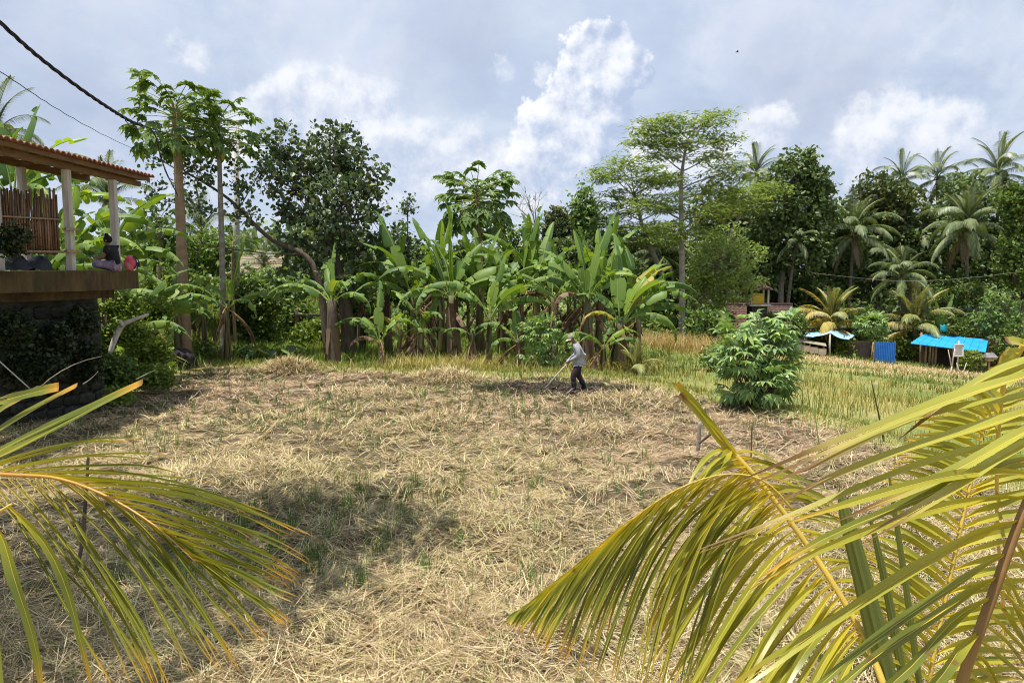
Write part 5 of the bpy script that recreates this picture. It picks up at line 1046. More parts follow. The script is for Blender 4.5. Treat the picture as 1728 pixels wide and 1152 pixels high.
# ---------------------------------------------------------------- raised hut on the left
def prism(mb, poly, z0, z1, m=0):
    n = len(poly); V = [(x, y, z0) for x, y in poly] + [(x, y, z1) for x, y in poly]
    c0 = np.mean(poly, axis=0); V += [(c0[0], c0[1], z0), (c0[0], c0[1], z1)]
    Q = [(i, (i + 1) % n, n + (i + 1) % n, n + i) for i in range(n)]
    T = [(2 * n, (i + 1) % n, i) for i in range(n)] + [(2 * n + 1, n + i, n + (i + 1) % n) for i in range(n)]
    mb.add(V, Q, T, m)
def build_hut():
    root = empty('raised_hut', (-11.5, 17, 0), 'open timber hut on a mossy concrete slab at the left edge', 'hut')
    def W(mb, name, mat, par=root, smooth=False): return mb.obj(name, mat, par, world=True, smooth=smooth) if par is root else mb.obj(name, mat, par, world=False, smooth=smooth)
    poly = [(-9.74, 19.35), (-14.5, 19.35), (-14.5, 14.5), (-11.2, 14.5), (-9.86, 17.0)]
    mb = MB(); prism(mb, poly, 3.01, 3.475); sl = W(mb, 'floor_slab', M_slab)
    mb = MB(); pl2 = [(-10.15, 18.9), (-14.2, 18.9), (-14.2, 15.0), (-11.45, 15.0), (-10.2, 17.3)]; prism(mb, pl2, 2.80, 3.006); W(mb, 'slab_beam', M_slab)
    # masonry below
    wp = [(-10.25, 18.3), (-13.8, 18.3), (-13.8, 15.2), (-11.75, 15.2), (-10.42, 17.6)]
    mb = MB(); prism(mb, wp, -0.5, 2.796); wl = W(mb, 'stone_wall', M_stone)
    oo = Vector((-11.5, 17, 0))
    sm = []
    for s in range(4):
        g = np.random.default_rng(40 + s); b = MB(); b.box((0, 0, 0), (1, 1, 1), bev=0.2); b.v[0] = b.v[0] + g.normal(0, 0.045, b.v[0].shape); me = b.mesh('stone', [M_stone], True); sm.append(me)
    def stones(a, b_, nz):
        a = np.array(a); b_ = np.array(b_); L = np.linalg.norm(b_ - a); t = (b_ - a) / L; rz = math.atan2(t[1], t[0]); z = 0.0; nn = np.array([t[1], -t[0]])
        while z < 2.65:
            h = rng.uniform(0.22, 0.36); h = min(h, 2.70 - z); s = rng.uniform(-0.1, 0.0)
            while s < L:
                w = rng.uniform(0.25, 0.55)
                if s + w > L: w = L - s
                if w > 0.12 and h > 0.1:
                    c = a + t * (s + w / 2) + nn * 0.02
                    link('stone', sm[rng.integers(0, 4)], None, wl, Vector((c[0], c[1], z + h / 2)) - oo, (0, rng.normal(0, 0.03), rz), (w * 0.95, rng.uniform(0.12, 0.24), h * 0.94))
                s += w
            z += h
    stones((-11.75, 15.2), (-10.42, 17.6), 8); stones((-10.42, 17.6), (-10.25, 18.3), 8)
    for x, y, zt in [(-10.15, 17.12, 5.77), (-10.05, 18.9, 5.75), (-10.86, 15.75, 5.85), (-11.45, 17.55, 5.88), (-11.9, 15.0, 5.88)]:
        mb = MB(); mb.box((x, y, (3.478 + zt) / 2), (0.155, 0.155, zt - 3.478), bev=0.012); po = W(mb, 'post', M_post)
        if y == 17.12:
            for zz in (4.42, 3.92): 
                mb = MB(); mb.box((x + 0.11 - 0.05 - oo.x, y - 0.02 - oo.y, zz), (0.30, 0.20, 0.055), rz=0.9); mb.obj('brace_block', M_wood, po)
    # beams under the eave
    mb = MB(); mb.beam((-10.1, 20.35, 5.81), (-10.1, 12.4, 5.84), 0.10, 0.13); W(mb, 'eave_beam', M_beam)
    mb = MB(); mb.beam((-9.86, 20.45, 5.93), (-9.86, 12.3, 5.95), 0.03, 0.10); W(mb, 'fascia_board', M_beam)
    for y in np.arange(12.8, 20.4, 0.62):
        mb = MB(); mb.beam((-9.9, y, 5.93), (-11.55, y, 6.08), 0.06, 0.10); W(mb, 'rafter', M_beam)
    mb = MB(); mb.beam((-11.5, 20.4, 5.96), (-11.5, 12.3, 5.96), 0.1, 0.16); W(mb, 'ridge_beam', M_beam)
    # roof: columns of barrel tiles running up the slope
    def col(name):
        b = MB(); n = 6; rows = 5; L = 1.9
        V = []
        for i in range(rows + 1):
            s = -0.12 + i * L / rows
            for st in (0, 1):
                if (i == 0 and st == 0) or (i == rows and st == 1): continue
                off = 0.018 if st else 0.0
                for j in range(n + 1):
                    a = PI * j / n; V.append((-s * 0.996, (0.5 - j / n) * 0.2, s * 0.09 + 0.05 * math.sin(a) + off))
        k = len(V) // (n + 1); Q = [(i * (n + 1) + j, i * (n + 1) + j + 1, (i + 1) * (n + 1) + j + 1, (i + 1) * (n + 1) + j) for i in range(k - 1) for j in range(n)]
        b.add(V, Q)
        V2 = [(x, y, z - 0.03) for x, y, z in V]; b.add(V2, [q[::-1] for q in Q]); m = n + 1
        b.add(V[:m] + V2[:m], [(j, j + m, j + 1 + m, j + 1) for j in range(n)])
        return b.mesh('roof_tile_column', [M_tile], False)
    tc_ = col('roof_tile_column')
    for i, y in enumerate(np.arange(12.35, 20.5, 0.2)):
        link('roof_tile_column', tc_, None, root, Vector((-9.84, y, 6.005)) - oo, (0, rng.normal(0, 0.004), rng.normal(0, 0.006)))
    return root
hut = build_hut()
def build_screen():
    a = Vector((-10.28, 16.95, 3.88)); b = Vector((-11.75, 14.35, 3.88)); root = empty('bamboo_screen', (a + b) / 2, 'screen of thin brown bamboo canes under the hut roof', 'screen')
    o = (a + b) / 2; L = (b - a).length; t = (b - a) / L; n = int(L / 0.027)
    for i in range(n):
        p = a + t * (i * 0.027 + 0.03) + Vector((-0.045 * (i % 2), 0.025 * (i % 2), 0)); h = 1.28 + 0.12 * math.sin(i * 0.7) + rng.normal(0, 0.07) - (0.12 if i > n * 0.6 else 0)
        mb = MB(); mb.tube([p - o + Vector((0, 0, rng.uniform(-0.05, 0))), p - o + Vector((rng.normal(0, 0.008), 0, h * 0.5)), p - o + Vector((rng.normal(0, 0.02), rng.normal(0, 0.02), h))], [0.026, 0.025, 0.022], 5); mb.obj('cane', M_bamboo, root, smooth=True)
    for z, r in ((0.02, 0.03), (0.75, 0.022)):
        s = Vector((0.045, -0.022, z)); mb = MB(); mb.tube([a - o + s - t * 0.05, b - o + s], r, 6); mb.obj('rail', M_wood, root, smooth=True)
build_screen()
def build_sheet():
    # black tarpaulin bundled on the slab below the screen
    mb = MB(); a = np.array((-10.45, 16.75)); b = np.array((-11.9, 14.3)); V = []; nu, nv = 22, 7
    for i in range(nu):
        p = a + (b - a) * i / (nu - 1)
        for j in range(nv):
            f = j / (nv - 1); h = 0.33 * math.sin(PI * f) ** 0.6 * (0.8 + 0.25 * math.sin(i * 1.7)) + 0.03 * rng.normal(); V.append((p[0] + 0.18 - 0.6 * f + 0.03 * rng.normal(), p[1] - 0.09 + 0.33 * f, 3.482 + max(0, h)))
    mb.add(V, [(i * nv + j, i * nv + j + 1, (i + 1) * nv + j + 1, (i + 1) * nv + j) for i in range(nu - 1) for j in range(nv - 1)])
    o = mb.obj('plastic_sheet', M_black, loc=(-11.1, 15.6, 3.48), world=True, smooth=True); tag(o, 'crumpled black plastic sheet on the slab under the bamboo screen', 'plastic sheet')
build_sheet()

# ---------------------------------------------------------------- people
def skin_obj(name, mat, parent, verts, edges, radii, sub=2, root=0):
    me = bpy.data.meshes.new(name); me.from_pydata([tuple(v) for v in verts], edges, []); me.materials.append(mat)
    o = link(name, me, None, parent)
    md = o.modifiers.new('skin', 'SKIN'); md.use_smooth_shade = True
    sv = me.skin_vertices[0].data if me.skin_vertices else None
    if sv is None:
        o.select_set(True); bpy.context.view_layer.objects.active = o
    for i, r in enumerate(radii):
        rr = r if isinstance(r, tuple) else (r, r); sv[i].radius = rr; sv[i].use_root = (i == root)
    s = o.modifiers.new('sub', 'SUBSURF'); s.levels = sub; s.render_levels = sub
    return o
def figure(root, J, mats, fold_hands):
    """J: joints in local space (forward is -x). One continuous body; clothes are slightly larger skins over it"""
    def chain(names): return [(names[i], names[i + 1]) for i in range(len(names) - 1)]
    rb = {'pelvis': 0.115, 'waist': 0.10, 'chest': 0.125, 'neck': 0.05, 'head': 0.072, 'crown': 0.066}
    names = ['pelvis', 'waist', 'chest', 'neck', 'head', 'crown']; E = chain(names)
    for s in 'LR':
        for nm, r in (('sh', 0.062), ('el', 0.043), ('wr', 0.028), ('palm', 0.030)): rb[nm + s] = r
        for nm, r in (('hip', 0.085), ('kn', 0.06), ('an', 0.042), ('toe', 0.034)): rb[nm + s] = r
        E += [('chest', 'sh' + s)] + chain(['sh' + s, 'el' + s, 'wr' + s, 'palm' + s]) + [('pelvis', 'hip' + s)] + chain(['hip' + s, 'kn' + s, 'an' + s, 'toe' + s])
        # five fingers: knuckle bends, the thumb off the side of the palm
        pal = np.array(J['palm' + s]); dv = unit(pal - np.array(J['wr' + s])); sd = unit(np.cross(dv, np.array([0, 0, 1.0]) + 0.01)); dn = unit(np.cross(sd, dv)); dn = dn if dn[2] < 0 else -dn
        for k, (off, L) in enumerate(((-0.024, 0.062), (-0.008, 0.07), (0.008, 0.066), (0.024, 0.05))):
            a = pal + sd * off + dv * 0.02; b = a + dv * L * 0.5 + dn * L * 0.15; c = b + unit(dv * 0.2 + dn) * L * 0.5
            for q, (nm, p) in enumerate((('a', a), ('b', b), ('c', c))): J[f'f{k}{nm}{s}'] = tuple(p); rb[f'f{k}{nm}{s}'] = 0.0085
            E += [('palm' + s, f'f{k}a{s}'), (f'f{k}a{s}', f'f{k}b{s}'), (f'f{k}b{s}', f'f{k}c{s}')]
        th = pal - dv * 0.02 + sd * (0.03 if s == 'L' else -0.03); J['t1' + s] = tuple(th); J['t2' + s] = tuple(th + dv * 0.035 + dn * 0.03); rb['t1' + s] = rb['t2' + s] = 0.0095
        E += [('palm' + s, 't1' + s), ('t1' + s, 't2' + s)]
    ks = list(rb); ix = {k: i for i, k in enumerate(ks)}
    body = skin_obj('body', mats['skin'], root, [J[k] for k in ks], [(ix[a], ix[b]) for a, b in E], [rb[k] for k in ks])
    def cloth(name, mat, keys, edges, rad, sub=2):
        i2 = {k: i for i, k in enumerate(keys)}; return skin_obj(name, mat, root, [J[k] for k in keys], [(i2[a], i2[b]) for a, b in edges], rad, sub)
    return body, cloth
def face(root, hc, fw, sc=1.0, mat=None):
    """nose, eyes, mouth, ears at the front of the head; hc centre of head, fw unit forward"""
    hc = np.array(hc); fw = unit(np.array(fw)); up = np.array([0, 0, 1.0]); up = unit(up - fw * np.dot(up, fw)); sd = np.cross(up, fw)
    mb = MB(); uvsphere(hc + fw * 0.098 * sc - up * 0.012, (0.016, 0.014, 0.026), 6, 5, mb=mb); mb.obj('nose', M_skin, root, smooth=True)
    mb = MB(); uvsphere(hc + fw * 0.083 * sc - up * 0.058, (0.012, 0.026, 0.010), 6, 5, mb=mb); mb.obj('mouth', M_red, root, smooth=True)
    for s in (-1, 1):
        mb = MB(); uvsphere(hc + fw * 0.085 * sc + sd * 0.032 * s + up * 0.014, (0.010, 0.012, 0.008), 6, 5, mb=mb); mb.obj('eye', M_hair, root, smooth=True)
        mb = MB(); uvsphere(hc + sd * 0.088 * s * sc - up * 0.005 - fw * 0.005, (0.022, 0.012, 0.032), 6, 5, mb=mb); mb.obj('ear', M_skin, root, smooth=True)
def build_farmer():
    x, y = 1.86, 20.9; base = Vector((x, y, float(gz(x, y) + mound(np.array(x), np.array(y))) + 0.06)); root = empty('person', base, 'person in grey shirt and cap bending over a hoe in the field', 'person')
    J = {'pelvis': (0.06, 0, 0.90), 'waist': (0.07, 0, 1.02), 'chest': (-0.02, 0, 1.24), 'neck': (-0.10, 0, 1.39), 'head': (-0.165, 0, 1.475), 'crown': (-0.16, 0, 1.56)}
    for s, q in (('L', -1), ('R', 1)):
        J['sh' + s] = (-0.03, 0.175 * q, 1.31); J['el' + s] = (0.02 if q < 0 else -0.02, 0.235 * q, 1.04); J['wr' + s] = (-0.21 - 0.10 * (q > 0), 0.07 * q, 0.875 - 0.08 * (q > 0)); J['palm' + s] = (-0.265 - 0.10 * (q > 0), 0.035 * q, 0.84 - 0.085 * (q > 0))
    J.update({'hipL': (0.05, -0.09, 0.84), 'knL': (-0.13, -0.12, 0.47), 'anL': (-0.09, -0.12, 0.07), 'toeL': (-0.25, -0.13, 0.035), 'hipR': (0.05, 0.09, 0.84), 'knR': (0.03, 0.11, 0.46), 'anR': (0.23, 0.12, 0.10), 'toeR': (0.10, 0.13, 0.035)})
    body, cloth = figure(root, J, {'skin': M_skin}, True)
    ks = ['pelvis', 'waist', 'chest', 'nk', 'shL', 'elL', 'wrL', 'shR', 'elR', 'wrR', 'hem']; J['nk'] = (-0.075, 0, 1.345); J['hem'] = (0.055, 0, 0.80)
    cloth('shirt', M_shirt, ks, [('hem', 'pelvis'), ('pelvis', 'waist'), ('waist', 'chest'), ('chest', 'nk'), ('chest', 'shL'), ('shL', 'elL'), ('elL', 'wrL'), ('chest', 'shR'), ('shR', 'elR'), ('elR', 'wrR')],
          [(0.18, 0.165), (0.16, 0.15), (0.165, 0.15), 0.075, 0.095, 0.07, 0.05, 0.095, 0.07, 0.05, (0.185, 0.17)])
    ks = ['pel2', 'hipL', 'knL', 'mL', 'hipR', 'knR', 'mR']; J['pel2'] = (0.055, 0, 0.84); J['hipL'] = (0.05, -0.085, 0.78); J['hipR'] = (0.05, 0.085, 0.78); J['mL'] = (-0.10, -0.12, 0.28); J['mR'] = (0.13, 0.115, 0.29)
    cloth('trousers', M_trouser, ks, [('pel2', 'hipL'), ('hipL', 'knL'), ('knL', 'mL'), ('pel2', 'hipR'), ('hipR', 'knR'), ('knR', 'mR')], [0.10, 0.112, 0.092, 0.088, 0.112, 0.092, 0.088])
    for s in 'LR':
        J['b' + s] = tuple(np.array(J['kn' + s]) * 0.66 + np.array(J['an' + s]) * 0.34)
        cloth('boot', M_boot, ['b' + s, 'an' + s, 'toe' + s], [('b' + s, 'an' + s), ('an' + s, 'toe' + s)], [0.095, 0.078, 0.056])
    hc = np.array(J['head']) + np.array([0, 0, 0.03]); fw = unit(np.array([-1, -0.15, -0.55])); face(root, hc, fw)
    # cap: dome, band and a long brim
    up = np.array([0, 0, 1.0]); up = unit(up - fw * np.dot(up, fw)); sd = np.cross(up, fw); R3 = np.stack([fw, sd, up], 1); mb = MB(); V = []
    for i in range(6):
        th = PI / 2 * i / 5
        for j in range(14): V.append((0.112 * math.cos(th) * math.cos(2 * PI * j / 14), 0.104 * math.cos(th) * math.sin(2 * PI * j / 14), 0.02 + 0.105 * math.sin(th)))
    mb.add(np.array(V) @ R3.T + hc + up * 0.01, [(i * 14 + j, i * 14 + (j + 1) % 14, (i + 1) * 14 + (j + 1) % 14, (i + 1) * 14 + j) for i in range(5) for j in range(14)]); cap = mb.obj('cap', M_cap, root, smooth=True)
    mb = MB(); V = []
    for i in range(3):
        for j in range(9):
            a = (j - 4) / 4 * 1.25; r = 0.10 + 0.105 * i / 2 * math.cos(a * 0.7); V.append((r * math.cos(a), 0.105 * math.sin(a) * (1 + 0.05 * i), 0.03 - 0.02 * i * i / 4 - 0.025 * (j - 4) ** 2 / 16))
    V = np.array(V); n_ = len(V); Q = [(i * 9 + j, i * 9 + j + 1, (i + 1) * 9 + j + 1, (i + 1) * 9 + j) for i in range(2) for j in range(8)]
    mb.add(V @ R3.T + hc + up * 0.01, Q); mb.add((V - np.array([0, 0, 0.006])) @ R3.T + hc + up * 0.01, [q[::-1] for q in Q]); mb.obj('brim', M_cap_b, cap, smooth=True)
    # hoe
    hb = empty('hoe', base + Vector((-0.98, 0.0, 0)), 'long wooden hoe held by the farmer with blade in the soil', 'hoe'); mb = MB()
    mb.tube([(0.98 - 0.16, 0.0, 0.93), (0.98 - 0.55, 0.0, 0.50), (0.0, 0.0, 0.0)], [0.018, 0.019, 0.02], 7); mb.obj('handle', M_pale, hb, smooth=True)
    mb = MB(); mb.box((0.03, 0.0, -0.07), (0.02, 0.17, 0.2), rot=Matrix.Rotation(-0.5, 3, 'Y'), bev=0.006); mb.tube([(0.0, 0, 0.03), (-0.01, 0, -0.06)], 0.026, 7); mb.obj('blade', M_steel, hb)
build_farmer()
def build_woman():
    base = Vector((-9.80, 18.35, 3.478)); root = empty('person', base, 'person in black top and patterned sarong sitting on the slab looking at a phone', 'person')
    J = {'pelvis': (0.0, 0, 0.12), 'waist': (-0.02, 0, 0.26), 'chest': (-0.07, 0, 0.46), 'neck': (-0.125, 0, 0.60), 'head': (-0.17, 0, 0.70), 'crown': (-0.16, 0, 0.78)}
    for s, q in (('L', -1), ('R', 1)):
        J['sh' + s] = (-0.07, 0.16 * q, 0.53); J['el' + s] = (-0.20, 0.22 * q, 0.29); J['wr' + s] = (-0.45 + 0.12 * (q > 0), 0.09 * q, 0.33); J['palm' + s] = (-0.52 + 0.13 * (q > 0), 0.06 * q, 0.35)
        J['hip' + s] = (-0.04, 0.10 * q, 0.12); J['kn' + s] = (-0.42, 0.24 * q, 0.17); J['an' + s] = (-0.20, -0.10 * q, 0.065); J['toe' + s] = (-0.10, -0.16 * q, 0.05)
    body, cloth = figure(root, J, {'skin': M_skin}, True)
    J['nk'] = (-0.11, 0, 0.565); J['uL'] = tuple(np.array(J['shL']) * 0.4 + np.array(J['elL']) * 0.6); J['uR'] = tuple(np.array(J['shR']) * 0.4 + np.array(J['elR']) * 0.6)
    cloth('shirt', M_bshirt, ['pelvis', 'waist', 'chest', 'nk', 'shL', 'uL', 'shR', 'uR'], [('pelvis', 'waist'), ('waist', 'chest'), ('chest', 'nk'), ('chest', 'shL'), ('shL', 'uL'), ('chest', 'shR'), ('shR', 'uR')], [(0.165, 0.16), 0.155, 0.175, 0.085, 0.115, 0.085, 0.115, 0.085])
    cloth('sarong', M_sarong, ['pelvis', 'hipL', 'knL', 'anL', 'hipR', 'knR', 'anR'], [('pelvis', 'hipL'), ('hipL', 'knL'), ('knL', 'anL'), ('pelvis', 'hipR'), ('hipR', 'knR'), ('knR', 'anR')], [0.14, 0.12, 0.10, 0.06, 0.12, 0.10, 0.06])
    hc = np.array((-0.168, 0, 0.735)); fw = unit(np.array([-1, -0.2, -0.35])); face(root, hc, fw)
    up = np.array([0, 0, 1.0]); up = unit(up - fw * np.dot(up, fw)); mb = MB(); uvsphere(hc - fw * 0.028 + up * 0.022, (0.102, 0.098, 0.108), 12, 9, mb=mb); hr = mb.obj('hair', M_hair, root, smooth=True)
    mb = MB(); uvsphere(hc - fw * 0.04 + up * 0.13, (0.05, 0.05, 0.045), 9, 7, mb=mb); mb.obj('bun', M_hair, hr, smooth=True)
    ph = MB(); ph.box((0, 0, 0), (0.012, 0.08, 0.16), rot=Matrix.Rotation(-0.45, 3, 'Y'), bev=0.004); o = ph.obj('phone', M_black, None, base + Vector((-0.60, 0.02, 0.43))); tag(o, 'dark phone held up by the seated person', 'phone')
build_woman()
def build_backpack():
    p = Vector((-9.72, 18.95, 3.478)); root = empty('backpack', p, 'pink and red backpack beside the rear hut post', 'backpack'); 
    mb = MB(); uvsphere((0, 0, 0.19), (0.16, 0.12, 0.20), 12, 9, mb=mb); mb.obj('bag', M_pink, root, smooth=True)
    mb = MB(); uvsphere((-0.03, -0.09, 0.12), (0.10, 0.07, 0.10), 10, 7, mb=mb); mb.obj('pocket', M_red, root, smooth=True)
    for s in (-1, 1): mb = MB(); mb.tube(bez((0.12, 0.05 * s, 0.05), (0.26, 0.06 * s, 0.2), (0.1, 0.05 * s, 0.36), 7), 0.016, 5); mb.obj('strap', M_black, root, smooth=True)
build_backpack()

# ---------------------------------------------------------------- small things near the hut
def tubething(name, label, cat, pts, rad, mat, n=7, k=14, group=None):
    pts = [Vector(p) for p in pts]; mb = MB(); q = catmull(pts, k); mb.tube(q, np.interp(np.linspace(0, 1, k), np.linspace(0, 1, len(rad)), rad), n); o = mb.obj(name, mat, None, pts[0], smooth=True, world=True); return tag(o, label, cat, group)
br = tubething('bleached_branch', 'pale bleached branch leaning on the bank under the slab corner', 'branch', [P(184, 600, 19.6), P(193, 574, 19.7), P(206, 549, 19.8), P(224, 540, 19.9), P(251, 530, 20.1)], [0.05, 0.075, 0.07, 0.05, 0.035], M_pale)
mb = MB(); mb.tube([Vector(P(206, 550, 19.78)) - br.location, Vector(P(203, 541, 19.7)) - br.location], [0.07, 0.04], 7); mb.obj('knot', M_pale, br, smooth=True)
tubething('thin_pole', 'thin pale pole slanting in the shade below the hut', 'pole', [P(-30, 582, 15.0), P(0, 610, 15.1), P(50, 655, 15.3)], [0.012, 0.012, 0.012], M_pale)
b = onground(298, 26.0); mb = MB(); V = []
for i in range(7):
    for j in range(14): a = 2 * PI * j / 14; r = (0.62, 0.6, 0.56, 0.5, 0.42, 0.25, 0.02)[i] * (1 + 0.14 * math.sin(5 * a + i)); V.append((r * 1.1 * math.cos(a), r * 0.7 * math.sin(a), -0.1 + (0, 0.2, 0.38, 0.5, 0.6, 0.66, 0.66)[i] + 0.04 * math.sin(3 * a)))
mb.add(V, [(i * 14 + j, i * 14 + (j + 1) % 14, (i + 1) * 14 + (j + 1) % 14, (i + 1) * 14 + j) for i in range(6) for j in range(14)])
for j in range(50):
    a = rng.uniform(PI, 2 * PI); p = np.array((0.62 * math.cos(a), 0.4 * math.sin(a), 0.42)); mb.tube([p, p + np.array((0.08 * math.cos(a), 0.08 * math.sin(a), -0.3 * rng.uniform(0.5, 1.3)))], 0.008, 3)
tag(mb.obj('stump', M_trouser, None, b, smooth=True), 'black rotting stump with hanging roots at the tallest papaya', 'stump')
c = onground(250, 40.0); mb = MB(); V = []; pr = [(0.24, 0), (0.27, 0.05), (0.29, 0.3), (0.27, 0.34), (0.29, 0.38), (0.29, 0.62), (0.26, 0.70), (0.2, 0.71), (0.0, 0.70)]
for r, z in pr: V += [(r * math.cos(2 * PI * j / 14), r * math.sin(2 * PI * j / 14), z) for j in range(14)]
mb.add(V, [(i * 14 + j, i * 14 + (j + 1) % 14, (i + 1) * 14 + (j + 1) % 14, (i + 1) * 14 + j) for i in range(len(pr) - 1) for j in range(14)]); tag(mb.obj('barrel', M_navy, None, c, smooth=True), 'dark blue container standing on the grass behind the hut', 'barrel')
# car behind the papayas
def build_car():
    b = onground(336, 41.0); root = empty('car', b, 'white car parked behind the papaya trunks', 'car'); root.rotation_euler.z = R(-72)
    prof = [(-1.85, 0.35), (-1.9, 0.6), (-1.8, 0.88), (-1.0, 0.98), (-0.35, 1.42), (0.9, 1.46), (1.55, 1.05), (1.85, 0.95), (1.9, 0.6), (1.85, 0.35)]
    mb = MB(); V = []; ys = [(-0.80, 0.90), (-0.84, 1.0), (0.84, 1.0), (0.80, 0.90)]
    for yy, f in ys: V += [(x, yy * (0.86 if z > 1.2 else 1), z if f == 1.0 else 0.35 + (z - 0.35) * 0.97) for x, z in prof]
    n = len(prof); Q = [(i * n + j, i * n + j + 1, (i + 1) * n + j + 1, (i + 1) * n + j) for i in range(3) for j in range(n - 1)]; c0 = len(V); V += [(0, -0.80, 0.8), (0, 0.80, 0.8)]
    T = [(c0, j + 1, j) for j in range(n - 1)] + [(c0 + 1, 3 * n + j, 3 * n + j + 1) for j in range(n - 1)]; mb.add(V, Q, T); body = mb.obj('body', M_white, root)
    def pane(pts): m = MB(); m.add(pts, [(0, 1, 2, 3)]); m.obj('window', M_glass, root)
    pane([(-0.98, -0.70, 1.01), (-0.98, 0.70, 1.01), (-0.40, 0.62, 1.405), (-0.40, -0.62, 1.405)]); pane([(1.52, 0.70, 1.10), (1.52, -0.70, 1.10), (0.96, -0.62, 1.44), (0.96, 0.62, 1.44)])
    for s in (-1, 1):
        pane([(-0.75, 0.845 * s, 1.02), (0.25, 0.845 * s, 1.02), (0.25, 0.735 * s, 1.39), (-0.32, 0.735 * s, 1.39)][::s]); pane([(0.33, 0.845 * s, 1.02), (1.35, 0.845 * s, 1.05), (0.9, 0.735 * s, 1.40), (0.33, 0.735 * s, 1.39)][::s])
        mb = MB(); mb.box((-1.84, 0.55 * s, 0.72), (0.12, 0.34, 0.14), bev=0.03); mb.obj('headlight', M_glass, root)
        for x in (-1.2, 1.2):
            mb = MB(); mb.tube([(x, 0.66 * s, 0.31), (x, 0.87 * s, 0.31)], 0.31, 16); w = mb.obj('wheel', M_tyre, root, smooth=False); mb = MB(); mb.tube([(x, 0.86 * s, 0.31), (x, 0.885 * s, 0.31)], 0.19, 12); mb.obj('rim', M_steel, w)
build_car()
def gable_house(name, label, cat, c, w, dp, h, rh, rz, wallm, roofm, ov=0.35, rows=12, cols=0):
    root = empty(name, c, label, cat); root.rotation_euler.z = rz
    mb = MB(); mb.box((0, 0, h / 2 - 0.2), (w, dp, h + 0.4)); mb.add([(-w / 2, -dp / 2, h), (-w / 2, dp / 2, h), (-w / 2, 0, h + rh), (w / 2, -dp / 2, h), (w / 2, dp / 2, h), (w / 2, 0, h + rh)], None, [(0, 2, 1), (3, 4, 5)]); wl = mb.obj('wall', wallm, root)
    for s in (-1, 1):
        mb = MB(); L = math.hypot(dp / 2 + ov, rh); 
        for i in range(rows):                                  # stepped courses
            f0 = i / rows; f1 = (i + 1.15) / rows
            y0 = s * (dp / 2 + ov) * (1 - f0); z0 = h - rh * ov / (dp / 2) + (rh + rh * ov / (dp / 2)) * f0 + 0.06; y1 = s * (dp / 2 + ov) * (1 - min(f1, 1)); z1 = h - rh * ov / (dp / 2) + (rh + rh * ov / (dp / 2)) * min(f1, 1) + 0.02
            xs = np.linspace(-w / 2 - ov, w / 2 + ov, cols * 2 + 1) if cols else np.array([-w / 2 - ov, w / 2 + ov])
            V = [(x, y0, z0 + (0.045 * (k % 2) if cols else 0)) for k, x in enumerate(xs)] + [(x, y1, z1 + (0.045 * (k % 2) if cols else 0)) for k, x in enumerate(xs)] + [(x, y0, z0 - 0.05) for x in xs]
            n = len(xs); Q = [(j, j + 1, n + j + 1, n + j) if s < 0 else (j + 1, j, n + j, n + j + 1) for j in range(n - 1)] + [(2 * n + j, 2 * n + j + 1, j + 1, j) for j in range(n - 1)]; mb.add(V, Q)
        mb.obj('roof_slope', roofm, root)
    mb = MB(); mb.tube([(-w / 2 - ov, 0, h + rh + 0.07), (w / 2 + ov, 0, h + rh + 0.07)], 0.09, 8); mb.obj('ridge_cap', roofm, root, smooth=True)
    return root
gable_house('thatched_house', 'dark walled thatched house far behind the thinner papaya', 'house', onground(432, 47), 3.0, 2.6, 1.3, 0.9, R(6), M_dark, M_thatch, 0.5, 8)
hs = gable_house('tiled_house', 'house with brown tiled roof half hidden right of centre', 'house', onground(1252, 47), 5.0, 4.4, 1.2, 1.4, R(-8), M_concrete, M_tile_d, 0.5, 12, 22)
mb = MB(); mb.box((0.3, -2.23, 1.0), (0.9, 0.06, 1.9)); dr_ = mb.obj('door', M_dark, hs)
def build_shrine():
    b = onground(1275, 42.8); root = empty('shrine', b, 'small roofed shrine with bright yellow panel above the tiled roof', 'shrine'); zt = P(1275, 516, 42.8).z - b.z
    mb = MB(); mb.box((0, 0, zt / 2 - 0.2), (0.9, 0.9, zt + 0.4)); mb.obj('pedestal', M_stone, root)
    mb = MB(); mb.box((0, 0, zt + 0.05), (1.25, 1.15, 0.1), bev=0.02); mb.obj('ledge', M_concrete, root)
    mb = MB(); mb.box((0, -0.15, zt + 0.42), (0.66, 0.06, 0.62), bev=0.01); mb.obj('yellow_panel', M_yellow, root)
    for sx in (-1, 1):
        for sy in (-1, 1): mb = MB(); mb.box((0.48 * sx, 0.42 * sy, zt + 0.52), (0.1, 0.1, 0.84), bev=0.01); mb.obj('pillar', M_concrete, root)
    mb = MB(); V = []
    for i, (r, z) in enumerate([(0.72, 0.0), (0.58, 0.12), (0.36, 0.25), (0.14, 0.42), (0.03, 0.5)]): V += [(sx * r, sy * r * 0.9, zt + 0.95 + z + 0.0) for sx, sy in ((-1, -1), (1, -1), (1, 1), (-1, 1))]
    mb.add(V, [(i * 4 + j, i * 4 + (j + 1) % 4, (i + 1) * 4 + (j + 1) % 4, (i + 1) * 4 + j) for i in range(4) for j in range(4)] + [(3, 2, 1, 0)]); mb.obj('roof', M_tile_d, root)
build_shrine()
b = onground(533, 34); root = empty('concrete_wall', b, 'low grey concrete block wall behind the thick banana stem', 'wall'); mb = MB()
for i in range(2):
    for k in range(4):
        mb = MB(); mb.box((-0.62 + 0.42 * k + (0.2 if i else 0), 0, 0.42 + 0.41 * i - 0.25), (0.40, 0.2, 0.38), bev=0.015); mb.obj('block', M_concrete, root)
mb = MB(); mb.box((-0.85, 0.1, 0.75), (0.12, 0.12, 1.5), bev=0.01); mb.obj('post', M_wood, root); mb = MB(); mb.box((0, 0.3, 1.2), (1.9, 0.6, 0.08)); mb.obj('cover_board', M_dark, root)

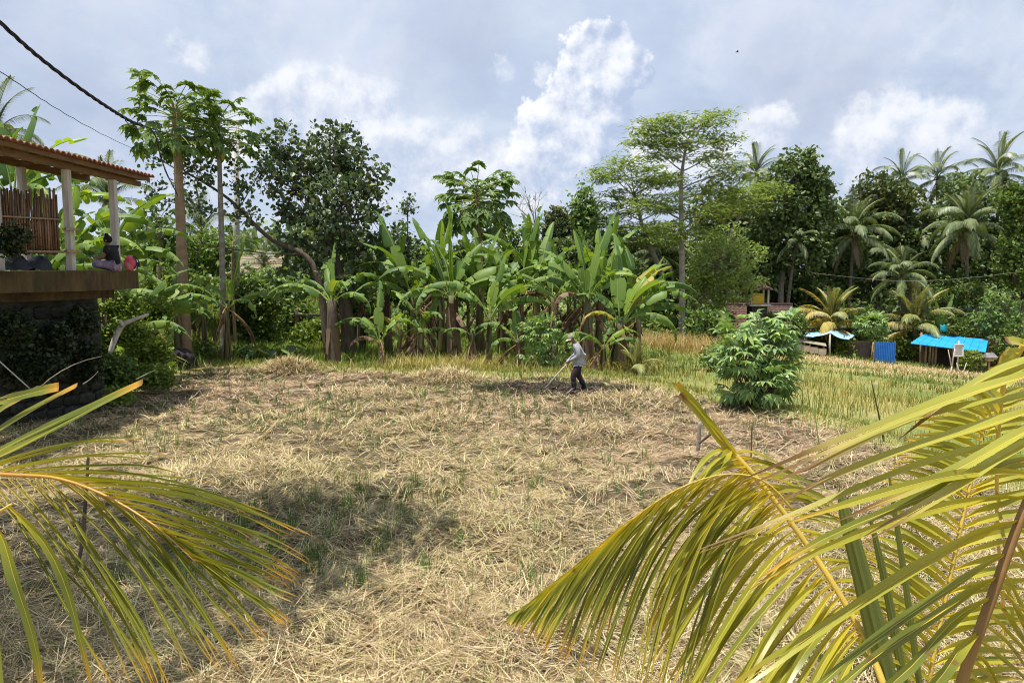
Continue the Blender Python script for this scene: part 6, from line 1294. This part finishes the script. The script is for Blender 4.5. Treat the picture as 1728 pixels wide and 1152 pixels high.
# ---------------------------------------------------------------- sheds on the right
def roof_sheet(root, a, b, c, d_, n, mat, name='roof_panel', rib=0.07, steps=9):
    """panels between front edge a-b and back edge d-c, with cross ribs"""
    a, b, c, d_ = [np.array(tuple(v)) for v in (a, b, c, d_)]; o = np.array(root.location)
    for i in range(n):
        f0, f1 = i / n, (i + 1) / n - 0.004; mb = MB(); V = []
        for k in range(2 * steps + 1):
            g = k / (2 * steps); lift = np.array([0, 0, rib * (k % 2)])
            for f in (f0, f1): V.append((a + (b - a) * f) * (1 - g) + (d_ + (c - d_) * f) * g + lift - o)
        V = V + [v - np.array([0, 0, 0.03]) for v in V]; m = 2 * (2 * steps + 1)
        Q = [(2 * k, 2 * k + 1, 2 * k + 3, 2 * k + 2) for k in range(2 * steps)]; Q += [(q[3] + m, q[2] + m, q[1] + m, q[0] + m) for q in Q] + [(1, 0, m, m + 1)]
        mb.add(V, Q); mb.obj(name, mat, root)
def build_blue_shed():
    b = onground(1600, 44.0); root = empty('blue_roofed_shed', b, 'open shed with bright blue ribbed roof at the right', 'shed')
    a = P(1537, 579, 42.6); bb = P(1664, 594, 41.6); c = P(1668, 573.5, 45.6); d_ = P(1560, 564, 46.6)
    roof_sheet(root, a, bb, c, d_, 9, M_blue)
    o = root.location
    for px, d, lab in [(1562, 43.2, 0), (1569, 43.3, 0), (1574, 43.2, 0), (1579, 43.1, 0), (1649, 42.0, 0), (1608, 42.4, 0), (1553, 45.6, 1), (1655, 45.0, 1)]:
        g = onground(px, d); f = (px - 1537) / 127; zt = (a.z * (1 - f) + bb.z * f) - 0.02 + (0.42 if lab else 0.06); mb = MB(); mb.tube([g - o - Vector((0, 0, 0.1)), Vector((g.x, g.y, zt)) - o], 0.06, 6); mb.obj('post', M_wood, root, smooth=True)
    for i in range(7):
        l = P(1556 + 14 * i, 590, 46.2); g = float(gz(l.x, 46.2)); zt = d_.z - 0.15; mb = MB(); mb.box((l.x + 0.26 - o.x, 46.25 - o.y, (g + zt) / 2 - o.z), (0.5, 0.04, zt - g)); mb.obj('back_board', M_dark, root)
    # dark boarded lean-to at the right end
    g = onground(1674, 43.0); zt = P(1674, 573, 43).z
    for i in range(3): mb = MB(); mb.box((g.x - 0.16 + 0.2 * i - o.x, 43.0 - o.y, (zt + g.z) / 2 - o.z), (0.19, 0.05, zt - g.z + rng.normal(0, 0.04))); mb.obj('side_board', M_bamboo, root)
build_blue_shed()
def build_tarp_shelter():
    b = onground(1398, 43.5); root = empty('tarp_shelter', b, 'shelter with sagging pale blue tarpaulin roof left of the blue sheet', 'shelter'); o = np.array(b)
    pts = {(0, 0): P(1354, 568, 42.8), (1, 0): P(1401, 562, 42.6), (2, 0): P(1432, 573, 42.4), (0, 1): P(1360, 560, 45.4), (1, 1): P(1403, 556, 45.4), (2, 1): P(1446, 564, 45.2)}
    V = []; nu, nv = 17, 7
    for i in range(nu):
        u = i / (nu - 1) * 2; k = min(int(u), 1); f = u - k
        for j in range(nv):
            g = j / (nv - 1); p = (np.array(pts[(k, 0)]) * (1 - f) + np.array(pts[(k + 1, 0)]) * f) * (1 - g) + (np.array(pts[(k, 1)]) * (1 - f) + np.array(pts[(k + 1, 1)]) * f) * g
            p[2] -= 0.16 * math.sin(PI * f) * math.sin(PI * (0.2 + 0.6 * g)) - rng.normal(0, 0.012); V.append(p - o)
    Q = [(i * nv + j, i * nv + j + 1, (i + 1) * nv + j + 1, (i + 1) * nv + j) for i in range(nu - 1) for j in range(nv - 1)]
    mb = MB(); mb.add(V, Q); t = mb.obj('tarpaulin', M_tarp, root, smooth=True); sl = t.modifiers.new('thick', 'SOLIDIFY'); sl.thickness = 0.012
    for px, d, py in [(1400, 42.65, 563), (1358, 45.2, 562), (1440, 45.0, 566), (1350, 43.0, 570)]:
        g = onground(px, d); mb = MB(); mb.tube([g - b - Vector((0, 0, 0.1)), P(px + 0.5, py, d) - b], 0.055, 6); mb.obj('post', M_post if px == 1400 else M_wood, root, smooth=True)
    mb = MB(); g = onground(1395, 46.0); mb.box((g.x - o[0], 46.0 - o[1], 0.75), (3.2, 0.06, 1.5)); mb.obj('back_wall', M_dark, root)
build_tarp_shelter()
def build_bench():
    b = onground(1366, 42.6); root = empty('plank_platform', b, 'pale plank platform tilted under the tarpaulin shelter', 'platform'); rz = R(-20)
    root.rotation_euler.z = rz
    for i in range(4): mb = MB(); mb.box((0, -0.36 + 0.24 * i, 0.72 + 0.02 * i), (1.75, 0.22, 0.04), bev=0.006, rot=Matrix.Rotation(0.16, 3, 'Y')); mb.obj('plank', M_plank, root)
    for sx in (-1, 0, 1):
        for sy in (-1, 1): mb = MB(); mb.box((0.75 * sx, 0.34 * sy, 0.33 - 0.12 * sx * 0.9), (0.07, 0.07, 0.74 - 0.2 * sx)); mb.obj('leg', M_wood, root)
    for i in range(4): mb = MB(); mb.box((-0.66 + 0.44 * i, -0.42, 0.42 - 0.07 * i + 0.05), (0.42, 0.03, 0.36)); mb.obj('side_panel', M_plank, root)
build_bench()
def build_blue_sheet():
    b = onground(1493, 42.6); root = empty('blue_sheet_fence', b, 'upright panel of blue ribbed metal sheet between the two sheds', 'fence'); zt = P(1493, 577, 42.6).z - b.z
    for i in range(4):
        mb = MB(); x0 = -0.6 + 0.3 * i; xs = x0 + np.linspace(0, 0.3, 13); V = []
        for z in (0.02, zt + rng.normal(0, 0.01)): V += [(x, -0.02 * math.cos((x - x0) / 0.3 * 6 * PI) , z) for x in xs]
        Q = [(j, j + 1, 14 + j, 13 + j) for j in range(12)]; mb.add(V, Q); o = mb.obj('metal_sheet', M_blue_d, root); s = o.modifiers.new('thick', 'SOLIDIFY'); s.thickness = 0.006
    for x in (-0.58, 0.58): mb = MB(); mb.box((x, 0.07, zt / 2), (0.06, 0.06, zt + 0.1)); mb.obj('post', M_wood, root)
    mb = MB(); b2 = onground(1470, 42.8); mb.tube([b2 - b, P(1474, 577, 42.8) - b], 0.045, 6); mb.obj('prop_pole', M_wood, root, smooth=True)
build_blue_sheet()
mb = MB(); b = onground(1448, 43.4); mb.box((0, 0, 0.55), (1.3, 0.08, 1.1)); 
for i in range(6): mb.box((-0.55 + 0.22 * i, -0.05, 0.56), (0.2, 0.02, 1.12 + rng.normal(0, 0.03)))
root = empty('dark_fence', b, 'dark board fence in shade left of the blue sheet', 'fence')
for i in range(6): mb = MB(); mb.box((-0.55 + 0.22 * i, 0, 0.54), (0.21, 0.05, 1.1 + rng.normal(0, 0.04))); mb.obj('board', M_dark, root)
def build_sign():
    b = onground(1617, 37.5); root = empty('notice_board', b, 'white printed notice on thin post before the blue-roofed shed', 'sign'); z = P(1617, 591, 37.5).z - b.z
    mb = MB(); mb.tube([(0, 0.03, -0.1), (0.01, 0.03, z + 0.5)], 0.035, 6); mb.obj('post', M_post, root, smooth=True)
    mb = MB(); mb.box((0, -0.03, z), (0.50, 0.03, 0.64), bev=0.006); bd = mb.obj('panel', M_paper, root)
    mb = MB(); mb.box((0, -0.048, z + 0.24), (0.46, 0.006, 0.07)); mb.obj('red_band', M_red, bd)
    for i in range(4): mb = MB(); mb.box((-0.02, -0.048, z + 0.13 - 0.1 * i), (0.36 - 0.05 * (i % 2), 0.006, 0.028)); mb.obj('print_line', M_ink, bd)
build_sign()
for px, d, tops, lab in [(1606, 37.0, [(1600, 590), (1611, 588)], 'forked pale dry sapling left of the white notice'), (1622, 36.2, [(1631, 612), (1614, 612)], 'short forked dry sapling right below the white notice')]:
    b = onground(px, d); root = empty('dry_sapling', b, lab, 'sapling'); f = P(px, 618 if px < 1610 else 636, d)
    mb = MB(); mb.tube([b - b - Vector((0, 0, 0.1)), f - b], [0.045, 0.035], 6)
    for tx, ty in tops: mb.tube([f - b - Vector((0, 0, 0.05)), P(tx, ty, d) - b], [0.032, 0.018], 5)
    mb.obj('trunk', M_pale, root, smooth=True)
def build_birdhouse():
    b = onground(1670, 37.0); root = empty('birdhouse', b, 'small roofed box on a post right of the blue-roofed shed', 'birdhouse'); z = P(1670, 609, 37).z - b.z
    mb = MB(); mb.tube([(0, 0, -0.1), (0, 0, z)], 0.045, 6); mb.obj('post', M_wood, root, smooth=True)
    mb = MB(); mb.box((0, 0, z + 0.12), (0.3, 0.3, 0.24), bev=0.01); mb.obj('box', M_wood, root)
    mb = MB(); mb.add([(-0.3, -0.24, z + 0.2), (0.3, -0.24, z + 0.2), (0.3, 0.24, z + 0.2), (-0.3, 0.24, z + 0.2), (-0.2, 0, z + 0.42), (0.2, 0, z + 0.42)], [(0, 1, 5, 4), (2, 3, 4, 5), (3, 2, 1, 0)], [(1, 2, 5), (3, 0, 4)]); mb.obj('roof', M_steel, root)
build_birdhouse()
mb = MB(); V = []; a = P(1592, 553, 46); 
for i in range(5):
    for j in range(4): V.append((i * 0.11 - 0.2, -0.05 * math.sin(i), j * 0.13 - 0.2 + 0.05 * math.sin(i * 2 + j)))
mb.add(V, [(i * 4 + j, i * 4 + j + 1, (i + 1) * 4 + j + 1, (i + 1) * 4 + j) for i in range(4) for j in range(3)]); o = mb.obj('plastic_sheet', M_teal, None, a, smooth=True); tag(o, 'teal plastic sheet hanging above the blue roof', 'plastic sheet'); o.modifiers.new('t', 'SOLIDIFY').thickness = 0.01

# ---------------------------------------------------------------- poles, cables, stakes
b = onground(400, 33.0); root = empty('power_pole', b, 'pale concrete power pole between papaya and heart-leaved tree', 'pole'); mb = MB(); t_ = P(399, 205, 33.0) - b
mb.tube([(0, 0, -0.2), t_], [0.17, 0.10], 10); mb.obj('shaft', M_concrete, root, smooth=True)
mb = MB(); mb.beam(t_ + Vector((-0.45, 0, -0.15)), t_ + Vector((0.3, 0, -0.05)), 0.08, 0.08); mb.obj('crossarm', M_bark, root)
def twisted(name, label, pts, r, strands, pitch, k=70, mat=None):
    q = catmull([Vector(p) for p in pts], k); root = empty(name, Vector(q[0]), label, 'cable'); L = np.concatenate([[0], np.cumsum(np.linalg.norm(np.diff(q, axis=0), axis=1))]); tg = unit(np.gradient(q, axis=0)); a = unit(np.cross(tg, np.array([0, 0, 1.0]))); bb = np.cross(tg, a)
    for s in range(strands):
        ph = L / pitch * 2 * PI + s * 2 * PI / strands; pp = q + (a * np.cos(ph)[:, None] + bb * np.sin(ph)[:, None]) * r * 0.62; mb = MB(); mb.tube(pp, r * 0.6, 5); mb.obj('strand', mat or M_cable, root, world=True, smooth=True)
    return root
twisted('power_cable', 'thick twisted black cable sagging from top left to the papayas', [P(-160, -110, 11.0), P(0, 38, 12.0), P(70, 100, 13.0), P(150, 160, 14.2), P(215, 202, 15.8), P(240, 212, 16.5)], 0.031, 3, 0.7, 110)
twisted('power_cable', 'black cable loop dropping behind the banana leaf at the roof end', [P(240, 212, 16.5), P(254, 218, 17.2), P(263, 232, 18.0), P(268, 252, 18.6), P(280, 290, 20.5), P(300, 330, 25)], 0.018, 2, 0.5, 40)
twisted('power_cable', 'short slack cable loop under the thick twisted cable', [P(210, 199, 14.2), P(218, 212, 14.8), P(232, 217, 15.8), P(246, 214, 16.6)], 0.014, 1, 0.5, 24)
twisted('power_cable', 'black cable sagging from the papaya trunk up to the concrete pole', [P(240, 212, 16.5), P(300, 229, 22.0), P(345, 230, 27.5), P(375, 222, 30.5), P(399, 210, 32.9)], 0.017, 2, 0.6, 50)
twisted('power_cable', 'thin black cable below the thick one, running to the roof end', [P(-120, 50, 8.0), P(0, 121, 10.0), P(90, 180, 13.0), P(160, 220, 17.0), P(215, 247, 22.0), P(300, 285, 30.0)], 0.011, 1, 0.6, 50)
twisted('power_cable', 'long thin wire across the dark jungle on the right', [P(1318, 451, 51.5), P(1400, 464, 49), P(1520, 474, 46.5), P(1620, 470, 45.5), P(1728, 458, 45), P(1800, 448, 44.5)], 0.016, 1, 0.6, 40, M_bark_g)
twisted('power_cable', 'faint thin wire in front of the yellow palms', [P(1440, 516, 45), P(1600, 521, 44.5), P(1800, 522, 44)], 0.018, 1, 0.6, 20)
tubething('stake', 'dark bent stake in the straw behind the left coconut leaflets', 'stake', [P(121, 992, 8.1), P(138, 920, 8.1), P(144, 850, 8.1), P(149, 772, 8.15)], [0.02, 0.022, 0.02, 0.016], M_bark)
tubething('stake', 'short weathered stake left of the yellow frond tip', 'stake', [P(1175, 778, 13.5), P(1179, 748, 13.5), P(1181, 712, 13.5)], [0.035, 0.04, 0.035], M_bark_g)
tubething('stick', 'short stick leaning on the weathered stake', 'stick', [P(1180, 748, 13.45), P(1192, 738, 13.3), P(1202, 730, 13.2)], [0.02, 0.024, 0.022], M_bark)
tubething('stake', 'thin reddish stake standing right of the yellow frond tip', 'stake', [P(1267, 785, 13.3), P(1268, 750, 13.3), P(1269, 716, 13.3)], [0.014, 0.014, 0.013], M_bamboo)
tubething('reed', 'thin brown reed rising right of the cassava bush', 'reed', [P(1492, 745, 14.6), P(1484, 705, 14.5), P(1470, 640, 14.4)], [0.02, 0.016, 0.008], M_bark)
tubething('reed', 'slender dry reed left of the cassava bush shade', 'reed', [P(1392, 780, 13.0), P(1380, 735, 13.0), P(1372, 655, 13.1)], [0.012, 0.011, 0.005], M_petiole)
tubething('plastic_strip', 'curved pinkish strip lying on the straw at bottom centre', 'strip', [P(812, 1062, 7.15), P(826, 1044, 7.3), P(842, 1034, 7.36), P(862, 1033, 7.4)], [0.022, 0.028, 0.026, 0.02], M_plank)
for bx, by, bw, lab in [(1244, 88, 95, 'tiny dark bird flying under the clouds')]:
    c = P(bx, by, bw); root = empty('bird', c, lab, 'bird'); mb = MB(); uvsphere((0, 0, 0), (0.22, 0.07, 0.07), 8, 6, mb=mb); mb.obj('body', M_bark, root, smooth=True)
    for s in (-1, 1): mb = MB(); mb.add([(0.08, 0, 0.02), (-0.08, 0, 0.02), (-0.06, 0.28 * s, 0.14), (0.08, 0.26 * s, 0.15), (-0.1, 0.52 * s, 0.05)], [(0, 1, 2, 3)], [(3, 2, 4)]); mb.obj('wing', M_bark, root)

# ---------------------------------------------------------------- the coconut fronds close to the viewpoint
def leaflet(parent, p0, p1, p2, w, mat, blunt=False, twist=0.0, vf=0.35, ref=(0, -0.45, 1.0), n=11, kink=None, name='leaflet'):
    pts = bez(p0, p1, p2, n); ph = rng.uniform(0, 6.3, 3); uu = np.linspace(0, 1, n); pts = pts + (np.sin(uu[:, None] * rng.uniform(4, 9) + ph[None]) - np.sin(ph)[None]) * np.linalg.norm(np.array(p2) - np.array(p0)) * 0.009
    tg = unit(np.gradient(pts, axis=0)); ref = unit(np.array(ref, float) + rng.normal(0, 0.18, 3)); u = np.linspace(0, 1, n)
    nr = unit(ref[None] - tg * (tg @ ref)[:, None]); sd = np.cross(tg, nr)
    a = twist * u; s2 = sd * np.cos(a)[:, None] + nr * np.sin(a)[:, None]; n2 = nr * np.cos(a)[:, None] - sd * np.sin(a)[:, None]
    prof = np.interp(u, [0, 0.12, 0.45, 0.8, 1.0], [0.45, 0.9, 1.0, 0.62, 0.03] if not blunt else [0.5, 0.9, 1.0, 1.0, 0.95]) * w * 0.5 * (1 + 0.10 * np.sin(u * 17 + ph[0]) * (u < 0.95))
    fold = np.interp(u, [0, 0.3, 1], [1.3, vf * 1.6, vf])
    mb = MB(); split = 0.0 if blunt or rng.uniform() > 0.3 else rng.uniform(0.25, 0.7)
    for sg in (-1, 1):                       # two halves with a crease along the midrib; some tips are split
        V = []; UV = []
        for i in range(n):
            c_, s_ = math.cos(fold[i]), math.sin(fold[i]); gap = split * max(0, u[i] - 0.55) ** 1.4 * w * 1.5
            V += [pts[i] + s2[i] * sg * (prof[i] * c_ + gap) + n2[i] * (prof[i] * s_ * 0.8 + 0.3 * gap * sg), pts[i] + s2[i] * sg * gap * 0.9]; UV += [(u[i], 0.5 + 0.5 * sg), (u[i], 0.5)]
        Q = [(2 * i, 2 * i + 1, 2 * i + 3, 2 * i + 2)[::sg] for i in range(n - 1)]
        mb.add(V, Q, None, 0, UV)
    mb.tube(pts[:-1], np.linspace(0.0020, 0.0006, n - 1) * (w / 0.03) ** 0.5 * 0.8, 3, 1, False)      # its pale midrib
    off = parent_origin(parent); me = mb.mesh(name, [mat, M_rib], True, off)
    return link(name, me, None, parent)
def parent_origin(o):
    v = Vector((0, 0, 0))
    while o is not None: v = v + o.location; o = o.parent
    return v
def near_frond(palm_root, label, rachis, radii, ribm, sides):
    """rachis: [(px,py,d)] from the base to the tip; sides: [(t0,t1,n,[tips as (px,py,d)], lift, width, material)]"""
    pts = catmull([P(*q) if not isinstance(q, Vector) else q for q in rachis], 26)
    mb = MB(); mb.tube(pts, np.interp(np.linspace(0, 1, 26), np.linspace(0, 1, len(radii)), radii), 7)
    fr = mb.obj('frond', ribm, palm_root, world=True, smooth=True)
    if label: fr['label'] = label
    u = np.linspace(0, 1, 26)
    for (t0, t1, n, tips, lift, w, mat, *opt) in sides:
        opt = opt[0] if opt else {}
        tp = np.array([tuple(P(*q)) for q in tips])
        for i in range(n):
            f = (i + rng.uniform(-0.2, 0.2)) / max(1, n - 1); f = min(max(f, 0), 1); t = t0 + (t1 - t0) * f
            p = np.array([np.interp(t, u, pts[:, k]) for k in range(3)]); ft = f * (len(tips) - 1); k = min(int(ft), len(tips) - 2); q = tp[k] + (tp[k + 1] - tp[k]) * (ft - k)
            L = np.linalg.norm(q - p); q = q + rng.normal(0, opt.get('jit', 0.035), 3) * L
            tgt = unit(np.array([np.interp(min(t + 0.03, 1), u, pts[:, k]) for k in range(3)]) - p + 1e-6)
            c = p + (q - p) * 0.45 + np.array([0, 0, 1.0]) * L * (lift + rng.normal(0, 0.03)) + tgt * L * opt.get('fwd', 0.10)
            m = mat[int(rng.integers(0, len(mat)))] if isinstance(mat, (list, tuple)) else mat
            leaflet(fr, p, c, q, w * rng.uniform(0.8, 1.15), m, opt.get('blunt', False), rng.normal(0, 0.4), opt.get('vf', 0.4), opt.get('ref', (0, -0.45, 1.0)), opt.get('n', 11))
    return fr
def stem(root, base, top, r, name='stem'):
    mb = MB(); q = bez(base, (Vector(base) + Vector(top)) / 2, top, 6); mb.tube(q, [r * 1.3, r * 1.1, r, r, r * 0.95, r * 0.8], 10); mb.obj(name, M_bark_g, root, world=True, smooth=True)
# left palm
SL = P(-560, 1050, 2.7); gl = Vector((SL.x, SL.y, float(gz(SL.x, SL.y))))
pl = empty('young_coconut_palm', gl, 'young coconut palm whose frond hangs in from the left edge', 'coconut palm'); stem(pl, gl, SL, 0.10)
near_frond(pl, None, [SL, (-220, 862, 2.6), (-60, 806, 2.42), (40, 802, 2.34), (110, 810, 2.3), (190, 842, 2.25), (270, 893, 2.2), (330, 948, 2.15)], [0.014, 0.011, 0.0075, 0.006, 0.005, 0.004, 0.003, 0.0015], M_rib_o,
    [(0.28, 0.99, 30, [(212, 745, 2.7), (330, 800, 2.7), (460, 900, 2.6), (541, 897, 2.55), (522, 968, 2.45), (515, 978, 2.42), (500, 985, 2.4), (440, 1000, 2.35)], 0.13, 0.019, M_front, {'vf': 0.75}),
     (0.30, 0.99, 30, [(215, 1190, 2.0), (262, 1180, 2.0), (310, 1165, 2.02), (385, 1140, 2.05), (402, 1130, 2.06), (425, 1105, 2.1), (455, 1090, 2.1), (490, 1065, 2.1), (500, 1010, 2.12)], 0.045, 0.019, M_front, {'vf': 0.75})])
near_frond(pl, None, [SL, (-420, 990, 2.5), (-260, 900, 2.3), (-150, 850, 2.2), (-60, 800, 2.15)], [0.016, 0.013, 0.011, 0.008, 0.005], M_rib,
    [(0.62, 0.98, 4, [(62, 655, 2.25), (140, 648, 2.2), (232, 642, 2.15), (232, 650, 2.12)], 0.03, 0.029, M_front, {'blunt': True, 'jit': 0.008, 'ref': (0.1, -0.9, 0.6), 'vf': 0.25})])
fx = near_frond(pl, None, [SL, (-380, 1130, 2.0), (-200, 1000, 1.9), (-60, 900, 1.85), (20, 850, 1.85)], [0.016, 0.013, 0.010, 0.007, 0.003], M_rib,
    [(0.6, 0.98, 4, [(-60, 1230, 1.7), (10, 1230, 1.72), (70, 1220, 1.75), (110, 1190, 1.78), (170, 1180, 1.8)], 0.16, 0.032, M_front, {'ref': (0.3, -0.9, 0.5)})])
# the torn bright leaflet lying across
leaflet(fx, P(-40, 690, 2.2), P(30, 662, 2.2), P(102, 652, 2.2), 0.03, M_front, True, 0, 0.2, (0, -1, 0.4))
for a, b_, c in [((66, 655), (110, 612), (172, 601)), ((140, 648), (155, 640), (166, 626)), ((230, 640), (245, 632), (262, 624)), ((12, 670), (-5, 673), (-20, 678))]:
    q = bez(P(*a, 2.2), P(*b_, 2.2), P(*c, 2.2), 6); link('bare_midrib', MB().tube(q, np.linspace(0.0024, 0.0007, 6), 3).mesh('bare_midrib', [M_bark_g], True, parent_origin(fx)), None, fx)
# right palm
SR = P(1560, 1460, 2.1); gr = Vector((SR.x, SR.y, float(gz(SR.x, SR.y))))
pr_ = empty('young_coconut_palm', gr, 'young yellow-green coconut palm filling the lower right corner', 'coconut palm'); stem(pr_, gr, SR, 0.11)
F_ = [M_front_r, M_front, M_front_b]
near_frond(pr_, None, [SR, (1530, 1290, 2.3), (1490, 1152, 2.4), (1450, 1060, 2.5), (1390, 960, 2.6), (1325, 868, 2.68), (1275, 805, 2.72), (1228, 755, 2.76)], [0.016, 0.013, 0.012, 0.0115, 0.011, 0.010, 0.010, 0.012], M_rib,
    [(0.985, 0.90, 7, [(1162, 828, 2.55), (1170, 835, 2.55), (1150, 850, 2.5), (1120, 880, 2.5)], 0.10, 0.032, M_front_r, {'fwd': 0.12}),
     (0.90, 0.40, 34, [(1130, 960, 2.5), (1110, 1040, 2.45), (1090, 1110, 2.4), (1110, 1180, 2.35), (1150, 1230, 2.3), (1200, 1260, 2.25), (1270, 1290, 2.2), (1350, 1320, 2.15)], 0.09, 0.034, M_front_r, {'fwd': 0.06, 'vf': 0.5}),
     (0.97, 0.35, 34, [(1340, 800, 3.0), (1400, 850, 3.05), (1450, 880, 3.05), (1490, 940, 3.0), (1540, 1010, 2.95), (1570, 1090, 2.9), (1600, 1180, 2.8)], 0.10, 0.03, M_front_r, {'fwd': 0.05})])
near_frond(pr_, 'drooping frond whose leaflets hang to the lower left', [(1345, 868, 2.62), (1290, 812, 2.60), (1225, 800, 2.56), (1150, 822, 2.52), (1080, 866, 2.48), (1005, 930, 2.45), (935, 990, 2.42), (872, 1040, 2.4)], [0.005, 0.004, 0.003, 0.0026, 0.0022, 0.0018, 0.0014, 0.0008], M_rib,
    [(0.06, 0.99, 46, [(1180, 1195, 2.35), (1110, 1190, 2.32), (1050, 1175, 2.3), (1000, 1150, 2.3), (960, 1125, 2.3), (925, 1105, 2.3), (895, 1085, 2.3), (870, 1065, 2.32), (850, 1050, 2.35)], 0.05, 0.023, [M_front, M_front, M_front_r], {'vf': 0.7, 'fwd': 0.16, 'ref': (-0.5, -0.5, 0.6)}),
     (0.08, 0.99, 36, [(1110, 1080, 2.6), (1040, 1085, 2.58), (985, 1080, 2.55), (935, 1072, 2.52), (900, 1066, 2.5), (872, 1058, 2.45), (852, 1046, 2.42)], 0.13, 0.023, [M_front, M_front_r], {'vf': 0.7, 'fwd': 0.2})])
f1t = near_frond(pr_, None, [(1236, 765, 2.76), (1215, 740, 2.77), (1195, 716, 2.78)], [0.012, 0.014, 0.010], M_rib, [])
leaflet(f1t, P(1246, 776, 2.75), P(1190, 705, 2.77), P(1139, 650, 2.78), 0.052, M_front_r, True, 0.1, 0.9, (0.5, -0.8, 0.5)); leaflet(f1t, P(1240, 772, 2.74), P(1196, 712, 2.75), P(1150, 662, 2.76), 0.045, M_front_b, True, 0.1, 0.8, (-0.4, -0.8, 0.3)); leaflet(f1t, P(1232, 762, 2.72), P(1222, 772, 2.7), P(1206, 795, 2.66), 0.05, M_front_r, False)
near_frond(pr_, 'brown ribbed frond nearest the viewpoint', [SR, (1590, 1290, 1.62), (1622, 1152, 1.62), (1680, 990, 1.66), (1728, 858, 1.7), (1778, 740, 1.76), (1815, 640, 1.85), (1835, 560, 1.95)], [0.016, 0.014, 0.0125, 0.0115, 0.0105, 0.009, 0.008, 0.005], M_rib_b,
    [(0.99, 0.72, 7, [(1560, 740, 1.6), (1440, 780, 1.55), (1292, 826, 1.5), (1272, 832, 1.5), (1340, 870, 1.5), (1408, 862, 1.5), (1440, 880, 1.5)], 0.045, 0.034, M_front_b, {'fwd': 0.03, 'jit': 0.03, 'ref': (-0.2, -0.5, 0.9)}),
     (0.72, 0.36, 9, [(1200, 965, 1.45), (1185, 985, 1.45), (1330, 930, 1.45), (1300, 1090, 1.42), (1190, 1150, 1.42), (1240, 1185, 1.42), (1330, 1220, 1.4), (1420, 1240, 1.4), (1500, 1260, 1.4)], 0.05, 0.031, F_, {'fwd': 0.04, 'jit': 0.05, 'ref': (-0.2, -0.6, 0.8)}),
     (0.30, 0.60, 18, [(1700, 1290, 1.9), (1770, 1230, 1.9), (1800, 1150, 1.95), (1820, 1060, 2.0), (1830, 990, 2.0)], 0.03, 0.024, M_front_r, {})])
near_frond(pr_, None, [SR, (1556, 1300, 2.9), (1568, 1152, 2.95), (1598, 1000, 3.0), (1628, 860, 3.05), (1655, 745, 3.12), (1672, 660, 3.2)], [0.015, 0.010, 0.009, 0.0085, 0.008, 0.006, 0.003], M_rib,
    [(0.30, 0.98, 38, [(1420, 1080, 3.0), (1450, 960, 3.0), (1470, 860, 3.05), (1500, 780, 3.1), (1545, 720, 3.1), (1640, 640, 3.2)], 0.02, 0.042, M_front_r, {'fwd': 0.10, 'jit': 0.02, 'ref': (0.2, -0.8, 0.5)}),
     (0.30, 0.98, 32, [(1730, 1150, 3.0), (1750, 1040, 3.0), (1770, 900, 3.0), (1780, 800, 3.05), (1760, 720, 3.1), (1720, 640, 3.2)], 0.05, 0.040, M_front_r, {'fwd': 0.08, 'jit': 0.02, 'ref': (-0.2, -0.8, 0.5)})])
near_frond(pr_, None, [SR, (1690, 1120, 3.3), (1682, 860, 3.1), (1690, 672, 2.75), (1722, 590, 2.6), (1790, 500, 2.55)], [0.012, 0.008, 0.007, 0.009, 0.010, 0.008], M_rib,
    [(0.52, 0.82, 9, [(1630, 660, 2.5), (1640, 652, 2.5), (1655, 644, 2.5), (1668, 634, 2.52), (1684, 605, 2.52), (1698, 575, 2.55)], 0.0, 0.045, [M_front_b, M_front_r], {'blunt': True, 'jit': 0.01, 'ref': (0, -1, 0.2), 'vf': 0.2}),
     (0.84, 0.98, 6, [(1760, 600, 2.6), (1760, 560, 2.6), (1752, 520, 2.6)], 0.0, 0.035, M_front_r, {'blunt': True, 'jit': 0.02})])
# unopened spear leaves in the heart of the palm
for (a, b_, c, d, r, lab) in [((1530, 1300), (1480, 1060), (1418, 835), 2.45, 0.036, 'spear_leaf'), ((1570, 1300), (1540, 1050), (1500, 800), 2.6, 0.012, 'spear_leaf'), ((1545, 1300), (1520, 1080), (1468, 870), 2.55, 0.016, 'spear_leaf')]:
    q = bez(P(*a, d), P(*b_, d), P(*c, d), 14); mb = MB(); k = 14; rad = np.interp(np.linspace(0, 1, 14), [0, 0.5, 0.9, 1], [r * 0.8, r, r * 0.7, r * 0.25]); mb.tube(q, rad, 16)
    V = mb.v[0]; n = 16
    for i in range(14):                     # pleats
        ctr = q[i]; 
        for j in range(n): V[i * n + j] = ctr + (V[i * n + j] - ctr) * (1.0 if j % 2 else 0.80)
    link(lab, mb.mesh(lab, [M_spear], False, gr), None, pr_)
